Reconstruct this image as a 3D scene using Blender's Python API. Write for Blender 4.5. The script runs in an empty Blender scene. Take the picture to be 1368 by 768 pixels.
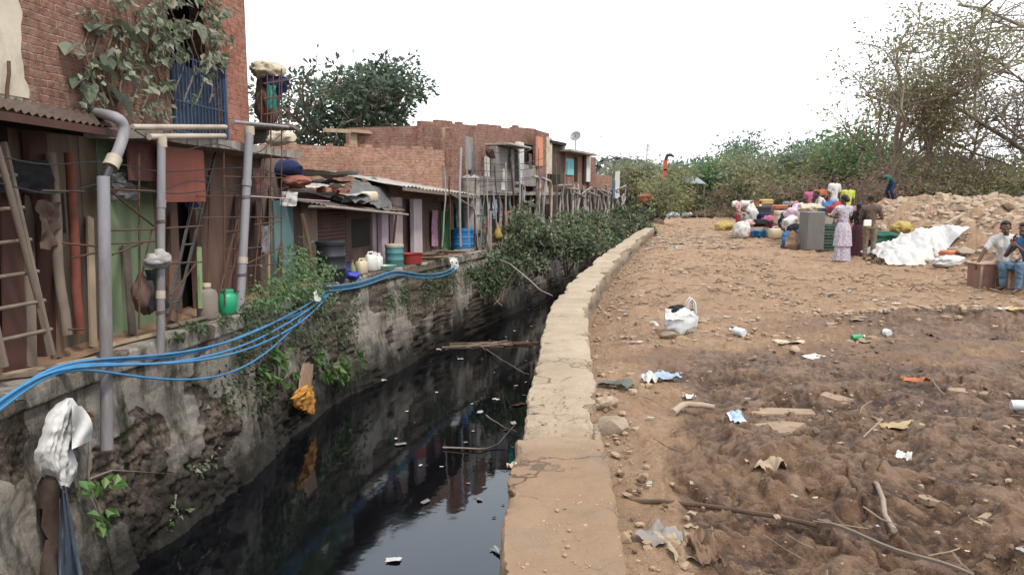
import bpy, bmesh, math, random
import numpy as np
from mathutils import Vector, Matrix, noise as mnoise

random.seed(7)
rng = np.random.default_rng(7)
COL = bpy.context.scene.collection
R = math.radians
CH = 1.6                      # eye height above the dirt
PITCH = R(7.0)
FPX = 1000.0                  # focal length in photo pixels (1368 wide)
CP, SP = math.cos(PITCH), math.sin(PITCH)

def ray(px, py):
    a = (px - 684) / FPX; v = -(py - 384) / FPX
    return np.array([a, CP + v * SP, -SP + v * CP])
def G(px, py, z=0.0):
    d = ray(px, py); t = (z - CH) / d[2]
    return np.array([0, 0, CH]) + d * t
def A(px, py, Y):
    d = ray(px, py)
    return np.array([0, 0, CH]) + d * (Y / d[1])

class Face:                    # a vertical facade plane through two plan points
    def __init__(s, p0, p1):
        s.p0 = np.array(p0, float); s.p1 = np.array(p1, float)
        d = s.p1 - s.p0; s.L = np.linalg.norm(d); s.d = d / s.L
        s.n = np.array([s.d[1], -s.d[0]])      # towards the canal / camera side
    def pt(s, px, py, out=0.0):
        d = ray(px, py); q = s.p0 + s.n * out
        t = np.dot(q, s.n) / np.dot(d[:2], s.n)
        return np.array([0, 0, CH]) + d * t
    def u(s, px, out=0.0):
        p = s.pt(px, 300, out); return np.dot(p[:2] - s.p0, s.d)
    def w(s, u, z, out=0.0):
        q = s.p0 + s.d * u + s.n * out
        return np.array([q[0], q[1], z])

# ------------------------------------------------------------------ noise
def _hash(ix, iy, iz, seed):
    h = (ix.astype(np.int64) * 374761393 + iy.astype(np.int64) * 668265263 + iz.astype(np.int64) * 2147483647 + seed * 1274126177) & 0xFFFFFFFF
    h = ((h ^ (h >> 13)) * 1274126177) & 0xFFFFFFFF
    h = (h ^ (h >> 16)) & 0xFFFF
    return h / 65535.0
def vnoise(p, seed=0):
    p = np.asarray(p, float)
    i = np.floor(p); f = p - i; f = f * f * (3 - 2 * f)
    ix, iy, iz = i[..., 0], i[..., 1], i[..., 2]
    r = 0
    for dx in (0, 1):
        for dy in (0, 1):
            for dz in (0, 1):
                w = (f[..., 0] if dx else 1 - f[..., 0]) * (f[..., 1] if dy else 1 - f[..., 1]) * (f[..., 2] if dz else 1 - f[..., 2])
                r = r + w * _hash(ix + dx, iy + dy, iz + dz, seed)
    return r * 2 - 1
def fbm(p, o=4, seed=0, g=.5):
    seed = int(seed * 10)
    p = np.asarray(p, float); s = 0; a = 1
    for k in range(o):
        s = s + a * vnoise(p * (2.03 ** k) + 17.3 * k + seed * .37, seed + k); a *= g
    return s
def sstep(a, b, x):
    t = np.clip((x - a) / (b - a), 0, 1); return t * t * (3 - 2 * t)

# ------------------------------------------------------------------ mesh builder
def rotz(a):
    c, s = math.cos(a), math.sin(a); return np.array([[c, -s, 0], [s, c, 0], [0, 0, 1]])
def euler(x, y, z):
    return np.array(Matrix.Rotation(z, 3, 'Z') @ Matrix.Rotation(y, 3, 'Y') @ Matrix.Rotation(x, 3, 'X'))
def frame(d):
    d = np.asarray(d, float); d = d / (np.linalg.norm(d) + 1e-9)
    u = np.array([0, 0, 1.0]) if abs(d[2]) < .92 else np.array([1.0, 0, 0])
    a = np.cross(u, d); a /= np.linalg.norm(a); b = np.cross(d, a)
    return d, a, b
_ico = {}
def ico(n):
    if n not in _ico:
        bm = bmesh.new(); bmesh.ops.create_icosphere(bm, subdivisions=n, radius=1)
        bm.verts.index_update()
        _ico[n] = (np.array([v.co[:] for v in bm.verts]), [[v.index for v in f.verts] for f in bm.faces]); bm.free()
    return _ico[n]

class MB:
    def __init__(s):
        s.V = []; s.Fl = []; s.Fs = []; s.Mi = []; s.n = 0
    def add(s, v, f, m=0):
        v = np.asarray(v, float).reshape(-1, 3)
        if isinstance(f, np.ndarray):
            k = f.shape[1]; s.Fl.append((f + s.n).ravel()); s.Fs.append(np.full(len(f), k)); s.Mi.append(np.full(len(f), m) if np.isscalar(m) else m)
        else:
            s.Fl.append(np.array([i + s.n for q in f for i in q])); s.Fs.append(np.array([len(q) for q in f])); s.Mi.append(np.full(len(f), m))
        s.V.append(v); s.n += len(v); return s
    def hexa(s, p, m=0):       # bottom 4 ccw, top 4 ccw
        return s.add(p, [(3, 2, 1, 0), (4, 5, 6, 7), (0, 1, 5, 4), (1, 2, 6, 5), (2, 3, 7, 6), (3, 0, 4, 7)], m)
    def box(s, c, sz, rz=0, m=0, ch=0.0, rot=None):
        c = np.asarray(c, float); h = np.asarray(sz, float) / 2
        Rm = rot if rot is not None else rotz(rz)
        if ch <= 0:
            p = np.array([[-1, -1, -1], [1, -1, -1], [1, 1, -1], [-1, 1, -1], [-1, -1, 1], [1, -1, 1], [1, 1, 1], [-1, 1, 1]]) * h
            return s.hexa(p @ Rm.T + c, m)
        ch = min(ch, h.min() * .9)
        pts = []
        for sx in (-1, 1):
            for sy in (-1, 1):
                for sz_ in (-1, 1):
                    for k in range(3):
                        q = np.array([sx, sy, sz_]) * (h - ch); q[k] += (sx, sy, sz_)[k] * ch; pts.append(q)
        return s.hull(np.array(pts) @ Rm.T + c, m)
    def hull(s, pts, m=0):
        bm = bmesh.new()
        for p in pts: bm.verts.new(p)
        r = bmesh.ops.convex_hull(bm, input=bm.verts)
        bmesh.ops.delete(bm, geom=[g for g in r['geom_interior'] if isinstance(g, bmesh.types.BMVert)], context='VERTS')
        bmesh.ops.dissolve_limit(bm, angle_limit=.02, verts=bm.verts, edges=bm.edges)
        bm.verts.index_update()
        s.add(np.array([v.co[:] for v in bm.verts]), [[v.index for v in f.verts] for f in bm.faces], m); bm.free(); return s
    def beam(s, p0, p1, w, h, m=0, up=None):
        p0 = np.asarray(p0, float); p1 = np.asarray(p1, float)
        d, a, b = frame(p1 - p0)
        if up is not None:
            a = np.cross(up, d); a /= np.linalg.norm(a); b = np.cross(d, a)
        a = a * w / 2; b = b * h / 2
        return s.hexa([p0 - a - b, p0 + a - b, p1 + a - b, p1 - a - b, p0 - a + b, p0 + a + b, p1 + a + b, p1 - a + b], m)
    def tube(s, pts, r, n=8, m=0, cap=True):
        P = np.asarray(pts, float); k = len(P)
        r = np.full(k, r) if np.isscalar(r) else np.asarray(r, float)
        T = np.gradient(P, axis=0); T /= (np.linalg.norm(T, axis=1)[:, None] + 1e-9)
        _, a, b = frame(T[0]); ang = np.arange(n) / n * 2 * math.pi; V = []
        for i in range(k):
            a = a - T[i] * np.dot(a, T[i]); a /= np.linalg.norm(a) + 1e-9; b = np.cross(T[i], a)
            V.append(P[i] + r[i] * (np.cos(ang)[:, None] * a + np.sin(ang)[:, None] * b))
        V = np.concatenate(V); F = []
        i = np.arange(n); j = (i + 1) % n
        Fq = np.concatenate([np.stack([q * n + i, q * n + j, (q + 1) * n + j, (q + 1) * n + i], 1) for q in range(k - 1)])
        s.add(V, Fq, m)
        if cap:
            s.Fl.append(np.array(list(range(n))[::-1]) + s.n - k * n); s.Fs.append(np.array([n])); s.Mi.append(np.array([m]))
            s.Fl.append(np.arange(n) + s.n - n); s.Fs.append(np.array([n])); s.Mi.append(np.array([m]))
        return s
    def multitube(s, P, r, n=5, m=0):          # many limbs at once: P (m,k,3), r (m,k)
        P = np.asarray(P, float); r = np.asarray(r, float); M_, k = P.shape[:2]
        d = P[:, -1] - P[:, 0]; d /= np.linalg.norm(d, axis=1)[:, None] + 1e-9
        u = np.where(np.abs(d[:, 2:]) < .9, np.array([[0, 0, 1.]]), np.array([[1., 0, 0]])); a = np.cross(u, d); a /= np.linalg.norm(a, axis=1)[:, None]; b = np.cross(d, a)
        ang = np.arange(n) / n * 2 * math.pi
        ring = a[:, None] * np.cos(ang)[None, :, None] + b[:, None] * np.sin(ang)[None, :, None]
        V = P[:, :, None] + r[:, :, None, None] * ring[:, None]
        i = np.arange(n); j = (i + 1) % n
        f = np.concatenate([np.stack([q * n + i, q * n + j, (q + 1) * n + j, (q + 1) * n + i], 1) for q in range(k - 1)])
        F = (f[None] + (np.arange(M_) * k * n)[:, None, None]).reshape(-1, 4)
        return s.add(V.reshape(-1, 3), F, m)
    def lathe(s, prof, c, n=18, m=0, rot=None, sq=None):
        prof = np.asarray(prof, float); ang = np.arange(n) / n * 2 * math.pi
        cx, sx = np.cos(ang), np.sin(ang)
        if sq: # superellipse
            k = (np.abs(cx) ** sq + np.abs(sx) ** sq) ** (-1 / sq); cx, sx = cx * k, sx * k
        V = np.stack([np.outer(prof[:, 0], cx), np.outer(prof[:, 0], sx), np.repeat(prof[:, 1][:, None], n, 1)], 2).reshape(-1, 3)
        if rot is not None: V = V @ np.asarray(rot).T
        i = np.arange(n); j = (i + 1) % n
        Fq = np.concatenate([np.stack([q * n + i, q * n + j, (q + 1) * n + j, (q + 1) * n + i], 1) for q in range(len(prof) - 1)])
        return s.add(V + np.asarray(c, float), Fq, m)
    def ell(s, c, r, rot=None, n=2, m=0, nz=0, seed=0, fr=1.5):
        v, f = ico(n); v = v.copy()
        if nz: v = v * (1 + nz * fbm(v * fr + seed * 3.7, 3, seed))[:, None]
        v = v * np.asarray(r, float)
        if rot is not None: v = v @ np.asarray(rot).T
        return s.add(v + np.asarray(c, float), f, m)
    def rock(s, c, r, seed=0, n=2, m=0, rot=None):
        v, f = ico(n); v = v.copy(); rr = np.random.default_rng(seed)
        for k in range(9):     # planar cuts make angular facets
            d = rr.normal(size=3); d /= np.linalg.norm(d); o = rr.uniform(.5, .85)
            q = v @ d; v = v - np.outer(np.maximum(q - o, 0), d)
        v = v * (1 + .12 * fbm(v * 2 + seed * 1.3, 3, seed))[:, None] * np.asarray(r, float)
        if rot is None: rot = rotz(rr.uniform(0, 6.28))
        return s.add(v @ np.asarray(rot).T + np.asarray(c, float), f, m)
    def grid(s, P, m=0, closed=False):
        P = np.asarray(P, float); a, b = P.shape[:2]
        i = np.arange(a * b).reshape(a, b)
        if closed: i = np.concatenate([i, i[:, :1]], 1)
        F = np.stack([i[:-1, :-1], i[:-1, 1:], i[1:, 1:], i[1:, :-1]], -1).reshape(-1, 4)
        return s.add(P.reshape(-1, 3), F, m)
    def sheet(s, c, sx, sy, h, seed=0, n=22, m=0, rz=0, wav=1.0, rag=.25, rot=None):   # crumpled, ragged piece of cloth or film
        t = np.linspace(-1, 1, n); X, Y = np.meshgrid(t, t, indexing='ij')
        q = np.stack([X * 1.3 + seed * 7.1, Y * 1.3, X * 0], -1)
        k = 1 + rag * fbm(q * .8 + 50, 2 if n > 8 else 1, seed)
        Z = (np.abs(fbm(q * .9 * wav, 2, seed + 3, .5)) * .8 + .3 * np.abs(fbm(q * 2.6 * wav, 2, seed + 9, .5))) * h * min(1, n / 14)
        P = np.stack([X * sx / 2 * k, Y * sy / 2 * (1 + rag * fbm(q * .8 + 90, 2, seed + 1)), Z], -1)
        Rm = rotz(rz) if rot is None else rot
        return s.grid(P @ Rm.T + np.asarray(c, float), m)
    def bigleaf(s, p, d, L, w, seed=0, m=0, curl=.5):   # one broad leaf, curved along and across
        d, a, b = frame(d); r = np.random.default_rng(seed); n = 9; t = np.linspace(0, 1, n); wv = w * np.sin(np.clip(t * .93 + .04, 0, 1) ** .75 * math.pi)
        if b[2] < 0: a, b = -a, -b
        P = []
        for k in range(n):
            c = np.asarray(p) + d * L * t[k] - b * L * curl * t[k] ** 2 * .5
            P.append([c + a * wv[k] * x * .5 + b * wv[k] * (abs(x) * .22 + .04 * math.sin(k * 2.3 + x * 4 + seed)) for x in (-1, -.5, 0, .5, 1)])
        return s.grid(np.array(P), m)
    def leaves(s, P, D, size, seed=0, m=0, asp=.5, fold=.25, droop=0):
        r = np.random.default_rng(seed); n = len(P)
        if n == 0: return s
        D = D + r.normal(size=D.shape) * .45; D[:, 2] -= droop
        D /= np.linalg.norm(D, axis=1)[:, None] + 1e-9
        W = np.cross(D, r.normal(size=(n, 3))); W /= np.linalg.norm(W, axis=1)[:, None] + 1e-9
        N = np.cross(W, D)
        L = size * r.uniform(.6, 1.25, n)[:, None]; w = L * asp * .5
        base = P; tip = P + D * L - N * L * .15; mid = P + D * L * .45 
        V = np.stack([base, mid + W * w + N * w * fold, tip, mid - W * w + N * w * fold], 1).reshape(-1, 3)
        k = np.arange(n)[:, None] * 4
        F = np.concatenate([k + [0, 1, 2], k + [0, 2, 3]])
        return s.add(V, F, m)
    def xform(s, fn):
        s.V = [fn(v) for v in s.V]; return s

OFF = {}
def mesh_from(mb, name, mats, off, smooth=0):
    V = np.concatenate(mb.V); L = np.concatenate(mb.Fl).astype(np.int32); S = np.concatenate(mb.Fs).astype(np.int32); Mi = np.concatenate(mb.Mi).astype(np.int32)
    me = bpy.data.meshes.new(name)
    me.vertices.add(len(V)); me.vertices.foreach_set('co', (V - np.asarray(off)).astype(np.float32).ravel())
    me.loops.add(len(L)); me.loops.foreach_set('vertex_index', L)
    me.polygons.add(len(S)); me.polygons.foreach_set('loop_start', (np.cumsum(S) - S).astype(np.int32))
    me.polygons.foreach_set('material_index', Mi)
    me.polygons.foreach_set('use_smooth', np.full(len(S), bool(smooth)))
    me.update(calc_edges=True)
    N = np.zeros(len(S) * 3, np.float32); me.polygons.foreach_get('normal', N); N = N.reshape(-1, 3)
    T = np.stack([-N[:, 1], N[:, 0], N[:, 0] * 0], 1); tl = np.linalg.norm(T, axis=1)
    flat = np.abs(N[:, 2]) > .75
    T = np.where(flat[:, None], np.array([[1, 0, 0]]), T / (tl[:, None] + 1e-9))
    Tl = np.repeat(T, S, 0); fl = np.repeat(flat, S); Pv = V[L]
    uv = np.stack([(Pv * Tl).sum(1), np.where(fl, Pv[:, 1], Pv[:, 2])], 1).astype(np.float32)
    me.uv_layers.new(name='UVMap').data.foreach_set('uv', uv.ravel())
    for m in (mats if isinstance(mats, (list, tuple)) else [mats]): me.materials.append(m)
    if smooth and smooth < 180: me.set_sharp_from_angle(angle=R(smooth))
    me.validate()
    return me
def tag(o, label=None, cat=None, group=None, kind=None):
    if label: o['label'] = label
    if cat: o['category'] = cat
    if group: o['group'] = group
    if kind: o['kind'] = kind
    return o
def thing(name, label, cat, loc, group=None, kind=None):
    o = bpy.data.objects.new(name, None); COL.objects.link(o); o.location = [float(x) for x in loc]
    o.empty_display_size = .2
    OFF[o.name] = np.array(loc, float); return tag(o, label, cat, group, kind)
def part(mb, name, mats, root, label=None, smooth=0, kind=None):
    off = OFF[root.name]; me = mesh_from(mb, name, mats, off, smooth)
    o = bpy.data.objects.new(name, me); COL.objects.link(o); o.parent = root
    OFF[o.name] = off
    return tag(o, label, None, None, kind)
def solo(mb, name, mats, label=None, cat=None, group=None, kind=None, loc=None, smooth=0):
    if loc is None:
        V = np.concatenate(mb.V); lo, hi = V.min(0), V.max(0); loc = [(lo[0] + hi[0]) / 2, (lo[1] + hi[1]) / 2, lo[2]]
    me = mesh_from(mb, name, mats, loc, smooth)
    o = bpy.data.objects.new(name, me); COL.objects.link(o); o.location = [float(x) for x in loc]
    OFF[o.name] = np.array(loc, float); return tag(o, label, cat, group, kind)
def dup(o, loc, rz=0, sc=1.0, label=None, group=None, tilt=(0, 0)):
    r = o.copy(); COL.objects.link(r); r.location = [float(x) for x in loc]; r.rotation_euler = (tilt[0], tilt[1], rz); r.scale = (sc, sc, sc) if np.isscalar(sc) else sc
    if label: r['label'] = label
    if group: r['group'] = group
    for ch in [c for c in bpy.data.objects if c.parent == o]:
        c = ch.copy(); COL.objects.link(c); c.parent = r
        for g in [x for x in bpy.data.objects if x.parent == ch]:
            d = g.copy(); COL.objects.link(d); d.parent = c
    return r

# ------------------------------------------------------------------ materials
def srgb(r, g, b, k=1.0):
    f = lambda c: ((c / 255) / 12.92 if c <= 10.31 else (((c / 255) + .055) / 1.055) ** 2.4) * k
    return (f(r), f(g), f(b), 1)
class NT:
    def __init__(s, name):
        s.mat = bpy.data.materials.new(name); s.mat.use_nodes = True; s.t = s.mat.node_tree; s.t.nodes.clear()
        s.out = s.n('ShaderNodeOutputMaterial'); s.b = s.n('ShaderNodeBsdfPrincipled'); s.l(s.b.outputs[0], s.out.inputs[0])
    def n(s, ty, **kw):
        x = s.t.nodes.new(ty)
        for k, v in kw.items():
            if k in x.inputs: x.inputs[k].default_value = v
            else: setattr(x, k, v)
        return x
    def l(s, a, b): s.t.links.new(a, b)
    def noise(s, vec, scale, detail=6, rough=.6, dist=0):
        x = s.n('ShaderNodeTexNoise', Scale=scale, Detail=detail, Roughness=rough, Distortion=dist); s.l(vec, x.inputs['Vector']); return x.outputs[0]
    def ramp(s, fac, stops):
        x = s.n('ShaderNodeValToRGB'); e = x.color_ramp.elements
        while len(e) < len(stops): e.new(.5)
        for k, (p, c) in enumerate(stops): e[k].position = p; e[k].color = c if len(c) == 4 else (*c, 1)
        s.l(fac, x.inputs[0]); return x.outputs[0]
    def mix(s, fac, a, b, mode='MIX'):
        x = s.n('ShaderNodeMix', data_type='RGBA', blend_type=mode)
        for i, q in ((0, fac), (6, a), (7, b)):
            if hasattr(q, 'is_linked') or isinstance(q, bpy.types.NodeSocket): s.l(q, x.inputs[i])
            else: x.inputs[i].default_value = q
        return x.outputs[2]
    def math(s, op, a, b=0.0, clamp=False):
        x = s.n('ShaderNodeMath', operation=op, use_clamp=clamp)
        for i, q in enumerate((a, b)):
            if isinstance(q, bpy.types.NodeSocket): s.l(q, x.inputs[i])
            else: x.inputs[i].default_value = q
        return x.outputs[0]
    def bump(s, h, strength=.4, dist=.01, normal=None):
        x = s.n('ShaderNodeBump', Strength=strength, Distance=dist); s.l(h, x.inputs['Height'])
        if normal is not None: s.l(normal, x.inputs['Normal'])
        s.l(x.outputs[0], s.b.inputs['Normal']); return x.outputs[0]
    def set(s, color=None, rough=None, metal=None, spec=None):
        for k, q in (('Base Color', color), ('Roughness', rough), ('Metallic', metal), ('Specular IOR Level', spec)):
            if q is None: continue
            if isinstance(q, bpy.types.NodeSocket): s.l(q, s.b.inputs[k])
            else: s.b.inputs[k].default_value = q
    def obj(s): return s.n('ShaderNodeTexCoord').outputs['Object']
    def uv(s): return s.n('ShaderNodeTexCoord').outputs['UV']
    def pos(s): return s.n('ShaderNodeNewGeometry').outputs['Position']
def grime(c, k): return (c[0] * k, c[1] * k, c[2] * k, 1)
_mc = {}
def M(name, c1, c2=None, rough=.8, scale=5, bump=.25, bd=.008, metal=0, spec=.3, dirt=None, dk=.5, ds=1.6, streak=False):
    """painted / worn surface: two tones broken up by noise, a dirt tone over it, grain in the bump"""
    if name in _mc: return _mc[name]
    t = NT(name); c2 = c2 or grime(c1, .72); dirt = dirt or grime(c1, .4)
    o = t.pos() if streak else t.obj()
    if streak:
        mp = t.n('ShaderNodeMapping'); mp.inputs['Scale'].default_value = (1, 1, .18); t.l(o, mp.inputs[0]); o2 = mp.outputs[0]
    else: o2 = o
    a = t.noise(o2, scale, 7, .65); b = t.noise(o2, ds, 6, .7, .4); c = t.noise(o, scale * 7, 4, .7)
    col = t.mix(t.ramp(a, [(.35, (0, 0, 0)), (.65, (1, 1, 1))]), c1, c2)
    fac = t.math('MULTIPLY', t.ramp(b, [(.48, (0, 0, 0)), (.68, (1, 1, 1))]), dk)
    col = t.mix(fac, col, dirt)
    col = t.mix(t.math('MULTIPLY', c, .35), col, grime(c1, .6))
    t.set(col, rough, metal, spec)
    h = t.math('ADD', c, t.math('MULTIPLY', a, 1.5))
    t.bump(h, bump, bd); _mc[name] = t.mat; return t.mat
def brickmat(name, c1, c2, mortar, soot=.4, sootc=(.05, .035, .03, 1), bw=.23, rh=.085, plaster=None, pl=.6):
    t = NT(name); uv = t.uv(); p = t.pos()
    wob = t.n('ShaderNodeTexNoise', Scale=2.5, Detail=4); t.l(p, wob.inputs['Vector'])
    mx = t.n('ShaderNodeVectorMath', operation='MULTIPLY_ADD'); t.l(wob.outputs[1], mx.inputs[0]); mx.inputs[1].default_value = (.14, .06, 0); t.l(uv, mx.inputs[2])
    br = t.n('ShaderNodeTexBrick', Scale=1.0); br.inputs['Brick Width'].default_value = bw; br.inputs['Row Height'].default_value = rh
    br.inputs['Mortar Size'].default_value = .011; br.inputs['Mortar Smooth'].default_value = .5; br.inputs['Bias'].default_value = -.1
    br.inputs['Color1'].default_value = c1; br.inputs['Color2'].default_value = c2; br.inputs['Mortar'].default_value = mortar
    t.l(mx.outputs[0], br.inputs['Vector'])
    a = t.noise(p, 1.1, 7, .68, .3); b = t.noise(p, 9, 6, .7); c = t.noise(p, 40, 4, .7)
    hu = t.noise(p, 5.5, 3, .6); col = t.mix(t.ramp(hu, [(.4, (0, 0, 0)), (.62, (.75,) * 3)]), br.outputs[0], (c1[0] * .75, c1[1] * 1.08, c1[2] * 1.0, 1)); col = t.mix(t.math('MULTIPLY', t.ramp(b, [(.45, (0, 0, 0)), (.62, (1, 1, 1))]), .7), col, grime(c1, .42))
    col = t.mix(t.math('MULTIPLY', t.ramp(a, [(.45, (0, 0, 0)), (.7, (1, 1, 1))]), soot), col, sootc)
    lite = t.noise(p, 2.3, 6, .7); col = t.mix(t.math('MULTIPLY', t.ramp(lite, [(.5, (0, 0, 0)), (.75, (1, 1, 1))]), .4), col, grime(mortar, 1.25))
    h = t.math('ADD', t.math('MULTIPLY', br.outputs[1], -1.4), t.math('ADD', t.math('MULTIPLY', b, .9), t.math('MULTIPLY', c, .4)))
    if plaster:
        q = t.noise(p, .9, 6, .62, .5); e = t.ramp(q, [(pl - .02, (0, 0, 0)), (pl + .02, (1, 1, 1))]); col = t.mix(e, col, t.mix(b, plaster, grime(plaster, .6)))
        h = t.math('ADD', h, t.math('MULTIPLY', e, 1.2))
    t.set(col, .93, 0, .15); t.bump(h, 1.0, .03); return t.mat
def leafmat(name, cs, rough=.55, trans=.35):
    t = NT(name); g = t.n('ShaderNodeNewGeometry'); n = len(cs)
    col = t.ramp(g.outputs['Random Per Island'], [(k / max(1, n - 1), c) for k, c in enumerate(cs)])
    big = t.noise(g.outputs['Position'], .9, 3, .6)
    col = t.mix(t.ramp(big, [(.35, (1, 1, 1)), (.65, (0, 0, 0))]), col, t.mix(.25, col, (.01, .015, .01, 1)))
    t.set(col, rough, 0, .25)
    tr = t.n('ShaderNodeBsdfTranslucent'); t.l(col, tr.inputs[0]); ms = t.n('ShaderNodeMixShader'); ms.inputs[0].default_value = trans
    t.l(t.b.outputs[0], ms.inputs[1]); t.l(tr.outputs[0], ms.inputs[2]); t.l(ms.outputs[0], t.out.inputs[0]); return t.mat
# ================================================================== the setting
WZ = -2.7                     # canal water
BZ = -0.2                     # top of the bank in front of the shacks
_by = np.array([-30, 0, 6.55, 7.7, 9.35, 10.6, 13.55, 15.5, 18.8, 22.4, 25, 35.8, 43.5, 50, 58])
_bx = np.array([-6.6, -4.9, -4.62, -4.58, -4.4, -4.2, -4.02, -3.70, -2.82, -1.66, -.82, 2.72, 5.9, 8.8, 12.5])
_py = np.array([-30, 0, 2.73, 4, 7, 10.2, 12.2, 17.5, 22, 31, 40, 50, 58])
_px = np.array([-.9, .08, .19, .27, .5, .78, 1.16, 2.25, 3.3, 5.45, 7.9, 10.7, 13.2])
def smooth_interp(y, yy, xx):
    y = np.asarray(y, float); s = 0
    for k in (-1.0, -.5, 0, .5, 1.0): s = s + np.interp(y + k * .8, yy, xx)
    return s / 5
def bankx(Y): return smooth_interp(Y, _by, _bx)
def parx(Y): return smooth_interp(Y, _py, _px)

def mound(X, Y):
    ridge = 13.2 + .05 * (Y - 18)
    a = np.clip(1 - ((X - ridge) / np.where(X < ridge, 3.7, 7.0)) ** 2, 0, 1) ** 1.3
    e = sstep(31.5, 25.5, Y + .35 * (X - 12)) * sstep(2, 7, Y)
    return a * e
def zg(X, Y):
    X = np.asarray(X, float); Y = np.asarray(Y, float)
    d = X - parx(Y) - .24
    z = .09 * sstep(8.5, 3.5, Y)
    z = z - .22 * sstep(.75, .05, d) * sstep(6.5, 9.5, Y) * sstep(60, 45, Y)
    z = z + (1.32 + .012 * np.clip(Y - 8, 0, 16)) * mound(X, Y)
    z = z + .22 * np.exp(-((X - 5.6) / 1.6) ** 2 - ((Y - 9.2) / .55) ** 2) + .14 * np.exp(-((X - 7.5) / 1.2) ** 2 - ((Y - 9.0) / .8) ** 2)
    z = z + .10 * np.exp(-((X - 6.0) / .9) ** 2 - ((Y - 6.3) / .5) ** 2)
    z = z + .5 * sstep(34, 60, Y) * 0 + .45 * np.exp(-((X - 6.8) / 2.2) ** 2 - ((Y - 47) / 6) ** 2)
    return z
def zgf(x, y): return float(zg(x, y))
def GG(px, py):
    d = ray(px, py); t = 1.2 * 1.0035 ** np.arange(1500); P = np.array([0, 0, CH]) + t[:, None] * d      # march until the line of sight meets the ground
    g = zg(P[:, 0], P[:, 1]) - P[:, 2]; i = int(np.argmax(g > 0)) or len(t) - 1
    f = g[i - 1] / (g[i - 1] - g[i] + 1e-12); p = P[i - 1] + (P[i] - P[i - 1]) * f
    p[2] = zgf(p[0], p[1]); return p

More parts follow.
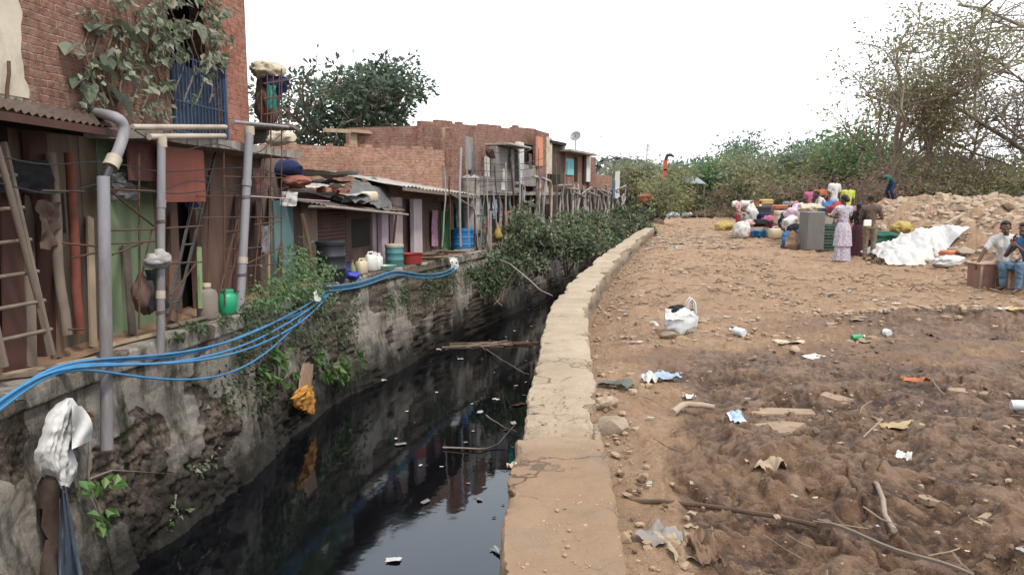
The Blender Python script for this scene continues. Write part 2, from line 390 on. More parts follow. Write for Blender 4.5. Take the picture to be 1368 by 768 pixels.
# ---- ground: one sheet, fine near the camera, out to the horizon, open where the canal runs
def ground():
    ys = [-60, -30, -12, -4, 0, 1.2]; y = 1.6
    while y < 135: ys.append(y); y += min(max(.011, .0010 * y * y), 4)
    ys += [160, 200, 280, 420, 700, 1200]
    ys = np.array(ys); nc = 640
    s = np.linspace(0, 1, nc) ** 1.15
    left = parx(np.minimum(ys, 58)) + .12; left = left + (bankx(np.minimum(ys, 58)) - .3 - left) * sstep(34.6, 36.8, ys)
    X = left[:, None] + s[None] * (np.maximum(.74 * ys + 2.5, 3.5) - left)[:, None]
    ext = np.stack([X[:, -1] + 6, X[:, -1] + 60, X[:, -1] * 0 + 1500], 1)
    X = np.concatenate([X, ext], 1); Y = np.repeat(ys[:, None], X.shape[1], 1)
    Z = zg(X, Y)
    P = np.stack([X, Y, Z * 0], -1)
    near = sstep(60, 20, Y)
    d = X - parx(np.minimum(Y, 58)) - .24
    edge = sstep(0, .3, d)
    wn = fbm(P * .45, 4, 5); 
    mud = np.clip(sstep(9.6, 5.2, Y + 1.6 * wn - .25 * np.clip(X - 3, 0, 5)) * sstep(.1, .9, d + .4 * wn), 0, 1)
    mud = np.maximum(mud, np.clip(sstep(4.6, 3.6, Y + .5 * wn) * sstep(.12, .4, d + .2 * wn), 0, 1))
    mud = np.maximum(mud, .85 * np.exp(-((X - 6.0) / 3.0) ** 2 - ((Y - 8.6) / 1.3) ** 2))
    ms = sstep(.02, .5, mound(X, Y))
    Z = Z + near * (.035 * fbm(P * .8, 4, 1) + .022 * fbm(P * 3.1, 4, 2)) * edge
    lump = np.maximum(0, fbm(P * 5.5, 3, 9)) ** 1.5 * .06 + np.maximum(0, fbm(P * 14, 3, 29)) ** 1.5 * .038
    Z = Z + near * edge * lump * (.6 + .1 * mud)
    bil = np.abs(fbm(P * np.array([2.6, 4.2, 1]) + .5 * fbm(P * 1.5, 2, 33)[..., None], 4, 41, .5)); bil2 = np.abs(fbm(P * 10.5 + 3, 3, 42, .55))      # trodden, torn mud: rounded lumps with sharp creases
    rut = sum(sstep(.16, .07, np.abs(X - q - .35 * np.sin(Y * .7 + q) - .22 * (Y - 3))) for q in (1.25, 2.3)) * sstep(8.5, 7, Y)     # wheel and foot tracks
    fp = np.random.default_rng(12)
    for _ in range(70):
        fy = 2.9 + 5.5 * fp.uniform() ** 1.3; fx = .9 + fp.uniform() * .62 * fy; an = fp.uniform(0, 3.1); u_ = (X - fx) * math.cos(an) + (Y - fy) * math.sin(an); v_ = -(X - fx) * math.sin(an) + (Y - fy) * math.cos(an); rut = rut + .9 * sstep(1.25, .8, np.sqrt((u_ / .13) ** 2 + (v_ / .055) ** 2))
    rut = np.minimum(rut, 1.2)
    rid = 1 - np.abs(fbm(P * np.array([2.2, 3.4, 1]) + .6 * fbm(P * 2, 2, 77)[..., None], 4, 40))      # trodden, torn mud
    Z = Z + near * edge * mud * (np.minimum(bil, .7) * .048 + np.minimum(bil2, .6) * .026 - .025 + .045 * fbm(P * 1.3, 3, 91) - .045 * rut)
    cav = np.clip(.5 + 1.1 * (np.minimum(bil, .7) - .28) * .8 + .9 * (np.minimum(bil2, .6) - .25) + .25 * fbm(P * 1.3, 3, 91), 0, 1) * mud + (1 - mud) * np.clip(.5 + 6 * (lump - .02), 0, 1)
    crack = np.abs(fbm(P * 1.7 + 1.2 * fbm(P * 1.3, 2, 66)[..., None], 3, 61)); Z = Z - near * edge * .03 * sstep(.06, .0, crack) * mud
    Z = Z + ms * (.10 * np.abs(fbm(P * 1.5, 3, 12)) + .06 * fbm(P * 5, 3, 13))
    far = sstep(36, 70, Y); Z = Z + far * .12 * fbm(P * .15, 3, 4)
    mb = MB(); V = np.stack([X, Y, Z], -1)
    mb.grid(V)
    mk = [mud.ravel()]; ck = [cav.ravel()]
    # left of the canal, under and behind the shacks
    yl = np.concatenate([np.array([-60, -30, -10]), np.arange(0, 58, .5), np.array([58, 70, 100, 135, 160, 200, 280, 420, 700, 1200])])
    rt = np.where(yl <= 58, bankx(np.minimum(yl, 58)) - .30, 13.3)
    off = np.array([0, .3, .8, 2, 6, 20, 80, 1500]); XL = rt[:, None] - off[None]
    YL = np.repeat(yl[:, None], len(off), 1); ZL = BZ - .012 + 0 * XL + .02 * fbm(np.stack([XL, YL, XL * 0], -1) * 1.3, 3, 8) * (off < 7)
    ZL = np.where(YL > 58, 0.0, ZL)
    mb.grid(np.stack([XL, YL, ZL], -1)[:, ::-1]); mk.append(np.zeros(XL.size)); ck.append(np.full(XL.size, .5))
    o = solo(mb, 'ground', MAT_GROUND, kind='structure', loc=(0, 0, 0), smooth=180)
    at = o.data.attributes.new('mud', 'FLOAT', 'POINT'); at.data.foreach_set('value', np.concatenate(mk).astype(np.float32))
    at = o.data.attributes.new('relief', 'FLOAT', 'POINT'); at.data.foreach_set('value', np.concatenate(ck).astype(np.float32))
    return o

def groundmat():
    t = NT('trodden_dirt'); p = t.pos()
    at = t.n('ShaderNodeAttribute', attribute_name='mud').outputs['Fac']
    a = t.noise(p, .8, 6, .65, .3); b = t.noise(p, 4.5, 7, .72); c = t.noise(p, 22, 6, .75); e = t.noise(p, 90, 3, .7)
    dry = t.mix(t.ramp(a, [(.35, (0, 0, 0)), (.65, (1, 1, 1))]), (.42, .275, .175, 1), (.32, .20, .12, 1))
    dry = t.mix(t.math('MULTIPLY', t.ramp(b, [(.5, (0, 0, 0)), (.7, (1, 1, 1))]), .6), dry, (.47, .37, .275, 1))
    dry = t.mix(t.math('MULTIPLY', t.ramp(c, [(.52, (0, 0, 0)), (.62, (1, 1, 1))]), .45), dry, (.16, .105, .068, 1))
    wet = t.mix(t.ramp(b, [(.35, (0, 0, 0)), (.62, (1, 1, 1))]), (.090, .047, .027, 1), (.175, .098, .056, 1))
    wet = t.mix(t.math('MULTIPLY', t.ramp(c, [(.36, (1, 1, 1)), (.46, (0, 0, 0))]), .6), wet, (.05, .03, .02, 1))
    wet = t.mix(t.math('MULTIPLY', t.ramp(c, [(.52, (0, 0, 0)), (.62, (1, 1, 1))]), .6), wet, (.27, .185, .126, 1))
    k = t.math('ADD', at, t.math('ADD', t.math('MULTIPLY', t.math('SUBTRACT', b, .5), 1.1), t.math('MULTIPLY', t.math('SUBTRACT', a, .5), .9)), True)
    f = t.ramp(k, [(.25, (0, 0, 0)), (.6, (1, 1, 1))])
    rel = t.n('ShaderNodeAttribute', attribute_name='relief').outputs['Fac']      # relief drives the tone for contrast: raised parts paler, creases darker
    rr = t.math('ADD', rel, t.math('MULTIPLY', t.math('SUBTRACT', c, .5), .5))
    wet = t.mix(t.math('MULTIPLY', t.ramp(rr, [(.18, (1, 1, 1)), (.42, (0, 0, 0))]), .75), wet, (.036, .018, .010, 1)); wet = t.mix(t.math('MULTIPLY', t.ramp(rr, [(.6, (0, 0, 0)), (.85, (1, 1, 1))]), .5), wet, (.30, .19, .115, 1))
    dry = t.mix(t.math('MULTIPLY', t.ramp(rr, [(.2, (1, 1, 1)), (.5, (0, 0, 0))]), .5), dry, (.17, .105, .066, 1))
    col = t.mix(f, dry, wet)
    col = t.mix(t.math('MULTIPLY', e, .3), col, grime((.2, .13, .09), .5))
    t.set(col, t.ramp(t.math('MULTIPLY', f, t.math('ADD', b, .1)), [(.2, (.95,) * 3), (.7, (.42,) * 3)]), 0, .35)
    h = t.math('ADD', t.math('MULTIPLY', c, 1.2), t.math('ADD', t.math('MULTIPLY', b, 1.6), t.math('MULTIPLY', e, .5)))
    t.bump(h, 1.0, .03); return t.mat
def wallmat():
    t = NT('stained_wall_plaster'); p = t.pos()
    z = t.n('ShaderNodeSeparateXYZ'); t.l(p, z.inputs[0]); Z = z.outputs[2]
    mp = t.n('ShaderNodeMapping'); mp.inputs['Scale'].default_value = (1, 1, .22); t.l(p, mp.inputs[0])
    a = t.noise(p, .75, 7, .66, .4); b = t.noise(p, 3.2, 7, .72, .3); c = t.noise(p, 16, 6, .75); st = t.noise(mp.outputs[0], 3.5, 6, .7)
    col = t.mix(b, (.22, .195, .17, 1), (.34, .31, .275, 1))                               # old pale plaster
    rub = t.mix(t.ramp(c, [(.35, (0, 0, 0)), (.65, (1, 1, 1))]), (.045, .036, .030, 1), (.20, .16, .13, 1))      # bare rubble
    rub = t.mix(t.math('MULTIPLY', t.ramp(b, [(.55, (0, 0, 0)), (.7, (1, 1, 1))]), .7), rub, (.21, .11, .075, 1))
    bare = t.n('ShaderNodeAttribute', attribute_name='bare').outputs['Fac']; m1 = t.ramp(t.math('ADD', bare, t.math('MULTIPLY', t.math('SUBTRACT', c, .5), .5)), [(.4, (0, 0, 0)), (.6, (1, 1, 1))])
    col = t.mix(m1, col, rub)
    drip = t.ramp(st, [(.46, (0, 0, 0)), (.66, (1, 1, 1))])
    col = t.mix(t.math('MULTIPLY', drip, .85), col, (.028, .026, .022, 1))
    moss = t.ramp(t.math('ADD', t.math('MULTIPLY', b, .6), t.math('MULTIPLY', st, .5)), [(.58, (0, 0, 0)), (.68, (1, 1, 1))])
    col = t.mix(t.math('MULTIPLY', moss, .7), col, (.035, .045, .018, 1))
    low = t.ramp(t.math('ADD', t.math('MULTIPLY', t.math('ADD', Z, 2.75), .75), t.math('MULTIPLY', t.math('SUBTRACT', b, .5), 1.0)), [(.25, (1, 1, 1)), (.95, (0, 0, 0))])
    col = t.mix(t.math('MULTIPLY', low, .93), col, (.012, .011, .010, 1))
    t.set(col, .85, 0, .25)
    t.bump(t.math('ADD', t.math('MULTIPLY', b, 1.5), t.math('ADD', c, t.math('MULTIPLY', m1, -.8))), .9, .03); return t.mat
def parapetmat():
    t = NT('dusty_parapet_concrete'); p = t.pos()
    z = t.n('ShaderNodeSeparateXYZ'); t.l(p, z.inputs[0])
    a = t.noise(p, 1.3, 6, .65, .3); b = t.noise(p, 6, 7, .72); c = t.noise(p, 35, 5, .7)
    col = t.mix(t.ramp(a, [(.35, (0, 0, 0)), (.65, (1, 1, 1))]), (.40, .335, .26, 1), (.30, .24, .175, 1))
    near = t.math('MULTIPLY', t.ramp(t.math('MULTIPLY', z.outputs[1], .1), [(.40, (1, 1, 1)), (.46, (0, 0, 0))]), .75)
    soil = t.mix(b, (.27, .178, .112, 1), (.165, .105, .066, 1))
    col = t.mix(t.math('MULTIPLY', t.math('ADD', near, .12), t.ramp(t.math('ADD', b, t.math('MULTIPLY', near, .3)), [(.35, (0, 0, 0)), (.55, (1, 1, 1))])), col, soil)
    col = t.mix(t.math('MULTIPLY', t.ramp(c, [(.5, (0, 0, 0)), (.65, (1, 1, 1))]), .4), col, (.2, .145, .1, 1))
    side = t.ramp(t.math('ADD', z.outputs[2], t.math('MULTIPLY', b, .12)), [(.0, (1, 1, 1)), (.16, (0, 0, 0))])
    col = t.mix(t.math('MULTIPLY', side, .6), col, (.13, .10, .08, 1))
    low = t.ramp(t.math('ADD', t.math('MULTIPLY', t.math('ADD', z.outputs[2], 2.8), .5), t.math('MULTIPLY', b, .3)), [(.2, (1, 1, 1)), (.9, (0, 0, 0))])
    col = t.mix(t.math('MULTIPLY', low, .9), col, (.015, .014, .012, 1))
    vo = t.n('ShaderNodeTexVoronoi', feature='DISTANCE_TO_EDGE', Scale=1.35); wv = t.n('ShaderNodeVectorMath', operation='MULTIPLY_ADD'); nz = t.n('ShaderNodeTexNoise', Scale=4, Detail=5); t.l(p, nz.inputs['Vector']); t.l(nz.outputs[1], wv.inputs[0]); wv.inputs[1].default_value = (.5, .5, .5); t.l(p, wv.inputs[2]); t.l(wv.outputs[0], vo.inputs['Vector'])
    ck = t.math('MULTIPLY', t.ramp(vo.outputs[0], [(.006, (1, 1, 1)), (.02, (0, 0, 0))]), t.ramp(a, [(.5, (0, 0, 0)), (.6, (1, 1, 1))])); col = t.mix(t.math('MULTIPLY', ck, .7), col, (.06, .045, .035, 1))
    pt = t.noise(p, 2.6, 5, .6, .8); col = t.mix(t.math('MULTIPLY', t.ramp(pt, [(.52, (0, 0, 0)), (.68, (1, 1, 1))]), .5), col, (.17, .14, .115, 1))
    t.set(col, .92, 0, .2); t.bump(t.math('ADD', t.math('ADD', b, c), t.math('MULTIPLY', ck, -2)), .7, .015); return t.mat
def watermat():
    t = NT('black_canal_water'); p = t.pos()
    a = t.noise(p, 1.2, 3, .5, .5); b = t.noise(p, .25, 4, .6, 1.5); c = t.noise(p, 9, 2, .5)
    scum = t.ramp(t.noise(p, 1.7, 7, .72, .8), [(.64, (0, 0, 0)), (.72, (1, 1, 1))])
    col = t.mix(t.math('MULTIPLY', scum, .6), (.0035, .0038, .005, 1), (.04, .042, .034, 1))
    t.set(col, t.ramp(b, [(.4, (.03,) * 3), (.7, (.09,) * 3)]), 0, .5)
    t.b.inputs['IOR'].default_value = 1.65
    t.b.inputs['Specular Tint'].default_value = (.52, .74, 1, 1)
    t.bump(t.math('ADD', a, t.math('MULTIPLY', c, .16)), .16, .02); return t.mat
MAT_GROUND = groundmat(); MAT_WALL = wallmat(); MAT_PAR = parapetmat(); MAT_WATER = watermat()
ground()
# ---- water
def water():
    ys = np.concatenate([np.array([-30., -10, 0]), np.arange(2, 59, 2.)]); mb = MB()
    L = bankx(ys) - .3; Rr = parx(ys) + .3
    mb.grid(np.stack([np.stack([L, ys, ys * 0 + WZ], -1), np.stack([Rr, ys, ys * 0 + WZ], -1)], 1)[:, ::1])
    solo(mb, 'water', MAT_WATER, kind='structure', loc=(0, 0, WZ))
water()
def resample(prof, n):
    prof = np.array(prof, float); d = np.r_[0, np.cumsum(np.linalg.norm(np.diff(prof, axis=0), axis=1))]
    t = np.sort(np.unique(np.r_[np.linspace(0, d[-1], n), d])); return np.stack([np.interp(t, d, prof[:, k]) for k in (0, 1)], 1)
def ygrid(a, b, k=.0011, mn=.02):
    ys = [-4., -1, 0, 1]; y = a
    while y < b: ys.append(y); y += max(mn, k * y * y)
    return np.array(ys + [b])
# ---- the old retaining wall on the left
def canal_wall():
    ys = ygrid(1.8, 58, .0005, .022); pr = resample([(-.42, BZ - .02), (-.02, BZ), (.0, BZ - .03), (.01, BZ - .22), (-.05, BZ - .25), (.0, BZ - .8), (.22, -3.3)], 120)
    S, Yg = np.meshgrid(pr[:, 0], ys); Z = np.repeat(pr[:, 1][None], len(ys), 0)
    P = np.stack([S * 0, Yg, Z], -1)
    dep = sstep(BZ - .1, BZ - .7, Z)
    q = fbm(P * 1.1, 4, 31); ch = sstep(-.22, -.10, q)          # where the plaster has come off
    S = S + dep * (.10 * fbm(P * .9, 3, 21) + (.05 + .05 * sstep(-.5, -1.6, Z)) * np.abs(fbm(P * 4.2, 4, 22)) * (1 - .7 * ch) + .05 * ch - .05 + (.085 * np.abs(fbm(P * 7.5, 4, 26, .55)) - .03) * (1 - .85 * ch))
    S = S + (1 - dep) * .012 * fbm(P * 5, 3, 23) * (S > -.3)
    Z = Z + .02 * fbm(P * 2, 3, 24) * sstep(-.5, BZ, Z)
    X = bankx(Yg) + S
    mb = MB(); mb.grid(np.stack([X, Yg, Z], -1))
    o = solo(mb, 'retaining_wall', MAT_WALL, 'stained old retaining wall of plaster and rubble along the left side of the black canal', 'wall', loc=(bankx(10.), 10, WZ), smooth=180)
    at = o.data.attributes.new('bare', 'FLOAT', 'POINT'); at.data.foreach_set('value', (1 - ch).ravel().astype(np.float32))
canal_wall()
def parapet():
    ys = ygrid(1.5, 33.8, .0012, .018)
    pr = resample([(-.30, -3.3), (-.245, -.3), (-.24, .138), (-.228, .152), (-.1, .155), (.1, .155), (.228, .152), (.24, .138), (.25, -.45)], 84)
    S, Yg = np.meshgrid(pr[:, 0], ys); Z = np.repeat(pr[:, 1][None], len(ys), 0); P = np.stack([S, Yg, Z], -1)
    top = sstep(.05, .14, Z)
    near = sstep(4.5, 4.2, Yg)
    edge = sstep(.12, .24, np.abs(S))
    Z = Z + top * (.006 * fbm(P * 9, 3, 42) + near * (.015 + .014 * fbm(P * 5, 4, 43)) + .012 * fbm(P * .9, 2, 44) - .03 * edge * np.maximum(0, fbm(P * 3.4, 4, 45)))
    S = S + np.sign(S) * (.02 * fbm(P * 2.2, 4, 46) + .012 * fbm(P * 9, 3, 47) - .05 * np.maximum(0, fbm(P * 4.5, 4, 48) - .15) * 3) * edge + near * .02 * np.sign(S)
    Z = Z - top * (.02 * np.exp(-((Yg - 4.42) / .025) ** 2) + sum(.008 * np.exp(-((Yg - q - .02 * S) / (.004 * q)) ** 2) for q in (6.9, 9.6, 12.6, 16, 20.5)))
    mb = MB(); mb.grid(np.stack([parx(Yg) + S, Yg, Z], -1))
    solo(mb, 'parapet_wall', MAT_PAR, 'long low concrete parapet dusted with brown dirt, curving away between canal and open ground', 'wall', loc=(parx(10.), 10, 0), smooth=38)
parapet()

# ---- camera, sky, sun
cam = bpy.data.cameras.new('camera'); co = bpy.data.objects.new('camera', cam); COL.objects.link(co)
cam.sensor_width = 36; cam.lens = 36 * FPX / 1368; cam.clip_end = 3000; cam.clip_start = .05
co.location = (0, 0, CH); co.rotation_euler = (R(90) - PITCH, 0, 0); bpy.context.scene.camera = co
SUN_EL, SUN_AZ = R(56), R(140)          # azimuth clockwise from +Y: sun behind the right shoulder
w = bpy.data.worlds.new('World'); bpy.context.scene.world = w; w.use_nodes = True; nt = w.node_tree
bg = nt.nodes['Background']; sky = nt.nodes.new('ShaderNodeTexSky'); sky.sky_type = 'NISHITA'; sky.sun_disc = False
sky.sun_elevation = SUN_EL; sky.sun_rotation = SUN_AZ; sky.dust_density = 6; sky.air_density = 1.0; sky.ozone_density = 1.0
hs = nt.nodes.new('ShaderNodeHueSaturation'); hs.inputs['Saturation'].default_value = .12; nt.links.new(sky.outputs[0], hs.inputs['Color'])
mx = nt.nodes.new('ShaderNodeMix'); mx.data_type = 'RGBA'; mx.inputs[0].default_value = .90
nt.links.new(hs.outputs[0], mx.inputs[6]); mx.inputs[7].default_value = (14.6, 14.9, 15.3, 1)      # high, even cloud layer
nt.links.new(mx.outputs[2], bg.inputs[0]); bg.inputs[1].default_value = .122
sl = bpy.data.lights.new('sun', 'SUN'); sl.energy = 2.9; sl.angle = R(6); sl.color = (1, .93, .82)
so = bpy.data.objects.new('sun', sl); COL.objects.link(so)
sd = Vector((math.sin(SUN_AZ) * math.cos(SUN_EL), math.cos(SUN_AZ) * math.cos(SUN_EL), math.sin(SUN_EL)))
so.rotation_euler = sd.to_track_quat('Z', 'Y').to_euler(); so.location = sd * 40
sc = bpy.context.scene; sc.view_settings.view_transform = 'Standard'; sc.view_settings.look = 'None'; sc.view_settings.exposure = 0
sc.cycles.use_denoising = True; sc.cycles.max_bounces = 6; sc.cycles.transparent_max_bounces = 4
sc.cycles.caustics_reflective = False; sc.cycles.caustics_refractive = False
# ================================================================== shared materials
brick_old = brickmat('weathered_brick', (.30, .14, .105, 1), (.20, .095, .075, 1), (.36, .28, .23, 1), .55)
brick_red = brickmat('red_brick', (.42, .155, .115, 1), (.31, .11, .085, 1), (.36, .27, .22, 1), .18)
brick_mid = brickmat('pale_red_brick', (.44, .215, .16, 1), (.34, .16, .12, 1), (.46, .36, .30, 1), .25)
brick_far = brickmat('sooty_brick', (.35, .16, .125, 1), (.25, .115, .095, 1), (.33, .27, .24, 1), .35)
m_cream = M('peeling_cream_plaster', (.58, .52, .42, 1), (.46, .41, .33, 1), dirt=(.16, .13, .09, 1), scale=2.2, dk=.7, bump=.35)
m_beige = M('grimy_beige_plaster', (.17, .13, .09, 1), (.11, .085, .06, 1), dirt=(.028, .022, .018, 1), streak=True, dk=.75)
m_green = M('pale_green_plaster', (.24, .32, .19, 1), (.18, .24, .145, 1), dirt=(.07, .075, .05, 1), streak=True, dk=.6)
m_pink = M('faded_pink_board', (.21, .125, .098, 1), (.14, .085, .066, 1), dirt=(.045, .03, .024, 1), streak=True, dk=.6)
m_redpanel = M('rust_red_sheet', (.27, .085, .06, 1), (.21, .07, .05, 1), dirt=(.10, .045, .035, 1), streak=True, rough=.7, dk=.5)
m_concrete = M('raw_concrete', (.34, .31, .28, 1), (.25, .23, .205, 1), dirt=(.08, .07, .06, 1), dk=.7, bump=.4)
m_greyplas = M('sooty_grey_plaster', (.30, .285, .275, 1), (.19, .18, .175, 1), dirt=(.05, .046, .045, 1), streak=True, dk=.8, ds=1.1)
m_tan = M('tan_plaster', (.40, .29, .20, 1), (.33, .235, .165, 1), dirt=(.16, .11, .08, 1), dk=.4)
m_white = M('dirty_white_paint', (.66, .64, .61, 1), (.55, .53, .5, 1), dirt=(.2, .18, .16, 1), dk=.5)
m_lilac = M('lilac_paint', (.40, .32, .38, 1), (.33, .27, .31, 1), dirt=(.12, .09, .1, 1), streak=True, dk=.5)
m_purple = M('printed_purple_cloth', (.30, .12, .24, 1), (.40, .28, .34, 1), scale=16, dirt=(.1, .03, .08, 1), ds=12, dk=.7)
m_orangepl = M('salmon_plaster', (.62, .27, .17, 1), (.52, .22, .14, 1), dk=.4)
m_teal = M('faded_teal_sheet', (.10, .19, .21, 1), (.15, .22, .22, 1), dirt=(.05, .06, .06, 1), streak=True)
m_tealbright = M('turquoise_panel', (.16, .46, .52, 1), (.22, .5, .55, 1), dk=.3)
m_greendoor = M('green_door_paint', (.055, .16, .06, 1), (.04, .12, .045, 1), dk=.5)
m_maroon = M('maroon_sheet', (.12, .065, .06, 1), (.085, .05, .045, 1), dk=.5, streak=True)
m_dark = M('shaded_interior', (.022, .018, .016, 1), (.014, .012, .011, 1), bump=.1)  # near-black colour stands in for the shade inside openings and rooms
m_brownwall = M('brown_mud_wall', (.10, .066, .052, 1), (.07, .047, .038, 1), dirt=(.03, .022, .02, 1), dk=.6, streak=True)
m_tin = M('rusty_tin', (.15, .125, .115, 1), (.10, .065, .05, 1), dirt=(.10, .05, .03, 1), rough=.6, metal=.25, dk=.7, streak=False)
m_tinlight = M('weathered_asbestos_sheet', (.40, .375, .35, 1), (.28, .26, .24, 1), dirt=(.10, .09, .08, 1), dk=.7)
m_pipe = M('grey_plastic_pipe', (.27, .265, .29, 1), (.22, .215, .235, 1), dirt=(.11, .09, .075, 1), rough=.6, dk=.85, bump=.08, streak=True)
m_pipeold = M('sun_bleached_pipe', (.46, .41, .34, 1), (.36, .30, .24, 1), dirt=(.15, .12, .1, 1), rough=.6, dk=.6)
m_rust = M('rusty_iron', (.12, .06, .04, 1), (.075, .042, .032, 1), rough=.75, dk=.5, scale=14)
m_redpipe = M('red_oxide_post', (.20, .062, .04, 1), (.14, .045, .032, 1), dirt=(.06, .03, .025, 1), dk=.6)
m_redwood = M('dark_red_timber', (.085, .038, .030, 1), (.06, .028, .024, 1), dk=.5, streak=True)
m_wood = M('grey_weathered_wood', (.21, .165, .13, 1), (.14, .11, .09, 1), dirt=(.05, .04, .03, 1), streak=True, dk=.6)
m_woodpale = M('pale_bamboo', (.40, .31, .22, 1), (.30, .22, .15, 1), dirt=(.12, .08, .05, 1), streak=True, dk=.5)
m_log = M('bleached_log', (.30, .27, .25, 1), (.20, .18, .165, 1), dirt=(.07, .06, .05, 1), streak=True, dk=.6, scale=9)
m_brownwood = M('brown_wood', (.17, .10, .065, 1), (.12, .07, .05, 1), dk=.5, streak=True)
m_bluemetal = M('blue_painted_iron', (.045, .085, .16, 1), (.04, .065, .11, 1), dk=.5, rough=.6)
m_hose = M('blue_water_hose', (.04, .20, .42, 1), (.07, .25, .46, 1), rough=.5, dirt=(.08, .12, .17, 1), dk=.7, bump=.05)
m_hosedull = M('dull_blue_hose', (.05, .16, .27, 1), (.07, .19, .3, 1), rough=.5, dk=.5, bump=.05)
def plastic(name, c, rough=.4, dk=.4): return M(name, c, grime(c, .82), rough=rough, dk=dk, bump=.06, spec=.45, scale=3)
m_blueplas = plastic('blue_plastic', (.03, .20, .50, 1)); m_greenplas = plastic('green_plastic', (.02, .35, .17, 1))
m_tealplas = plastic('teal_plastic', (.07, .22, .23, 1)); m_blackplas = plastic('black_plastic', (.020, .022, .028, 1), .5)
m_redplas = plastic('red_plastic', (.34, .05, .045, 1)); m_creamplas = plastic('cream_plastic', (.58, .50, .36, 1))
m_whiteplas = plastic('white_plastic', (.72, .71, .68, 1)); m_yellowplas = plastic('yellow_plastic', (.46, .36, .14, 1))
m_greyplastic = plastic('grey_plastic', (.25, .26, .27, 1)); m_orangeplas = plastic('orange_plastic', (.45, .15, .06, 1))
m_mintplas = plastic('mint_plastic', (.33, .52, .42, 1)); m_navyplas = plastic('navy_plastic', (.03, .045, .13, 1))
m_pinkplas = plastic('pink_plastic', (.62, .12, .25, 1))
def cloth(name, c, c2=None, k=.3): return M(name, c, c2 or grime(c, .7), rough=.92, dk=k, scale=9, ds=5, bump=.25, bd=.006)
c_white = cloth('white_cloth', (.60, .59, .58, 1), (.50, .49, .485, 1), .2); c_grey = cloth('grey_cloth', (.22, .22, .22, 1)); c_black = cloth('black_cloth', (.02, .02, .023, 1))
c_navy = cloth('navy_cloth', (.02, .03, .09, 1)); c_red = cloth('red_cloth', (.34, .06, .06, 1)); c_pink = cloth('pink_cloth', (.45, .15, .24, 1), (.36, .1, .18, 1))
c_palepink = cloth('pale_pink_cloth', (.62, .40, .40, 1)); c_blue = cloth('blue_cloth', (.06, .17, .36, 1)); c_lblue = cloth('pale_blue_cloth', (.36, .46, .58, 1))
c_yellow = cloth('yellow_cloth', (.44, .33, .12, 1)); c_amber = cloth('amber_plastic_bag', (.55, .27, .05, 1), (.42, .2, .06, 1)); c_sack = cloth('jute_sack', (.33, .23, .16, 1), (.27, .18, .12, 1))
c_brown = cloth('brown_cloth', (.13, .085, .07, 1)); c_maroon = cloth('maroon_patterned_cloth', (.16, .05, .05, 1), (.38, .25, .22, 1)); c_tarp = cloth('charcoal_tarpaulin', (.09, .09, .092, 1), (.14, .14, .14, 1))
c_green = cloth('dark_green_cloth', (.03, .12, .085, 1)); c_cream = cloth('cream_cloth', (.55, .48, .37, 1)); c_teal = cloth('teal_cloth', (.04, .30, .26, 1)); c_orange = cloth('orange_cloth', (.42, .16, .07, 1))
c_floral = cloth('flowered_white_cloth', (.68, .66, .64, 1), (.35, .33, .34, 1), .6)
m_stone = M('dusty_stone', (.36, .29, .225, 1), (.27, .21, .155, 1), dirt=(.14, .10, .07, 1), dk=.5, bump=.5, bd=.012)
m_paper = M('white_paper', (.75, .74, .72, 1), (.68, .67, .65, 1), dk=.15, bump=.1)
m_printblue = M('printed_blue_wrapper', (.05, .22, .62, 1), (.70, .72, .74, 1), scale=10, rough=.35, dk=0)
m_clear = M('cloudy_clear_plastic', (.62, .66, .68, 1), (.5, .54, .56, 1), rough=.18, dk=.25, bump=.05, spec=.6)
lf_ficus = leafmat('glossy_ficus_leaf', [(.025, .075, .018), (.055, .13, .03), (.10, .19, .05), (.16, .24, .09)], .4)
lf_dark = leafmat('dark_green_leaf', [(.04, .07, .035), (.075, .12, .06), (.105, .155, .08), (.17, .21, .13), (.15, .14, .08)])
lf_bush = leafmat('canal_bush_leaf', [(.06, .095, .05), (.115, .165, .09), (.165, .22, .12), (.27, .31, .22), (.12, .13, .085), (.25, .24, .13)])
lf_vine = leafmat('dusty_vine_leaf', [(.09, .11, .07), (.17, .21, .13), (.27, .31, .23), (.12, .14, .10), (.36, .38, .31), (.26, .22, .14)])
lf_olive = leafmat('dry_olive_leaf', [(.18, .205, .10), (.26, .275, .14), (.33, .325, .18), (.2, .21, .13)])  # haze over the right-hand trees is put into these paler leaf colours
lf_yellow = leafmat('yellowing_leaf', [(.22, .23, .10), (.30, .27, .13), (.36, .27, .15), (.18, .2, .10)])
lf_red = leafmat('dry_red_leaf', [(.30, .17, .13), (.34, .23, .17), (.24, .17, .13), (.32, .27, .2)])
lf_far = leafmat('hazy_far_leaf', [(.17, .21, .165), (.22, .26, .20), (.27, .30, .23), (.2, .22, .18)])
lf_green = leafmat('fresh_green_leaf', [(.10, .20, .085), (.15, .26, .11), (.21, .31, .15), (.12, .18, .10)])
lf_bluegreen = leafmat('blue_green_leaf', [(.10, .165, .125), (.15, .215, .165), (.20, .265, .21), (.12, .15, .125)])
lf_tree = leafmat('hazy_dark_leaf', [(.045, .08, .058), (.075, .115, .08), (.105, .15, .105), (.15, .195, .135)])  # greyed green: distance haze put into the leaf colour
m_bark = M('grey_brown_bark', (.22, .185, .155, 1), (.15, .125, .105, 1), scale=12, dk=.4, bump=.5)
m_barkpale = M('pale_dry_twig', (.30, .245, .205, 1), (.21, .17, .14, 1), scale=12, dk=.3)
m_steel = M('grey_steel_cabinet', (.20, .195, .19, 1), (.17, .165, .16, 1), rough=.5, metal=.2, dk=.4, streak=True)
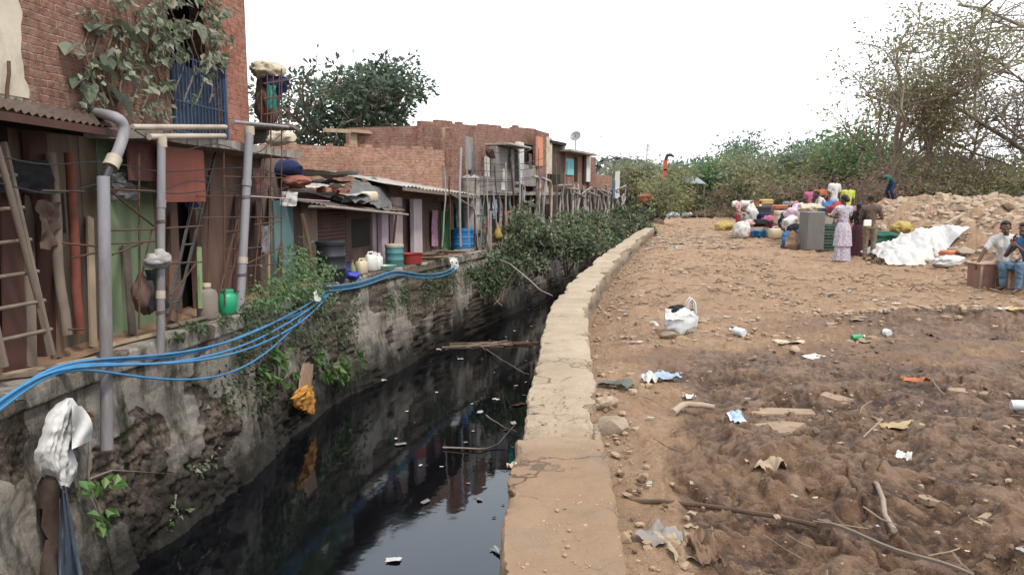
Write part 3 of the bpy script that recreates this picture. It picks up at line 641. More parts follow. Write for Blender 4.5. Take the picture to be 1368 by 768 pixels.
# ================================================================== left bank: the tower and the shacks
FL = Face((-5.52, 6.5), (-4.97, 13.5))       # near ground-floor walls
FU = Face((-5.28, 6.5), (-4.68, 13.5))       # wall of the floor above
FE = Face((-4.82, 6.5), (-4.22, 13.5))       # edge of the ledge over the canal
def fbox(mb, F, x0, y0, x1, y1, out=0.0, th=.08, m=0, zb=None, zt=None, ch=0.0, u0=None, u1=None):
    """a slab on a facade, spanning the photo rectangle; its front stands `out` in front of the facade"""
    u0 = F.u(x0, out) if u0 is None else u0; u1 = F.u(x1, out) if u1 is None else u1
    xm = (x0 + x1) / 2
    z1 = F.pt(xm, y0, out)[2] if zt is None else zt; z0 = F.pt(xm, y1, out)[2] if zb is None else zb
    c = F.w((u0 + u1) / 2, (z0 + z1) / 2, out - th / 2)
    mb.box(c, (abs(u1 - u0), th, abs(z1 - z0)), math.atan2(F.d[1], F.d[0]), m, ch); return mb
def corrugated(mb, c00, c10, c01, c11, n=24, amp=.02, m=0, rows=3, jit=.0, seed=0):
    """corrugated sheet between four corners, ridges running from the 0 edge to the 1 edge"""
    c00, c10, c01, c11 = [np.asarray(q, float) for q in (c00, c10, c01, c11)]
    k = n * 4 + 1; u = np.linspace(0, 1, k); v = np.linspace(0, 1, rows)
    U, V = np.meshgrid(u, v, indexing='ij')
    P = (c00 * ((1 - U) * (1 - V))[..., None] + c10 * (U * (1 - V))[..., None] + c01 * ((1 - U) * V)[..., None] + c11 * (U * V)[..., None])
    nn = np.cross(c10 - c00, c01 - c00); nn /= np.linalg.norm(nn)
    P = P + nn * (np.sin(U * n * 2 * math.pi) * amp + jit * fbm(np.stack([U * 4 + seed, V * 2, U * 0], -1), 3, seed))[..., None]
    mb.grid(P, m); return mb
def near_house():
    root = thing('brick_house', 'tall near house, worn brick upper floor half hidden by creeper above a dark propped porch', 'house', (-5.4, 10, BZ))
    ul = -3.0; uc = FU.u(339)                       # far corner
    zb, zt = 2.46, 6.6
    # upper floor: brick piers, a deep opening, cream plaster at the near end
    mb = MB()
    fbox(mb, FU, 45, 0, 238, 150, 0, .24, zb=zb, zt=zt)
    fbox(mb, FU, 304, 0, 339, 150, 0, .24, zb=zb, zt=zt, u1=uc)
    u0, u1 = FU.u(238), FU.u(304)
    fbox(mb, FU, 238, 0, 304, 40, -.01, .22, zb=5.25, zt=zt)
    q = FU.w(uc - .115, 0, -.24); e = FU.w(uc - .115, 0, -5)
    mb.box(((q[0] + e[0]) / 2, (q[1] + e[1]) / 2, (zb + zt) / 2), (.225, 4.76, zt - zb), math.atan2(FU.d[1], FU.d[0]))
    part(mb, 'wall', brick_old, root, 'worn dull red brick wall of the upper floor')
    mb = MB(); fbox(mb, FU, 306, 0, 338.5, 150, .006, .05, zb=zb + .05, zt=zt - .3)
    part(mb, 'brick_pier', brick_red, root, 'brighter red brick pier at the far corner')
    mb = MB(); u1p = FU.u(47)
    t = np.linspace(0, 1, 40); z = np.linspace(2.62, zt, 60); Zg, Tg = np.meshgrid(z, t)
    edge = .10 * fbm(np.stack([Zg * 3, Zg * 0, Zg * 0], -1), 3, 5) - .55 * sstep(3.35, 3.0, Zg) * 0
    Ug = ul + (u1p - ul + edge) * Tg
    ob = .014 + .006 * fbm(np.stack([Ug * 3, Zg * 3, Zg * 0], -1), 3, 6)
    P = np.stack([FU.p0[0] + FU.d[0] * Ug + FU.n[0] * ob, FU.p0[1] + FU.d[1] * Ug + FU.n[1] * ob, Zg], -1); mb.grid(P)
    fbox(mb, FU, -60, 0, 44, 150, -.002, .24, zb=zb, zt=zt, u0=ul)
    part(mb, 'plaster', m_cream, root, 'peeling cream plaster at the near end', smooth=40)
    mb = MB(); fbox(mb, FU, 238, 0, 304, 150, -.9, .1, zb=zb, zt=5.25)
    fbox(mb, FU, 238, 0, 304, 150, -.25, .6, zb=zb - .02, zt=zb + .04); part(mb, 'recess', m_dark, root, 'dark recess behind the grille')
    # grille
    mb = MB(); zt_g = FU.pt(270, 84)[2]
    n = 15
    for k in range(n):
        u = u0 + .02 + (u1 - u0 - .04) * k / (n - 1); wob = .012 * math.sin(k * 2.1)
        mb.tube([FU.w(u + wob, zb + .03, .05), FU.w(u - wob, zt_g, .05)], .011, 6)
    for zz in (zb + .06, zb + .5, zt_g - .03): mb.tube([FU.w(u0, zz, .05), FU.w(u1, zz, .05)], .013, 6)
    mb.box(FU.w(u1 + .01, (zb + zt_g) / 2 + .1, .05), (.06, .06, zt_g - zb + .2), 0)
    part(mb, 'grille', m_bluemetal, root, 'blue painted iron balcony grille', smooth=50)
    mb = MB(); fbox(mb, FU, 240, 90, 300, 150, -.12, .02, zb=zb + .05, zt=zt_g - .1); part(mb, 'screen', M('faded_blue_sheet', (.045, .07, .12, 1), (.03, .045, .075, 1), dk=.5), root)
    # roof slab with a ragged eave
    mb = MB(); c = FU.w((ul + uc) / 2, zt + .06, -2.4); mb.box(c, (uc - ul + .5, 5.4, .12), math.atan2(FU.d[1], FU.d[0])); part(mb, 'roof', m_concrete, root)
    # floor slab
    mb = MB(); us = FU.u(150); ue = FL.u(352, 0)
    nse = 40
    for k in range(nse):
        a = us + (ue - us) * k / nse; b = us + (ue - us) * (k + 1) / nse; o = .50 + .05 * float(fbm(np.array([[k * .7, 0, 0]]), 2, 3)[0])
        mb.hexa([FU.w(a, 2.30 + .02 * math.sin(k), -.3), FU.w(b, 2.30 + .02 * math.sin(k + 1), -.3), FU.w(b, 2.30, o), FU.w(a, 2.30, o), FU.w(a, 2.44, -.3), FU.w(b, 2.44, -.3), FU.w(b, 2.43, o), FU.w(a, 2.43, o)][::1])
    mb2 = MB(); part(mb, 'floor_slab', m_concrete, root, 'ragged concrete slab edge')
    # lower floor walls (porch shade partly put into their dark colours)
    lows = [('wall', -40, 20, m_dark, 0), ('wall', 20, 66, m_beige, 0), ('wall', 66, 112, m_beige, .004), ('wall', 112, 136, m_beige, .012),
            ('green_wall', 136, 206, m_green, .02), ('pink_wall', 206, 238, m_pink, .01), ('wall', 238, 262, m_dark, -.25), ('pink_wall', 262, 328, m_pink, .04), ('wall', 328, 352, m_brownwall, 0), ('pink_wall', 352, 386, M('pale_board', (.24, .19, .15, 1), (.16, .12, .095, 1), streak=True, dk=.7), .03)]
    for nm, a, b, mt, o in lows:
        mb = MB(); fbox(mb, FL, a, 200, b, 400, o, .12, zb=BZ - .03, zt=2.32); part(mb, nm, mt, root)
    mb = MB(); fbox(mb, FL, 66, 258, 88, 312, .02, .03); part(mb, 'window', m_dark, root, 'small black window hole')
    mb = MB(); fbox(mb, FL, 48, 205, 72, 440, .12, .1, zb=BZ - .03, zt=2.3, ch=.01); part(mb, 'door_post', m_redwood, root, 'broad dark red timber post')
    mb = MB(); fbox(mb, FE, 222, 198, 277, 270, -.12, .02, ch=.004); part(mb, 'hanging_panel', m_redpanel, root, 'rust red sheet hanging under the slab')
    mb = MB(); fbox(mb, FL, 178, 192, 222, 242, .45, .03); part(mb, 'hanging_panel', M('dull_red_netting', (.15, .06, .05, 1), (.09, .04, .035, 1), scale=30, streak=True), root)
    # porch roof of tin over the near end, on a timber edge
    mb = MB(); P0, P1 = FE.pt(-60, 146, .12), FE.pt(152, 178, .12); P0[2] = 2.37; P1[2] = 2.36
    ub = FU.u(-70)
    a0 = FE.w(-1.5, 2.40, .15); a1 = FE.w(FE.u(152), 2.36, .10); b0 = FU.w(-1.5, 2.62, 0); b1 = FU.w(FU.u(156), 2.60, 0)
    corrugated(mb, a0, a1, b0, b1, 34, .018, rows=5, jit=.02)
    part(mb, 'porch_roof', m_tin, root, 'low rusty tin porch roof', smooth=60)
    mb = MB(); mb.beam(a0 + np.array([0, 0, -.06]), a1 + np.array([0, 0, -.06]), .05, .08); part(mb, 'roof_edge', m_redwood, root)
    # body behind
    mb = MB(); c = FU.w((ul + uc) / 2, 3.0, -2.9); mb.box(c, (uc - ul - .6, 4.0, 6.3), math.atan2(FU.d[1], FU.d[0])); part(mb, 'back_rooms', m_brownwall, root)
near_house()

# -- pipes, posts, props in front of the near house
def drain(label, x, ytop, ybot, r, group=None):
    pass
def wobble(p0, p1, n=7, a=.006, seed=0):
    t = np.linspace(0, 1, n)[:, None]; p = np.asarray(p0) * (1 - t) + np.asarray(p1) * t
    return p + a * np.stack([fbm(np.c_[t[:, 0] * 3 + seed, t[:, 0] * 0, t[:, 0] * 0], 2, seed), fbm(np.c_[t[:, 0] * 3 + seed, t[:, 0] * 0 + 5, t[:, 0] * 0], 2, seed + 1), t[:, 0] * 0], 1)
def soil_pipe():
    F = FE
    root = thing('drain_pipe', 'grey drainpipe with a broken bent elbow, running down past the ledge to the canal', 'pipe', F.pt(143, 590, .36))
    mb = MB(); mb.tube(wobble(F.pt(139, 236, .34), F.pt(143, 600, .36), 9), .064, 16)
    part(mb, 'lower_pipe', m_pipe, root, smooth=50)
    mb = MB(); pts = [FU.pt(118, 147, -.15), FU.pt(126, 151, .02), F.pt(150, 155, .3), F.pt(161, 160, .34), F.pt(166, 170, .35), F.pt(165, 182, .35), F.pt(158, 202, .34), F.pt(152, 215, .33)]
    P = np.array(pts); t = np.linspace(0, len(P) - 1, 26); P = np.stack([np.interp(t, np.arange(len(P)), P[:, k]) for k in range(3)], 1)
    for _ in range(3): P[1:-1] = (P[:-2] + P[2:] + 2 * P[1:-1]) / 4
    mb.tube(P, .060, 16, cap=False); part(mb, 'elbow', m_pipe, root, smooth=60)
    mb = MB(); a, b = F.pt(153, 211, .33), F.pt(147, 224, .33); d = (b - a)
    mb.tube([a, a + d * .4, b], .082, 16, cap=False); mb.tube([b, b - d * .5], .070, 16, cap=False); mb.tube([b - d * .3, b - d * .25], .07, 16); part(mb, 'collar', m_pipeold, root, smooth=40)
    mb = MB(); mb.tube([F.pt(146, 226, .33), F.pt(140, 240, .34)], .05, 14); part(mb, 'stub', m_blackplas, root, smooth=40)
soil_pipe()
def post(label, F, x0, y0, x1, y1, r, out=.2, cap=True):
    root = thing('standing_pipe', label, 'pipe', F.pt(x1, y1, out))
    mb = MB(); mb.tube(wobble(F.pt(x0, y0, out), F.pt(x1, y1, out), 9, .008, x0), r, 16); part(mb, 'pipe', m_pipe, root, smooth=50)
    for t_ in (.30, .72):
        a_, b_ = F.pt(x0, y0, out), F.pt(x1, y1, out); q = a_ + (b_ - a_) * t_; d_ = (b_ - a_) / np.linalg.norm(b_ - a_); mb = MB(); mb.tube([q - d_ * .05, q + d_ * .05], r * 1.14, 16); part(mb, 'coupling', m_pipeold if t_ > .5 else m_pipe, root, smooth=50)
        q = q + d_ * .25; mb = MB(); mb.tube([q + np.array([math.cos(g) * (r + .006), math.sin(g) * (r + .006), .012 * g / 3]) for g in np.linspace(0, 15, 46)], .005, 5); part(mb, 'wire_tie', m_rust, root)
    if cap:
        p = F.pt(x0, y0, out); mb = MB(); mb.lathe([(r * 1.16, -.10), (r * 1.2, .0), (r * 1.1, .035), (0, .04)], p, 16); part(mb, 'cap', m_pipeold, root, smooth=50)
    return root
post('grey upright pipe wrapped in pale cement rag halfway up', FE, 216, 186, 214, 474, .050)
post('thickest grey upright pipe, beside the green drum, leaning slightly', FE, 333, 172, 321, 418, .066)
mb = MB(); p = FE.pt(211, 347, .22); mb.ell(p, (.14, .13, .09), nz=.35, seed=3, n=3); mb.ell(p + [.02, 0, .07], (.08, .08, .08), nz=.3, seed=5, n=2); mb.ell(p + [-.05, .0, -.06], (.12, .09, .05), nz=.4, seed=9, n=2)
solo(mb, 'cement_wrap', M('cement_rag', (.40, .37, .36, 1), (.30, .28, .28, 1), bump=.6), 'lumpy pale cement rag tied around the middle grey pipe', 'rag', smooth=60)
def hpipe(label, a, b, r, mt):
    mb = MB(); mb.tube(wobble(a, b, 7, .012, r * 100), r, 12); solo(mb, 'horizontal_pipe', mt, label, 'pipe', smooth=50)
hpipe('upper sun-bleached pipe lying level along the slab edge below the blue grille', FE.pt(176, 170, .12), FE.pt(300, 170, .12), .036, m_pipeold)
hpipe('lower sun-bleached pipe under the longer one, ending at the grille post', FE.pt(200, 183, .17), FE.pt(300, 182, .17), .038, m_pipeold)
hpipe('short grey pipe running right from the top of the thick post', FE.pt(312, 163, .1), FE.pt(386, 170, .1), .028, m_pipe)

def ladder(label, F, rails, rungs, r, mt, out):
    root = thing('ladder', label, 'ladder', F.pt(rails[0][2], rails[0][3], out))
    P = []
    for k, (x0, y0, x1, y1) in enumerate(rails):
        a, b = F.pt(x0, y0, out - .25), F.pt(x1, y1, out); P.append((a, b))
        mb = MB(); mb.beam(a, b, r * 1.7, r * 2.2); part(mb, 'rail', mt, root)
    for t in rungs:
        mb = MB(); p = P[0][0] * (1 - t) + P[0][1] * t; q = P[1][0] * (1 - t) + P[1][1] * t; e = (q - p) * .12
        mb.tube([p - e, q + e], r * .8, 8); part(mb, 'rung', mt, root, smooth=50)
ladder('old dark wooden ladder leaning at the left edge with wide rungs', FE, [(4, 190, 69, 474), (-62, 190, 6, 490)], [.15, .3, .45, .6, .74, .88], .026, m_wood, .05)
ladder('steel ladder leaning behind the rust red sheet', FE, [(288, 204, 236, 416), (273, 200, 224, 420)], [.06, .17, .28, .39, .5, .61, .72, .83, .94], .018, M('dull_steel', (.12, .12, .125, 1), rough=.5, metal=.4), -.18)
def rod(name, label, cat, a, b, r, mt, n=8, group=None, sag=0.0):
    mb = MB(); P = wobble(a, b, 9, r * .5, float(abs(a[0] * 7 + b[2]))); P[:, 2] -= sag * np.sin(np.linspace(0, math.pi, 9)); mb.tube(P, r, n); return solo(mb, name, mt, label, cat, group, smooth=50)
rod('timber_prop', 'grey plank-like prop leaning against the beige wall left of the red post', 'prop', FL.pt(70, 205, .2), FL.pt(88, 448, .45), .055, m_wood)
rod('timber_prop', 'round red-orange post leaning slightly beside the near drainpipe', 'prop', FL.pt(94, 205, .25), FL.pt(106, 446, .4), .052, m_redpipe, 12)
rod('timber_prop', 'thin dark pole slanting across the left edge porch', 'prop', FE.pt(-4, 196, .1), FE.pt(72, 478, -.05), .03, m_wood)
rod('timber_prop', 'thin pole at the far left edge above the porch roof', 'prop', FU.pt(12, 82, .06), FU.pt(9, 146, .06), .018, m_rust)
# rebar rods under the porch and beyond: each its own rod
def rebar(x0, y0, x1, y1, o0, o1, F=FE, r=.0125, label=None, group='rusty reinforcing rods tied across the porch'):
    rod('rebar_rod', label or 'thin rusty reinforcing rod tied across the porch props', 'rebar rod', F.pt(x0, y0, o0), F.pt(x1, y1, o1), r, m_rust, 6, group)
for q in [(56, 255, 112, 256, 0, 0), (128, 252, 218, 256, .1, .15), (84, 325, 140, 330, .05, .2), (95, 345, 140, 335, 0, .25), (92, 440, 112, 440, 0, 0), (186, 205, 186, 440, 0, 0), (148, 256, 206, 302, .05, .05), (146, 308, 212, 306, .05, .15), (148, 326, 210, 322, .0, .15), (150, 340, 190, 325, .05, .05),
          (204, 305, 182, 400, .0, .0), (222, 305, 270, 302, .1, .05), (222, 352, 270, 350, .1, .05), (228, 395, 262, 352, 0, 0)]: rebar(*q)
# the rusty cage of rods right of the thick pipe
cage = [(298, 236, 388, 238), (262, 262, 390, 262), (270, 291, 376, 290), (296, 310, 330, 308), (300, 334, 350, 330), (300, 358, 378, 352), (332, 382, 366, 380), (340, 300, 376, 296),
        (299, 185, 300, 405), (325, 262, 291, 402), (334, 262, 300, 408), (356, 196, 338, 400), (376, 92, 376, 388), (362, 150, 362, 400), (349, 220, 349, 402), (330, 352, 376, 330)]
for q in cage: rebar(*q, .02, .05, FE, .012, 'thin rusty reinforcing rod in the tied cage right of the thick grey pipe', 'rusty rods of the cage by the thick pipe')
def cagetop():
    root = thing('balcony_cage', 'open rusty iron balcony cage clinging to the far corner of the tall brick house', 'balcony', FU.pt(345, 165, .1))
    mb = MB(); 
    for x in (349, 357, 365, 373, 386):
        mb.tube([FU.pt(x, 100 if x > 355 else 120, .35 if x % 2 else -.1), FU.pt(x, 168, .35 if x % 2 else -.1)], .013, 6)
    for y in (104, 124, 145, 162): mb.tube([FU.pt(345, y + 2, -.1), FU.pt(373, y, -.1), FU.pt(386, y + 3, .35), FU.pt(352, y + 8, .35)], .012, 6)
    part(mb, 'frame', m_rust, root, smooth=50)
    mb = MB(); mb.box(FU.pt(358, 170, .05), (1.0, .8, .06), .1); part(mb, 'floor', m_wood, root)
cagetop()
def crump(mb, p, r3, seed):
    v, f = ico(4); v = v * (1 + .25 * fbm(v * 1.3 + seed * 3.7, 3, seed) - .35 * np.abs(fbm(v * np.array([2.8, 2.8, 1.2]) + seed, 3, seed + 5)) + .12)[:, None]; return mb.add(v * np.asarray(r3, float) + p, f)
mb = MB(); p = FU.pt(356, 128, -.05); crump(mb, p + [0, 0, -.1], (.24, .2, .45), 4); solo(mb, 'cloth_bundle', c_brown, 'brown hanging bundle of old cloth on the balcony cage', 'bundle', smooth=60)
mb = MB(); p = FU.pt(357, 95, .0); crump(mb, p, (.30, .24, .17), 6); solo(mb, 'cloth_bundle', c_cream, 'pale rolled bundle on top of the balcony cage', 'bundle', smooth=60)
mb = MB(); p = FU.pt(366, 112, .1); crump(mb, p, (.24, .2, .2), 8); solo(mb, 'cloth_bundle', c_navy, 'dark navy cloth bundle under the pale roll on the balcony cage', 'bundle', smooth=60)
mb = MB(); p = FU.pt(364, 130, .2); mb.sheet(p, .14, .42, .05, 4, rot=euler(R(90), 0, .2)); solo(mb, 'hanging_cloth', c_teal, 'small teal cloth hanging on the balcony cage', 'cloth', smooth=60)

# creeper on the tower: dusty leaves in clumps that hang away from the wall
def creeper():
    root = thing('climbing_plant', 'dusty creeper with large pale leaves hanging over the upper brick wall', 'climbing plant', FU.pt(190, 160, .05))
    mb = MB(); r = np.random.default_rng(3); P = []; D = []
    for cx, cy, sx, sy, n, o in [(170, 16, 36, 20, 150, .2), (225, 24, 40, 20, 260, .3), (262, 38, 34, 14, 220, .4), (200, 66, 26, 20, 190, .25), (152, 56, 22, 22, 80, .15), (285, 46, 20, 9, 130, .4), (278, 76, 24, 7, 140, .42), (215, 104, 16, 22, 150, .2), (190, 132, 14, 18, 90, .15), (252, 118, 10, 14, 70, .2), (238, 60, 24, 14, 150, .35), (306, 40, 8, 6, 60, .42), (222, 4, 46, 10, 200, .35), (130, 70, 16, 24, 50, .12), (120, 120, 16, 14, 40, .12), (268, 100, 10, 18, 70, .3), (170, 95, 12, 16, 50, .15), (120, 20, 20, 16, 40, .12), (290, 20, 16, 8, 70, .4), (225, 145, 16, 8, 50, .1)]:
        for k in range(n):
            x, y = r.normal(cx, sx * .68), r.normal(cy, sy * .75)
            if x > 326 or y > 168 or x < 92 or r.uniform() < .38 or fbm(np.array([[x * .045, y * .05, 0]]), 2, 9)[0] < -.12: continue
            P.append(FU.pt(x, y, abs(r.normal(.05, o * .6)))); D.append(np.array([.5, -.2, -.55]))
    mb.leaves(np.concatenate([np.array(P), np.array(P)[::3] + .05]), np.concatenate([np.array(D), np.array(D)[::3]]), .12, 5, asp=.6, fold=.2, droop=.25); 
    part(mb, 'foliage', lf_vine, root)
    mb = MB()
    for x, y, a in [(98, 60, 200), (112, 105, 190), (120, 112, 240), (135, 108, 300), (148, 122, 330), (150, 128, 300), (125, 92, 30), (140, 36, 210), (150, 28, 330), (160, 45, 20), (175, 40, 330), (130, 40, 160), (142, 72, 250), (158, 88, 300), (185, 85, 300), (205, 55, 270), (262, 30, 260), (118, 75, 170)]:
        k = x * 7 + y; mb.bigleaf(FU.pt(x, y, .06), np.array([.35 + math.cos(R(a)) * .2, math.cos(R(a)), -.1 + .4 * math.sin(R(a))]), .26 + .12 * (k % 5) / 5, .15 + .05 * (k % 3), k, curl=.5 + .4 * (k % 4) / 4)
    part(mb, 'foliage', leafmat('big_dusty_leaf', [(.16, .19, .14), (.26, .29, .23), (.10, .13, .09)]), root)
    mb = MB()
    for k in range(14):
        x = 120 + k * 12; y0 = 150 - 4 * (k % 5); pts = [FU.pt(x + 8 * math.sin(k + j), y0 - j * 18, .04 + .02 * math.sin(j * 2 + k)) for j in range(8)]
        mb.tube(pts, np.linspace(.016, .006, 8), 6)
    part(mb, 'stem', m_bark, root, smooth=60)
creeper()
# clutter under the porch: boards, cloths and cables
cl = np.random.default_rng(51)
for k, (x, w, y0, mt, lb) in enumerate([(38, .14, 262, m_wood, 'grey board propped on the wall just behind the near ladder'), (78, .10, 300, m_brownwood, 'brown board standing under the small black window hole'), (120, .12, 290, m_woodpale, 'pale narrow board leaning between the red-orange post and the drainpipe'), (168, .16, 330, m_tin, 'rusty tin strip leaning on the pale green wall'), (232, .2, 285, m_pink, 'pinkish sheet leaning left of the steel ladder'), (282, .10, 230, m_brownwood, 'brown upright batten on the pink wall'), (316, .14, 262, m_redwood, 'dark red batten left of the thick grey pipe'), (344, .22, 270, m_maroon, 'maroon board right of the thick grey pipe'), (362, .12, 250, m_woodpale, 'pale batten inside the rusty cage'), (380, .16, 262, m_brownwood, 'brown board at the right side of the rusty cage'), (14, .3, 250, m_redwood, 'dark red shutter board at the left edge behind the ladder')]):
    a, b = FL.pt(x, y0, .06), FL.pt(x + cl.normal(0, 5), 400, .34); b[2] = BZ
    mb = MB(); mb.beam(a, b, w, .025, up=np.array([FL.n[0], FL.n[1], 0])); solo(mb, 'board', mt, lb, 'board')
for k, (x, y, w, h, mt, lb) in enumerate([(62, 300, .35, .5, c_brown, 'brown cloth hung on the red timber post'), (158, 250, .5, .35, c_tarp, 'charcoal cloth hung high across the pale green wall'), (250, 250, .3, .6, c_navy, 'navy cloth hung in the dark gap behind the steel ladder'), (346, 242, .5, .5, c_maroon, 'maroon cloth hung at the top of the rusty cage'), (352, 320, .35, .5, c_grey, 'grey cloth hung low inside the rusty cage'), (30, 235, .8, .35, c_black, 'black sheet hung under the near end of the porch roof')]):
    mb = MB(); mb.sheet(FL.pt(x, y, .3), w, h, .12, 60 + k, 16, rot=euler(R(90), 0, math.atan2(FL.d[1], FL.d[0])), rag=.2); solo(mb, 'hanging_cloth', mt, lb, 'cloth', smooth=60)
for k, pts in enumerate([[(-20, 205), (60, 222), (140, 214), (215, 232), (330, 222), (386, 236)], [(-20, 240), (70, 262), (150, 240), (230, 262), (330, 246)], [(140, 236), (200, 262), (262, 238), (330, 262), (386, 250)], [(176, 172), (230, 205), (290, 190), (340, 210), (380, 176)]]):
    mb = MB(); P = np.array([FE.pt(x, y, .06 + .02 * k) for x, y in pts]); t = np.linspace(0, len(P) - 1, 30); P = np.stack([np.interp(t, np.arange(len(P)), P[:, q]) for q in range(3)], 1)
    for _ in range(4): P[1:-1] = (P[:-2] + P[2:] + 2 * P[1:-1]) / 4
    mb.tube(P, .008, 5); solo(mb, 'cable', m_blackplas, ['highest black cable looping along the porch', 'black cable looping low from the left edge to the thick pipe', 'black cable sagging across the pale green and pink walls', 'black cable hanging in front of the slab edge'][k], 'cable', smooth=60)
# objects standing on the near ledge
p = FE.pt(304, 404, .02); p[2] = BZ
root = thing('plastic_drum', 'bright green plastic drum with screw lid standing by the thick grey pipe', 'drum', p)
mb = MB(); mb.lathe([(0, 0), (.13, 0), (.15, .03), (.155, .16), (.15, .26), (.12, .31), (.09, .325)], p, 20); part(mb, 'body', m_greenplas, root, smooth=40)
mb = MB(); mb.lathe([(.10, .315), (.10, .36), (.09, .37), (0, .37)], p, 18); part(mb, 'lid', m_greenplas, root, smooth=40)
p = FE.pt(277, 408, -.05); p[2] = BZ
root = thing('water_can', 'dusty grey water can with narrow neck left of the green drum', 'can', p)
mb = MB(); mb.lathe([(0, 0), (.14, 0), (.15, .03), (.15, .36), (.13, .41), (.06, .44), (.055, .48)], p, 20); part(mb, 'body', M('dusty_can', (.26, .22, .19, 1), (.20, .17, .15, 1)), root, smooth=40)
mb = MB(); mb.lathe([(.065, .47), (.065, .52), (0, .525)], p, 14); part(mb, 'cap', m_creamplas, root, smooth=40)
mb = MB(); p = FE.pt(263, 345, -.1); mb.beam(FE.pt(266, 330, -.1), FE.pt(268, 412, -.05), .10, .03); solo(mb, 'plank', M('lime_green_board', (.26, .36, .18, 1), dk=.5, streak=True), 'narrow lime green board standing left of the grey water can', 'plank')
mb = MB(); p = FE.pt(190, 392, -.05); mb.ell(p, (.10, .2, .26), nz=.35, seed=14, n=3); mb.ell(p + [.0, .15, -.15], (.09, .16, .12), nz=.4, seed=15, n=2); solo(mb, 'cloth_bundle', c_brown, 'dark brown sack-like bundle hanging before the green wall', 'bundle', smooth=60)
mb = MB(); mb.sheet(FE.pt(205, 385, .0), .4, .5, .1, 17, rot=euler(R(85), 0, 1.4)); solo(mb, 'hanging_cloth', c_black, 'black rag hanging on the rods next to the wrapped pipe', 'cloth', smooth=60)
for k, (x, y, rz, L) in enumerate([(30, 462, .4, 1.1), (66, 452, .9, .9), (250, 428, 1.3, .8), (180, 446, 1.2, .9)]):
    p = FE.pt(x, y, -.1); p[2] = BZ + .02
    mb = MB(); d = np.array([math.cos(rz), math.sin(rz), 0]) * L / 2; mb.beam(p - d, p + d + [0, 0, .02], .10, .025); solo(mb, 'plank', m_woodpale if k % 2 else m_wood, ['grey plank lying on the ledge by the near ladder', 'pale board lying on the ledge below the red post', 'grey plank on the ledge between the two right grey pipes', 'pale board lying at the foot of the pale green wall'][k], 'plank')
# ================================================================== the shacks and houses further along the left bank
F2 = Face((-4.86, 14.2), (-3.72, 18.9)); F3 = Face((-3.72, 18.9), (-2.45, 22.9))
E2 = Face((-3.96, 14.2), (-2.79, 18.9)); E3 = Face((-2.79, 18.9), (-1.52, 22.9))
W1 = Face((-6.7, 21.9), (-1.85, 24.5)); W2 = Face((-6.9, 25.0), (-1.9, 27.6))
F4 = Face((-1.85, 24.5), (1.85, 35.8)); F5 = Face((1.85, 35.8), (6.6, 47.5)); E4 = Face((-.9, 24.5), (2.75, 35.8)); E5 = Face((2.75, 35.8), (7.4, 47.5))
def junk_sheet(label, p, sx, sy, h, seed, mt, rz=0, cat='sheet', name='roof_sheet', tilt=0, rag=.15):
    mb = MB(); mb.sheet(p, sx, sy, h, seed, 16, rz=rz, rot=euler(tilt, 0, rz), rag=rag); return solo(mb, name, mt, label, cat, smooth=60)
def low_shack():
    root = thing('tin_shack', 'low dark shack with sagging junk-laden tin roof right behind the black drum', 'shack', (-4.7, 16.4, BZ))
    for nm, a, b, mt, o in [('wall', 366, 392, m_teal, .02), ('wall', 392, 404, m_brownwall, .0), ('wall', 404, 424, m_wood, .03), ('wall', 462, 498, m_brownwall, 0), ('wall', 498, 521, m_lilac, .04)]:
        mb = MB(); fbox(mb, F2, a, 260, b, 380, o, .1, zb=BZ - .03, zt=1.5); part(mb, nm, mt, root)
    mb = MB(); u0, u1 = F2.u(422), F2.u(464)
    corrugated(mb, F2.w(u0, BZ, 0), F2.w(u0, 1.5, 0), F2.w(u1, BZ, 0), F2.w(u1, 1.5, 0), 20, .018); part(mb, 'wall', m_maroon, root, 'dark maroon corrugated wall', smooth=60)
    mb = MB(); fbox(mb, F2, 470, 292, 494, 330, .01, .04); part(mb, 'window', m_dark, root, 'dark barred window')
    mb = MB(); mb.beam(F2.pt(404, 285, .35), F2.pt(424, 385, .45), .16, .05); part(mb, 'prop', m_brownwood, root, 'brown board leaning against the wall')
    # roof: sloping tin, lower edge forward
    mb = MB(); z0 = F2.pt(450, 275, .55)[2]
    u0, u1 = F2.u(380), F2.u(512)
    q = [F2.w(u0, z0 + .05, .55), F2.w(u1, z0 - .12, .60), F2.w(u0, z0 + .55, -1.6), F2.w(u1, z0 + .35, -1.6)]
    corrugated(mb, *q, 26, .02, rows=6, jit=.07, seed=2); part(mb, 'roof', m_tin, root, smooth=60)
    mb = MB(); mb.tube(wobble(q[0] + [0, 0, -.05], q[1] + [0, 0, -.05], 9, .03, 3), .03, 8); part(mb, 'eave_pole', m_wood, root, smooth=50)
    mb = MB(); c = F2.w((u0 + u1) / 2, .6, -1.2); mb.box(c, (u1 - u0 - .2, 1.9, 1.6), math.atan2(F2.d[1], F2.d[0])); part(mb, 'back_wall', m_dark, root)
low_shack()
def R2(px, py, o): return F2.pt(px, py, o)
junk_sheet('long dirty white tarpaulin strip flung along the top of the low shack roof', R2(418, 236, -1.0), 2.6, 1.1, .12, 3, c_white, 1.2, tilt=-.1)
junk_sheet('rumpled pale sheet hanging over the front edge of the low shack roof at left', R2(398, 252, -.2), 1.1, .8, .12, 5, c_cream, 1.2)
junk_sheet('pale folded sheet in the middle of the junk on the low shack roof', R2(430, 252, .0), 1.0, .7, .16, 6, m_tinlight, .8)
junk_sheet('grey asbestos scrap lying flat across the low shack roof', R2(462, 262, .2), 1.6, .7, .07, 8, m_tinlight, 1.4)
junk_sheet('black plastic film bunched under the white tarpaulin on the low shack roof', R2(420, 246, -.3), 1.8, .7, .22, 9, c_black, 1.2)
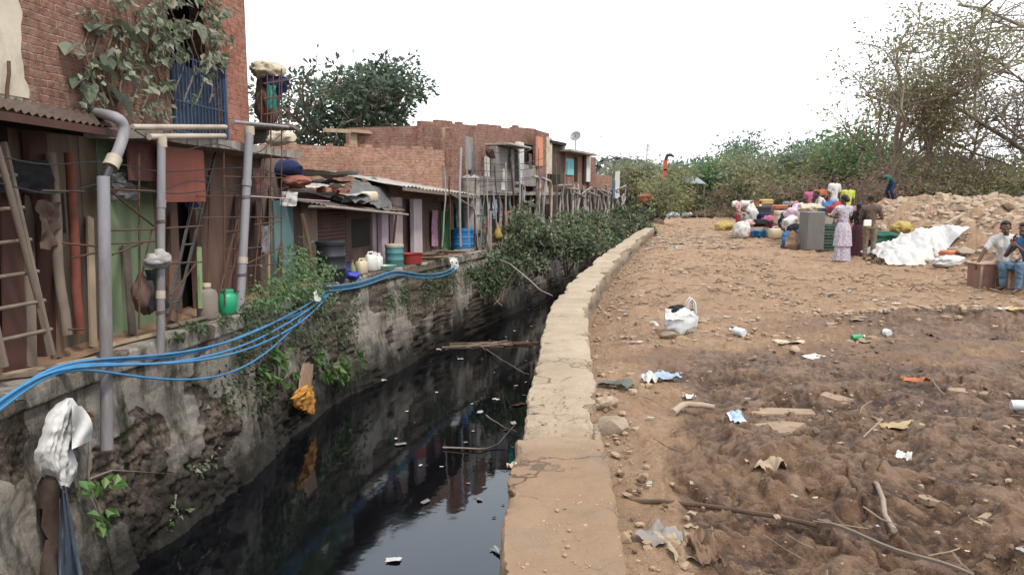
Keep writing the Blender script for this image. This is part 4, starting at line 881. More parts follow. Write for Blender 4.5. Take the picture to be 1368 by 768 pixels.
junk_sheet('dark rag bunched near the front edge of the low shack roof', R2(470, 272, .45), .9, .5, .2, 10, c_tarp, 1.0)
mb = MB(); U_, V_ = np.meshgrid(np.linspace(0, 1, 30), np.linspace(0, 1, 30), indexing='ij'); C4 = [R2(474, 240, -.7), R2(520, 250, -.3), R2(466, 266, .5), R2(524, 284, .72)]
Pq = C4[0] * ((1 - U_) * (1 - V_))[..., None] + C4[1] * (U_ * (1 - V_))[..., None] + C4[2] * ((1 - U_) * V_)[..., None] + C4[3] * (U_ * V_)[..., None]; Pq[..., 2] += .16 * np.abs(fbm(Pq * np.array([2.2, 2.2, 1]), 3, 5)) + .10 * np.sin(U_ * 3.1) * np.sin(V_ * 3.1) - .12 * V_ * np.abs(fbm(np.stack([U_ * 5, U_ * 0, U_ * 0], -1), 2, 8)); mb.grid(Pq); solo(mb, 'tarpaulin', c_tarp, 'charcoal tarpaulin draped where the low shack roof meets its neighbour', 'tarpaulin', smooth=60)
mb = MB(); mb.box(R2(493, 263, .35), (.50, .24, .26), 1.1, ch=.05); solo(mb, 'canister', m_creamplas, 'cream plastic canister lying on the right end of the low shack roof', 'canister', smooth=50)
for k, (x, y, o) in enumerate([(440, 254, .1), (452, 252, .1), (446, 250, -.1), (462, 254, .15), (456, 257, .3), (433, 254, .2)]):
    mb = MB(); mb.box(R2(x, y, o), (.34, .17, .11), .5 * k, ch=.012); solo(mb, 'brick', brick_red, 'loose red brick weighing down the low shack roof', 'brick', 'loose bricks on the low shack roof')
rod('clothes_pole', 'pale pole hung level along the front of the low shack roof', 'pole', R2(436, 276, .62), R2(545, 287, .9), .03, m_log)
rod('string_line', 'pinkish string stretched from the rusty cage to the low shack eave', 'string', FE.pt(330, 262, .1), R2(440, 269, .6), .012, M('pinkish_string', (.5, .36, .38, 1)), 6)
junk_sheet('small pale rag hanging on the pinkish string', FE.pt(386, 266, .1), .3, .25, .04, 23, c_white, 0, 'rag', 'rag', tilt=R(80))

def mid_shack():
    root = thing('plank_shack', 'shack with lilac pillars and dark doorways under a sloping pale corrugated roof', 'shack', (-3.1, 20.9, BZ))
    for nm, a, b, mt, o, z in [('pillar', 510, 519, m_lilac, .15, 1.55), ('pillar', 526, 538, M('pinkish_pillar', (.46, .37, .36, 1), streak=True, dk=.5), .12, 1.55), ('pillar', 553, 564, M('pale_lilac_pillar', (.50, .44, .47, 1), streak=True, dk=.4), .15, 1.5), ('wall', 538, 553, m_maroon, -.1, 1.5), ('wall', 519, 526, m_dark, -.2, 1.5), ('wall', 564, 572, m_brownwall, .0, 1.5), ('wall', 586, 612, m_dark, -.15, 1.4), ('wall', 572, 590, m_brownwall, -.03, 1.4)]:
        mb = MB(); fbox(mb, F3, a, 270, b, 345, o, .12, zb=BZ - .03, zt=z); part(mb, nm, mt, root)
    mb = MB(); fbox(mb, F3, 590, 282, 604, 330, .03, .05, zb=BZ); d = part(mb, 'door', m_greendoor, root, 'dark green door')
    mb = MB(); mb.sheet(F3.pt(580, 305, .06), .42, 1.1, .05, 7, 16, rot=euler(R(90), 0, math.atan2(F3.d[1], F3.d[0])), rag=.05); part(mb, 'curtain', m_purple, root, 'printed purple door curtain', smooth=60)
    mb = MB(); mb.beam(F3.pt(530, 280, .5), F3.pt(524, 338, .4), .05, .05); part(mb, 'prop', m_redwood, root, 'thin dark red prop before the pillars')
    u0, u1 = F3.u(505), F3.u(612); za = F3.pt(512, 248, .75)[2]; zb_ = F3.pt(602, 262, .75)[2]
    mb = MB(); q = [F3.w(u0, za, .75), F3.w(u1 - .1, zb_ + .02, .75), F3.w(u0, za + .42, -1.7), F3.w(u1 - .1, zb_ + .45, -1.7)]
    corrugated(mb, *q, 24, .022, rows=5, jit=.035, seed=5); part(mb, 'roof', m_tinlight, root, 'sloping pale corrugated roof', smooth=60)
    mb = MB(); mb.beam(q[0] - [0, 0, .07], q[1] - [0, 0, .07], .06, .09); part(mb, 'eave_beam', m_wood, root)
    mb = MB(); mb.beam(F3.pt(600, 258, .8), F3.pt(631, 277, .75), .07, .05); part(mb, 'brace', m_wood, root)
    mb = MB(); c = F3.w((u0 + u1) / 2, .55, -1.15); mb.box(c, (u1 - u0 - .2, 1.7, 1.5), math.atan2(F3.d[1], F3.d[0])); part(mb, 'back_wall', m_dark, root)
mid_shack()
def cross_house():
    root = thing('roofless_brick_house', 'half-built roofless pale brick house behind the shacks with timber beam and tin hatch', 'house', (-4.2, 24.5, BZ))
    z1 = W1.pt(480, 196)[2]
    mb = MB(); u0, u1 = W1.u(352), W1.u(606); n = 60; V = []
    for k in range(n):      # ragged brick courses along the top
        a = u0 + (u1 - u0) * k / n; b = u0 + (u1 - u0) * (k + 1) / n; s_ = .085 * int(abs(vnoise(np.array([k * .35, 0, 0]), 3)) * 2.2) - .02 * k / n
        mb.hexa([W1.w(a, BZ, 0), W1.w(b, BZ, 0), W1.w(b, BZ, -.23), W1.w(a, BZ, -.23), W1.w(a, z1 + s_, 0), W1.w(b, z1 + s_, 0), W1.w(b, z1 + s_, -.23), W1.w(a, z1 + s_, -.23)])
    part(mb, 'wall', brick_mid, root, 'long pale red brick cross wall')
    mb = MB(); fbox(mb, W1, 592, 222, 599, 252, .012, .03); part(mb, 'patch', m_greyplas, root, 'grey plaster patch on the cross wall')
    zt2 = W2.pt(515, 176)[2]
    mb = MB(); fbox(mb, W2, 479, 176, 549, 260, 0, .2, zb=BZ, zt=zt2); part(mb, 'upper_wall', brick_old, root, 'set back dull brick upper wall')
    mb = MB(); fbox(mb, W2, 471, 178, 480, 205, .06, .14, zb=z1 - .6); part(mb, 'post', m_woodpale, root, 'pale upright plank post'); 
    mb = MB(); fbox(mb, W2, 550, 182, 555, 215, .06, .1); part(mb, 'post', m_wood, root)
    mb = MB(); fbox(mb, W2, 575, 176, 580, 215, .06, .12); part(mb, 'post', m_woodpale, root)
    mb = MB(); mb.beam(W2.pt(432, 174, .1), W2.pt(578, 181, .1), .12, .12); mb.beam(W2.pt(470, 175, .2), W2.pt(576, 186, .2), .06, .08); part(mb, 'beam', m_woodpale, root, 'long horizontal timber beam')
    mb = MB(); u0, u1 = W2.u(555), W2.u(575); za, zb = W2.pt(565, 186)[2], W2.pt(565, 212)[2]
    corrugated(mb, W2.w(u0, zb, .05), W2.w(u0, za, .05), W2.w(u1, zb, .05), W2.w(u1, za, .05), 8, .02); part(mb, 'hatch', m_tinlight, root, 'small grey tin hatch', smooth=60)
    mb = MB(); fbox(mb, W2, 580, 171, 608, 240, .02, .2, zb=1.0); part(mb, 'plaster_wall', m_tan, root, 'tan plastered wall panel')
    mb = MB(); fbox(mb, W2, 554, 176, 578, 190, -.3, .1); part(mb, 'opening', m_dark, root)
    mb = MB(); a = math.atan2(W1.d[1], W1.d[0]); mb.box(W1.w((W1.u(352) + W1.u(606)) / 2, .5, -2.2), (5.0, 3.6, 1.6), a); part(mb, 'inner_floor', m_concrete, root)
cross_house()
def long_house():
    root = thing('brick_row_house', 'long sooty brick row house with broken grey plaster bays over a dark undercroft', 'house', (.2, 30, BZ))
    ang = math.atan2(F4.d[1], F4.d[0])
    zt = 4.45; zf = F4.pt(660, 262)[2]
    zf = 1.75
    mb = MB(); 
    us = [F4.u(604), F4.u(618), F4.u(634), F4.u(646)]
    fbox(mb, F4, 604, 200, 622, 262, 0, .2, zb=zf - .4, zt=3.72)
    part(mb, 'wall', brick_far, root); mb = MB(); fbox(mb, F4, 634, 200, 648, 262, 0, .2, zb=zf, zt=3.9); part(mb, 'wall', brick_far, root); mb = MB(); fbox(mb, F4, 718, 180, 733, 262, .02, .22, zb=zf, zt=zt)
    part(mb, 'wall', brick_far, root)
    # set-back parapet: brick top that steps up with the depth
    mb = MB(); n = 40; ua, ub = F4.u(598, -1.6), F4.u(722, -1.0)
    B = Face(F4.p0 + F4.d * 0 - F4.n * 1.3, F4.p1 - F4.n * .5)
    ua, ub = B.u(566), B.u(719)
    for k in range(n):
        a = ua + (ub - ua) * k / n; b = ua + (ub - ua) * (k + 1) / n; s_ = 4.05 + .55 * k / n + .08 * int(abs(vnoise(np.array([k * .4, 3, 0]), 5)) * 2.4)
        mb.hexa([B.w(a, zf, 0), B.w(b, zf, 0), B.w(b, zf, -.2), B.w(a, zf, -.2), B.w(a, s_, 0), B.w(b, s_, 0), B.w(b, s_, -.2), B.w(a, s_, -.2)])
    part(mb, 'upper_wall', brick_far, root, 'long ragged-topped brick wall set back above')
    mb = MB(); fbox(mb, F4, 614, 183, 640, 228, -.02, .15); part(mb, 'plaster_panel', m_greyplas, root, 'sooty grey panel with brick showing')
    mb = MB(); fbox(mb, F4, 598, 172, 614, 210, -.25, .15); part(mb, 'plaster_panel', m_tan, root, 'tan panel at the left end')
    mb = MB(); fbox(mb, F4, 647, 210, 658, 238, .0, .16); part(mb, 'plaster_panel', m_white, root, 'narrow dirty white wall strip')
    mb = MB(); fbox(mb, F4, 663, 198, 694, 262, .25, .2, zb=zf - .1); fbox(mb, F4, 636, 236, 664, 256, .45, .1); part(mb, 'bay', m_greyplas, root, 'stained grey plastered bay jutting over the canal')
    mb = MB(); fbox(mb, F4, 658, 198, 664, 245, -.2, .1); fbox(mb, F4, 701, 194, 716, 238, -.5, .1); fbox(mb, F4, 688, 200, 694, 250, .27, .04); part(mb, 'opening', m_dark, root)
    mb = MB(); fbox(mb, F4, 672, 226, 677, 244, .262, .03); fbox(mb, F4, 670, 244, 676, 254, .262, .03); part(mb, 'window', m_white, root, 'small white slot in the grey bay')  # plain white panels set on the bay front
    mb = MB(); fbox(mb, F4, 693, 190, 700, 246, .2, .14); part(mb, 'pillar', m_white, root, 'dirty white pillar')
    mb = MB(); fbox(mb, F4, 718, 183, 725, 222, .06, .1); part(mb, 'pillar', m_orangepl, root, 'salmon plaster pillar')
    mb = MB(); fbox(mb, F4, 700, 196, 717, 232, -.05, .08, zb=2.0, zt=2.9); part(mb, 'balcony_front', m_greyplas, root)
    mb = MB(); mb.box(F4.w(F4.u(672), F4.pt(672, 192, .5)[2], .2), (2.6, 1.1, .07), ang, ch=.01); part(mb, 'canopy', m_tinlight, root, 'broken pale canopy over the bay')
    mb = MB(); mb.rock(F4.pt(655, 205, .35), (.38, .25, .28), 5, 2); part(mb, 'hanging_bundle', c_brown, root)
    mb = MB(); ua, ub = F4.u(612), F4.u(736)
    for k in range(24):
        a = ua + (ub - ua) * k / 24; b = ua + (ub - ua) * (k + 1) / 24; o = .45 + .12 * float(vnoise(np.array([k * .9, 0, 0]), 9))
        mb.hexa([F4.w(a, zf - .14, -.5), F4.w(b, zf - .14, -.5), F4.w(b, zf - .14, o), F4.w(a, zf - .14, o), F4.w(a, zf, -.5), F4.w(b, zf, -.5), F4.w(b, zf, o), F4.w(a, zf, o)])
    part(mb, 'floor_slab', m_concrete, root)
    mb = MB(); fbox(mb, F4, 606, 260, 738, 330, -.45, .1, zb=BZ - .05, zt=zf - .1); part(mb, 'undercroft_wall', m_dark, root, 'dark undercroft wall')
    for k, (a, b, mt) in enumerate([(612, 621, m_greendoor), (640, 650, m_teal), (668, 678, m_brownwall), (690, 703, brick_far), (716, 730, m_greyplas), (652, 664, m_maroon)]):
        mb = MB(); fbox(mb, F4, a, 262, b, 330, -.38 + .01 * k, .06, zb=BZ, zt=zf - .15); part(mb, 'wall_panel', mt, root)
    mb = MB(); c = F4.w((ua + ub) / 2, 1.8, -2.6); mb.box(c, (ub - ua - .3, 3.2, 4.2), ang); part(mb, 'back_wall', brick_far, root)
long_house()
def tower_house():
    root = thing('brown_wall_house', 'narrow house with a white corner pillar and tall blank brown wall', 'house', (2.3, 37, BZ)); ang = math.atan2(F5.d[1], F5.d[0])
    mb = MB(); fbox(mb, F5, 737, 190, 754, 330, -.1, .2, zb=BZ, zt=F5.pt(745, 192, 0)[2]); part(mb, 'wall', m_brownwall, root)
    mb = MB(); fbox(mb, F5, 729.5, 183, 737, 330, .1, .3, zb=1.2, zt=F5.pt(733, 184, 0)[2]); part(mb, 'pillar', m_cream, root, 'white corner pillar')
    mb = MB(); fbox(mb, F5, 735, 189, 756, 193, .15, .5); part(mb, 'roof', m_dark, root)
    mb = MB(); mb.box(F5.w(F5.u(742), 1.9, -2), (1.2, 3.4, 4.2), ang); part(mb, 'back_wall', m_brownwall, root)
    mb = MB(); fbox(mb, F5, 736, 233, 748, 246, .3, .3); part(mb, 'ledge', m_dark, root)
tower_house()
def teal_house():
    root = thing('small_brick_house', 'small red brick house with turquoise panel and flat overhanging roof', 'house', (4.2, 41, BZ)); ang = math.atan2(F5.d[1], F5.d[0])
    zt = F5.pt(775, 207)[2]; zf = F5.pt(775, 246)[2]
    mb = MB(); fbox(mb, F5, 754, 207, 783, 330, -.05, .2, zb=BZ, zt=zt); part(mb, 'wall', brick_far, root); mb = MB(); fbox(mb, F5, 787, 206, 795, 330, .02, .2, zb=BZ, zt=zt); part(mb, 'wall', brick_far, root)
    mb = MB(); fbox(mb, F5, 756, 212, 766, 234, 0, .1); part(mb, 'panel', m_tealbright, root, 'bright turquoise panel')
    mb = MB(); fbox(mb, F5, 767, 210, 771, 242, -.02, .1); part(mb, 'door', m_dark, root); mb = MB(); fbox(mb, F5, 779, 206, 784, 245, .04, .1); part(mb, 'door', m_dark, root)
    mb = MB(); fbox(mb, F5, 783, 205, 788, 243, .08, .15); part(mb, 'pillar', m_white, root, 'white pillar')
    mb = MB(); mb.box(F5.w(F5.u(768), zt + .06, -.4), (F5.u(785) - F5.u(750), 1.8, .12), ang, ch=.02); part(mb, 'roof', m_concrete, root)
    mb = MB(); mb.box(F5.w(F5.u(774), 1.6, -2.1), (F5.u(794) - F5.u(757), 3.6, 3.6), ang); part(mb, 'back_wall', brick_far, root)
teal_house()
def dish():
    p = F5.pt(769, 203, -.4); root = thing('satellite_dish', 'grey satellite dish tilted on a thin mast on the small brick house roof', 'satellite dish', p)
    mb = MB(); mb.tube([p, p + [0, 0, .65]], .025, 8); part(mb, 'mast', m_rust, root, smooth=50)
    mb = MB(); rot = euler(R(58), R(18), R(-35)); t = np.linspace(0, 1, 6); prof = np.stack([t * .30, .10 * t ** 2], 1)
    mb.lathe(prof, p + [0, 0, .78], 18, rot=rot); mb.lathe(np.stack([t * .30, .10 * t ** 2 - .012], 1)[::-1], p + [0, 0, .78], 18, rot=rot); part(mb, 'reflector', m_greyplastic, root, smooth=60)
    mb = MB(); mb.tube([p + [0, 0, .78], p + np.array([0, 0, .78]) + rot @ np.array([.04, 0, .32])], .016, 6); part(mb, 'arm', m_rust, root)
dish()
def far_brick():
    root = thing('low_brick_house', 'low pale brick house end at the far end of the row, before the palms', 'house', (6.2, 47, BZ)); ang = math.atan2(F5.d[1], F5.d[0])
    mb = MB(); zt = F5.pt(806, 233)[2]; fbox(mb, F5, 795, 233, 817, 300, -.4, 2.5, zb=BZ, zt=zt); part(mb, 'wall', brick_mid, root)
    mb = MB(); fbox(mb, F5, 799, 254, 815, 285, -.36, .1); part(mb, 'opening', m_dark, root)
far_brick()
# grey ribbed cylinder tank on end beside the row house
p = F4.pt(629, 300, .25); p[2] = .45
root = thing('ribbed_tank', 'tall grey ribbed tin cylinder standing between the blue barrel and the row house', 'tank', p)
mb = MB(); zt = F4.pt(629, 238, .25)[2]; n = 14; r_ = .30
prof = [(0, 0)] + [(r_ * (1 + .02 * (k % 2)), (zt - p[2]) * k / n) for k in range(n + 1)]; mb.lathe(prof, p, 26); part(mb, 'body', m_tinlight, root, smooth=30)
mb = MB(); mb.lathe([(r_ * 1.04, 0), (r_ * .8, .07), (.1, .12), (0, .12)], [p[0], p[1], zt], 24); part(mb, 'lid', m_tinlight, root, smooth=40)
mb = MB(); mb.box([p[0], p[1], .40], (.9, .6, .1), .9); mb.box([p[0] - .2, p[1] - .2, .05], (.08, .08, .6)); mb.box([p[0] + .2, p[1] + .1, .05], (.08, .08, .6)); part(mb, 'stand', m_wood, root)
# downpipes on the row house
def downpipe(label, pts, F, r, out, mt=m_pipeold):
    mb = MB(); P = np.array([F.pt(x, y, out) for x, y in pts]); t = np.linspace(0, len(P) - 1, 24); P = np.stack([np.interp(t, np.arange(len(P)), P[:, k]) for k in range(3)], 1); P[1:-1] = (P[:-2] + P[2:] + 2 * P[1:-1]) / 4
    mb.tube(P, r, 10); solo(mb, 'downpipe', mt, label, 'pipe', smooth=60)
downpipe('leftmost of three pale downpipes under the row house, with a bend at the top', [(713, 236), (720, 238), (721, 246), (718, 300), (714, 330)], F4, .07, .55)
downpipe('middle of three pale downpipes under the row house', [(722, 237), (728, 240), (728, 250), (724, 300), (718, 335)], F4, .065, .5, m_pipe)
downpipe('rightmost of three pale downpipes, bent over by the white corner pillar', [(728, 240), (735, 242), (737, 250), (736, 290), (733, 318)], F4, .06, .45)
downpipe('grey pipe elbow below the jutting grey bay', [(688, 245), (697, 246), (700, 252), (699, 268)], F4, .07, .6, m_pipe)
# dwellers' things on the ledge
def drum(name, label, p, r, h, mt, lid=None, cat='drum', ribs=2, lm=None):
    root = thing(name, label, cat, p); mb = MB(); prof = [(0, 0), (r * .96, 0), (r, .03)]
    for k in range(1, ribs + 1):
        z = h * k / (ribs + 1); prof += [(r, z - .03), (r * 1.045, z - .012), (r * 1.045, z + .012), (r, z + .03)]
    prof += [(r, h - .02), (r * 1.03, h)] + ([(r * .95, h), (r * .93, h * .55), (0, h * .5)] if lid is None else [(r * .9, h + .015)])
    mb.lathe(prof, p, 26); part(mb, 'body', mt, root, smooth=40)
    if lid is not None:
        mb = MB(); mb.lathe([(r * 1.06, h - .03), (r * 1.07, h + .03), (r * .9, h + .05), (0, h + .055)], p, 24); part(mb, 'lid', lm or mt, root, smooth=40)
    return root
p = E2.pt(443, 368, -.28); p[2] = BZ; drum('plastic_drum', 'big black plastic drum standing on the ledge before the maroon wall', p, .30, .80, m_blackplas, 1)
p = E2.pt(460, 364, -.2); p[2] = BZ; drum('bucket', 'narrow dull blue bucket half hidden right of the big black drum', p, .14, .36, m_navyplas, None, 'bucket', 1)
def jerrycan(name, label, p, w, d, h, mt, rz):
    root = thing(name, label, 'jerrycan', p); mb = MB(); mb.box(p + np.array([0, 0, h * .44]), (w, d, h * .88), rz, ch=.045); part(mb, 'body', mt, root, smooth=50)
    mb = MB(); Rm = rotz(rz); f = lambda x, z: p + Rm @ np.array([x, 0, z]); mb.tube([f(-.3 * w, h * .86), f(-.22 * w, h * 1.0), f(.12 * w, h * 1.0), f(.2 * w, h * .86)], .022, 8); part(mb, 'handle', mt, root, smooth=60)
    mb = MB(); q = f(.34 * w, h * .86); mb.lathe([(.038, 0), (.038, .07), (0, .075)], q, 12); part(mb, 'cap', mt, root, smooth=40); return root
p = E2.pt(483, 358, -.2); p[2] = BZ; jerrycan('jerrycan', 'cream jerrycan on the ledge, left of the two white ones', p, .26, .22, .36, m_creamplas, .9)
p = E2.pt(496, 357, -.3); p[2] = BZ; jerrycan('jerrycan', 'white jerrycan on the ledge between the cream one and the rightmost white one', p, .28, .22, .46, m_whiteplas, .5)
p = E2.pt(504, 353, -.25); p[2] = BZ; jerrycan('jerrycan', 'rightmost white jerrycan on the ledge beside the flat green basin', p, .26, .22, .40, m_whiteplas, 1.2)
p = E2.pt(471, 359, -.2); p[2] = BZ; root = thing('glass_bottle', 'dusty olive bottle on the ledge left of the cream jerrycan', 'bottle', p)
mb = MB(); mb.lathe([(0, 0), (.07, 0), (.075, .2), (.03, .28), (.03, .36), (0, .36)], p, 14); part(mb, 'body', plastic('olive_glass', (.20, .22, .12, 1), .2), root, smooth=50)
mb = MB(); mb.lathe([(.034, .34), (.034, .38), (0, .385)], p, 10); part(mb, 'cap', m_redplas, root)
p = E2.pt(472, 366, .0); p[2] = BZ; mb = MB(); mb.ell(p + [0, 0, .06], (.17, .13, .1), nz=.4, seed=7, n=3); solo(mb, 'plastic_bag', plastic('violet_blue_bag', (.05, .06, .42, 1)), 'violet blue plastic bag lying in front of the olive bottle', 'bag', smooth=60)
p = E2.pt(516, 352, -.1); p[2] = BZ; mb = MB(); mb.lathe([(0, .0), (.19, 0), (.25, .11), (.255, .11), (.2, .02), (0, .02)], p, 22); solo(mb, 'basin', m_mintplas, 'flat pale green basin on the ledge left of the teal barrel', 'basin', smooth=50)
p = E3.pt(527, 349, -.3); p[2] = BZ; drum('plastic_drum', 'teal open barrel with pale rim on the ledge before the lilac pillars', p, .23, .52, m_tealplas, 1, lm=m_pipeold)
p = E3.pt(550, 347, -.2); p[2] = BZ; mb = MB(); mb.lathe([(0, 0), (.26, 0), (.30, .26), (.325, .27), (.30, .255), (.26, .05), (0, .04)], p, 24); solo(mb, 'tub', m_redplas, 'faded red plastic tub on the ledge right of the teal barrel', 'tub', smooth=40)
p = E3.pt(618, 328, -.55); p[2] = BZ; drum('plastic_drum', 'bright blue plastic barrel on the ledge below the grey ribbed cylinder', p, .36, .68, m_blueplas, 1)
r = np.random.default_rng(11)
for k in range(16):
    p = E3.pt(r.uniform(570, 622), 338 + r.uniform(-6, 3), r.uniform(-.5, .05)); p[2] = BZ + .03 + .05 * (k % 4); a = r.uniform(-.4, 1.6); L = r.uniform(.4, .9); d = np.array([math.cos(a), math.sin(a), r.normal(0, .05)]) * L / 2
    mb = MB(); mb.beam(p - d, p + d, r.uniform(.05, .12), r.uniform(.025, .05)); solo(mb, 'scrap_wood', [m_brownwood, m_woodpale, m_redwood, m_wood][k % 4], 'scrap wood piece in the heap on the ledge below the blue barrel', 'scrap wood', 'scrap wood on the ledge below the blue barrel')
# coloured things hung under the row house
def hang(label, F, px, py, w, h, out, mt, seed, name='hanging_cloth', cat='cloth'):
    mb = MB(); mb.sheet(F.pt(px, py, out), w, h, .07, seed, 14, rot=euler(R(90), 0, math.atan2(F.d[1], F.d[0])), rag=.18); solo(mb, name, mt, label, cat, smooth=60)
hang('bright blue cloth hanging below the row house, left of the downpipes', F4, 685, 308, .45, .95, .3, c_blue, 31)
hang('teal cloth hanging right of the ribbed cylinder', F4, 643, 285, .4, .55, .3, c_teal, 32)
hang('rust brown cloth hanging left of the bright blue one', F4, 676, 296, .4, .8, .3, cloth('rust_cloth', (.30, .11, .07, 1)), 33)
hang('faded brown patterned cloth hanging beside the log post', F4, 649, 305, .45, .8, .35, c_maroon, 34)
mb = MB(); p = E4.pt(665, 318, -.1); mb.lathe([(.015, .55), (.05, .42), (.13, .2), (.17, .05), (.13, -.03), (0, -.05)], p, 16); mb.xform(lambda v: v + .03 * fbm(v * 6, 3, 4)[:, None]) ; solo(mb, 'cloth_bag', cloth('mustard_bag', (.42, .32, .09, 1)), 'mustard yellow bag hanging below the row house over the canal edge', 'bag', smooth=60)
# rough logs and props along the far bank
def log(label, F, x0, y0, x1, y1, o0, o1, r, mt=m_log, group='rough log props along the far bank'):
    a, b = F.pt(x1, y1, o1), F.pt(x0, y0, o0); P = wobble(a, b, 9, .07, x0 * .13 + y0)
    mb = MB(); mb.tube(P, np.linspace(r * 1.1, r * .75, 9), 9); solo(mb, 'log_prop', mt, label, 'log', group, smooth=60)
for q in [(641, 262, 641, 345, .3, .6), (655, 262, 651, 352, .3, .85), (667, 258, 667, 325, .3, .5), (681, 262, 683, 325, .3, .4), (694, 260, 690, 320, .3, .4), (708, 262, 708, 330, .3, .4), (655, 282, 655, 392, .8, .95)]:
    log('rough grey log prop standing under the row house on the far ledge', F4, *q, .07, group='log props under the row house')
r = np.random.default_rng(5)
for k in range(34):
    x = 752 + k * 2.6 + r.normal(0, 1.5); t = r.normal(0, 4)
    log('rough bleached log prop in the crowded row on the far bank', E5, x, 246 + r.uniform(-2, 16) + .1 * k, x + t, 322 - .5 * (x - 752), -.2 + r.normal(0, .15), -.1 + r.normal(0, .15), r.uniform(.05, .085), group='crowded log props on the far bank')
for k in range(9):
    x = 752 + 9 * k; mb = MB(); a, b = E5.pt(x - 4, 252 + r.uniform(-4, 10), 0), E5.pt(x + 12, 250 + r.uniform(-4, 14), 0); mb.tube(wobble(a, b, 5, .08, k), .05, 7); solo(mb, 'log_rail', m_log, 'rough horizontal pole tying the log props on the far bank', 'pole', 'horizontal poles tying the log props', smooth=60)
hang('white cloth bundle with blue edge on top of the last log props', E5, 824, 246, 1.2, 1.5, 0, c_white, 41)
hang('small bright blue cloth beside the white bundle on the last log props', E5, 820, 254, .5, 1.1, .1, c_blue, 42)
def bank_shed():
    root = thing('brushwood_shed', 'dark brushwood shed behind the log props on the far bank', 'shed', E5.pt(790, 300, -.9))
    mb = MB(); fbox(mb, E5, 750, 254, 836, 330, -.75, .1, zb=BZ, zt=1.9); part(mb, 'wall', m_dark, root)
bank_shed()
rod('clothes_line', 'white string stretched level above the far end of the canal', 'string', E5.pt(808, 293, .2), A(853, 295, 36), .016, m_white, 6)
# blue hoses along the wall
def hose(label, pts, r, mt=m_hose, n=48):
    P = np.array(pts, float); t = np.linspace(0, len(P) - 1, n); P = np.stack([np.interp(t, np.arange(len(P)), P[:, k]) for k in range(3)], 1)
    for _ in range(10): P[1:-1] = (P[:-2] + P[2:] + 2 * P[1:-1]) / 4
    mb = MB(); mb.tube(P, r, 10); solo(mb, 'water_hose', mt, label, 'hose', 'blue water hoses slung along the wall' if mt is m_hose else None, smooth=60)
base = [(-60, 585), (0, 542), (44, 508), (80, 490), (130, 484), (190, 482), (250, 477), (310, 464), (360, 444), (402, 422), (425, 405), (440, 390)]
hoses = [('topmost blue hose slung along the near wall', [0, -4, -5, -4, -5, -5, -6, -7, -9, -10, -6, -4], .0155, .10),
         ('second blue hose from the top along the near wall', [6, 1, -1, 0, 0, 6, 6, 5, 3, -1, 0, 0], .0155, .13), ('third blue hose down along the near wall, lying tight below the others', [-6, -8, -3, 2, 4, 5, 8, 11, 12, 10, 6, 2], .0155, .15),
         ('blue hose tucked against the wall inside the near bundle', [2, -2, -8, 4, -2, -2, 0, -9, -12, -3, 2, 0], .014, .08)]
for lb, dy, r_, o in hoses: hose(lb, [FE.pt(x, y + d, o + .36) for (x, y), d in zip(base, dy)], r_)
hose('lowest blue hose, sagging well away below the rest of the near bundle', [FE.pt(x, y, .50) for x, y in [(-60, 590), (0, 548), (50, 506), (95, 491), (140, 496), (190, 505), (250, 509), (300, 503), (345, 482), (385, 446), (402, 425)]], .0145)
for k, dy in enumerate([0, 3, -3]):
    hose(['middle dull blue hose slung along the wall below the jerrycans', 'lowest dull blue hose slung along the wall below the jerrycans', 'topmost dull blue hose slung along the wall below the jerrycans'][k], [E2.pt(x, y + dy, .22 + .02 * k) for x, y in [(435, 386), (450, 385), (475, 382), (495, 376), (515, 368)]] + [E3.pt(x, y + dy * .8, .22 + .02 * k) for x, y in [(530, 363), (550, 368), (575, 370), (597, 366), (608, 358)]], .022, m_hosedull)
mb = MB(); mb.sheet(E3.pt(606, 352, .2), .3, .32, .05, 51, rot=euler(R(80), 0, .8)); solo(mb, 'white_rag', c_white, 'small white rag caught at the right end of the dull blue hoses', 'rag', smooth=60)

# scaffold poles, cables and oddments along the row house and the roofs
r = np.random.default_rng(61)
for k in range(26):
    px = 600 + k * 6.4 + r.normal(0, 2); F, o = (F4, r.uniform(.45, .75))
    y0 = r.uniform(196, 262); a, b = F.pt(px + r.normal(0, 4), y0, o), F.pt(px + r.normal(0, 3), 330, o + r.uniform(-.1, .3)); b[2] = max(b[2], BZ - .6)
    mb = MB(); mb.tube(wobble(b, a, 6, .05, k), r.uniform(.018, .04), 6); solo(mb, 'scaffold_pole', [m_log, m_rust, m_pipe, m_wood][k % 4], 'thin scaffold pole standing before the row house', 'pole', 'thin scaffold poles before the row house', smooth=60)
for k in range(9):
    y = 200 + 10 * k + r.normal(0, 3); x0, x1 = r.uniform(600, 660), r.uniform(680, 738); mb = MB(); P = wobble(F4.pt(x0, y + 6, .55), F4.pt(x1, y, .6), 9, .1, k); P[:, 2] -= .15 * np.sin(np.linspace(0, math.pi, 9)); mb.tube(P, .014, 5); solo(mb, 'cable', m_blackplas, 'slack dark cable strung along the front of the row house', 'cable', 'slack cables along the row house', smooth=60)
for k, (px, y, w, h, mt, lb) in enumerate([(612, 282, .5, .9, c_green, 'dark green cloth hung in the dark bay left of the ribbed cylinder'), (660, 280, .5, .7, c_lblue, 'pale blue cloth hung under the grey bay'), (697, 300, .5, .9, c_grey, 'grey cloth hung just left of the three downpipes'), (632, 220, .45, .8, c_tarp, 'charcoal sheet hung on the sooty panel above the ribbed cylinder'), (708, 215, .5, .6, c_brown, 'brown cloth hung in the upper opening by the salmon pillar'), (684, 214, .4, .8, c_grey, 'grey cloth hung on the right of the jutting grey bay')]): hang(lb, F4, px, y, w, h, .36, mt, 80 + k)
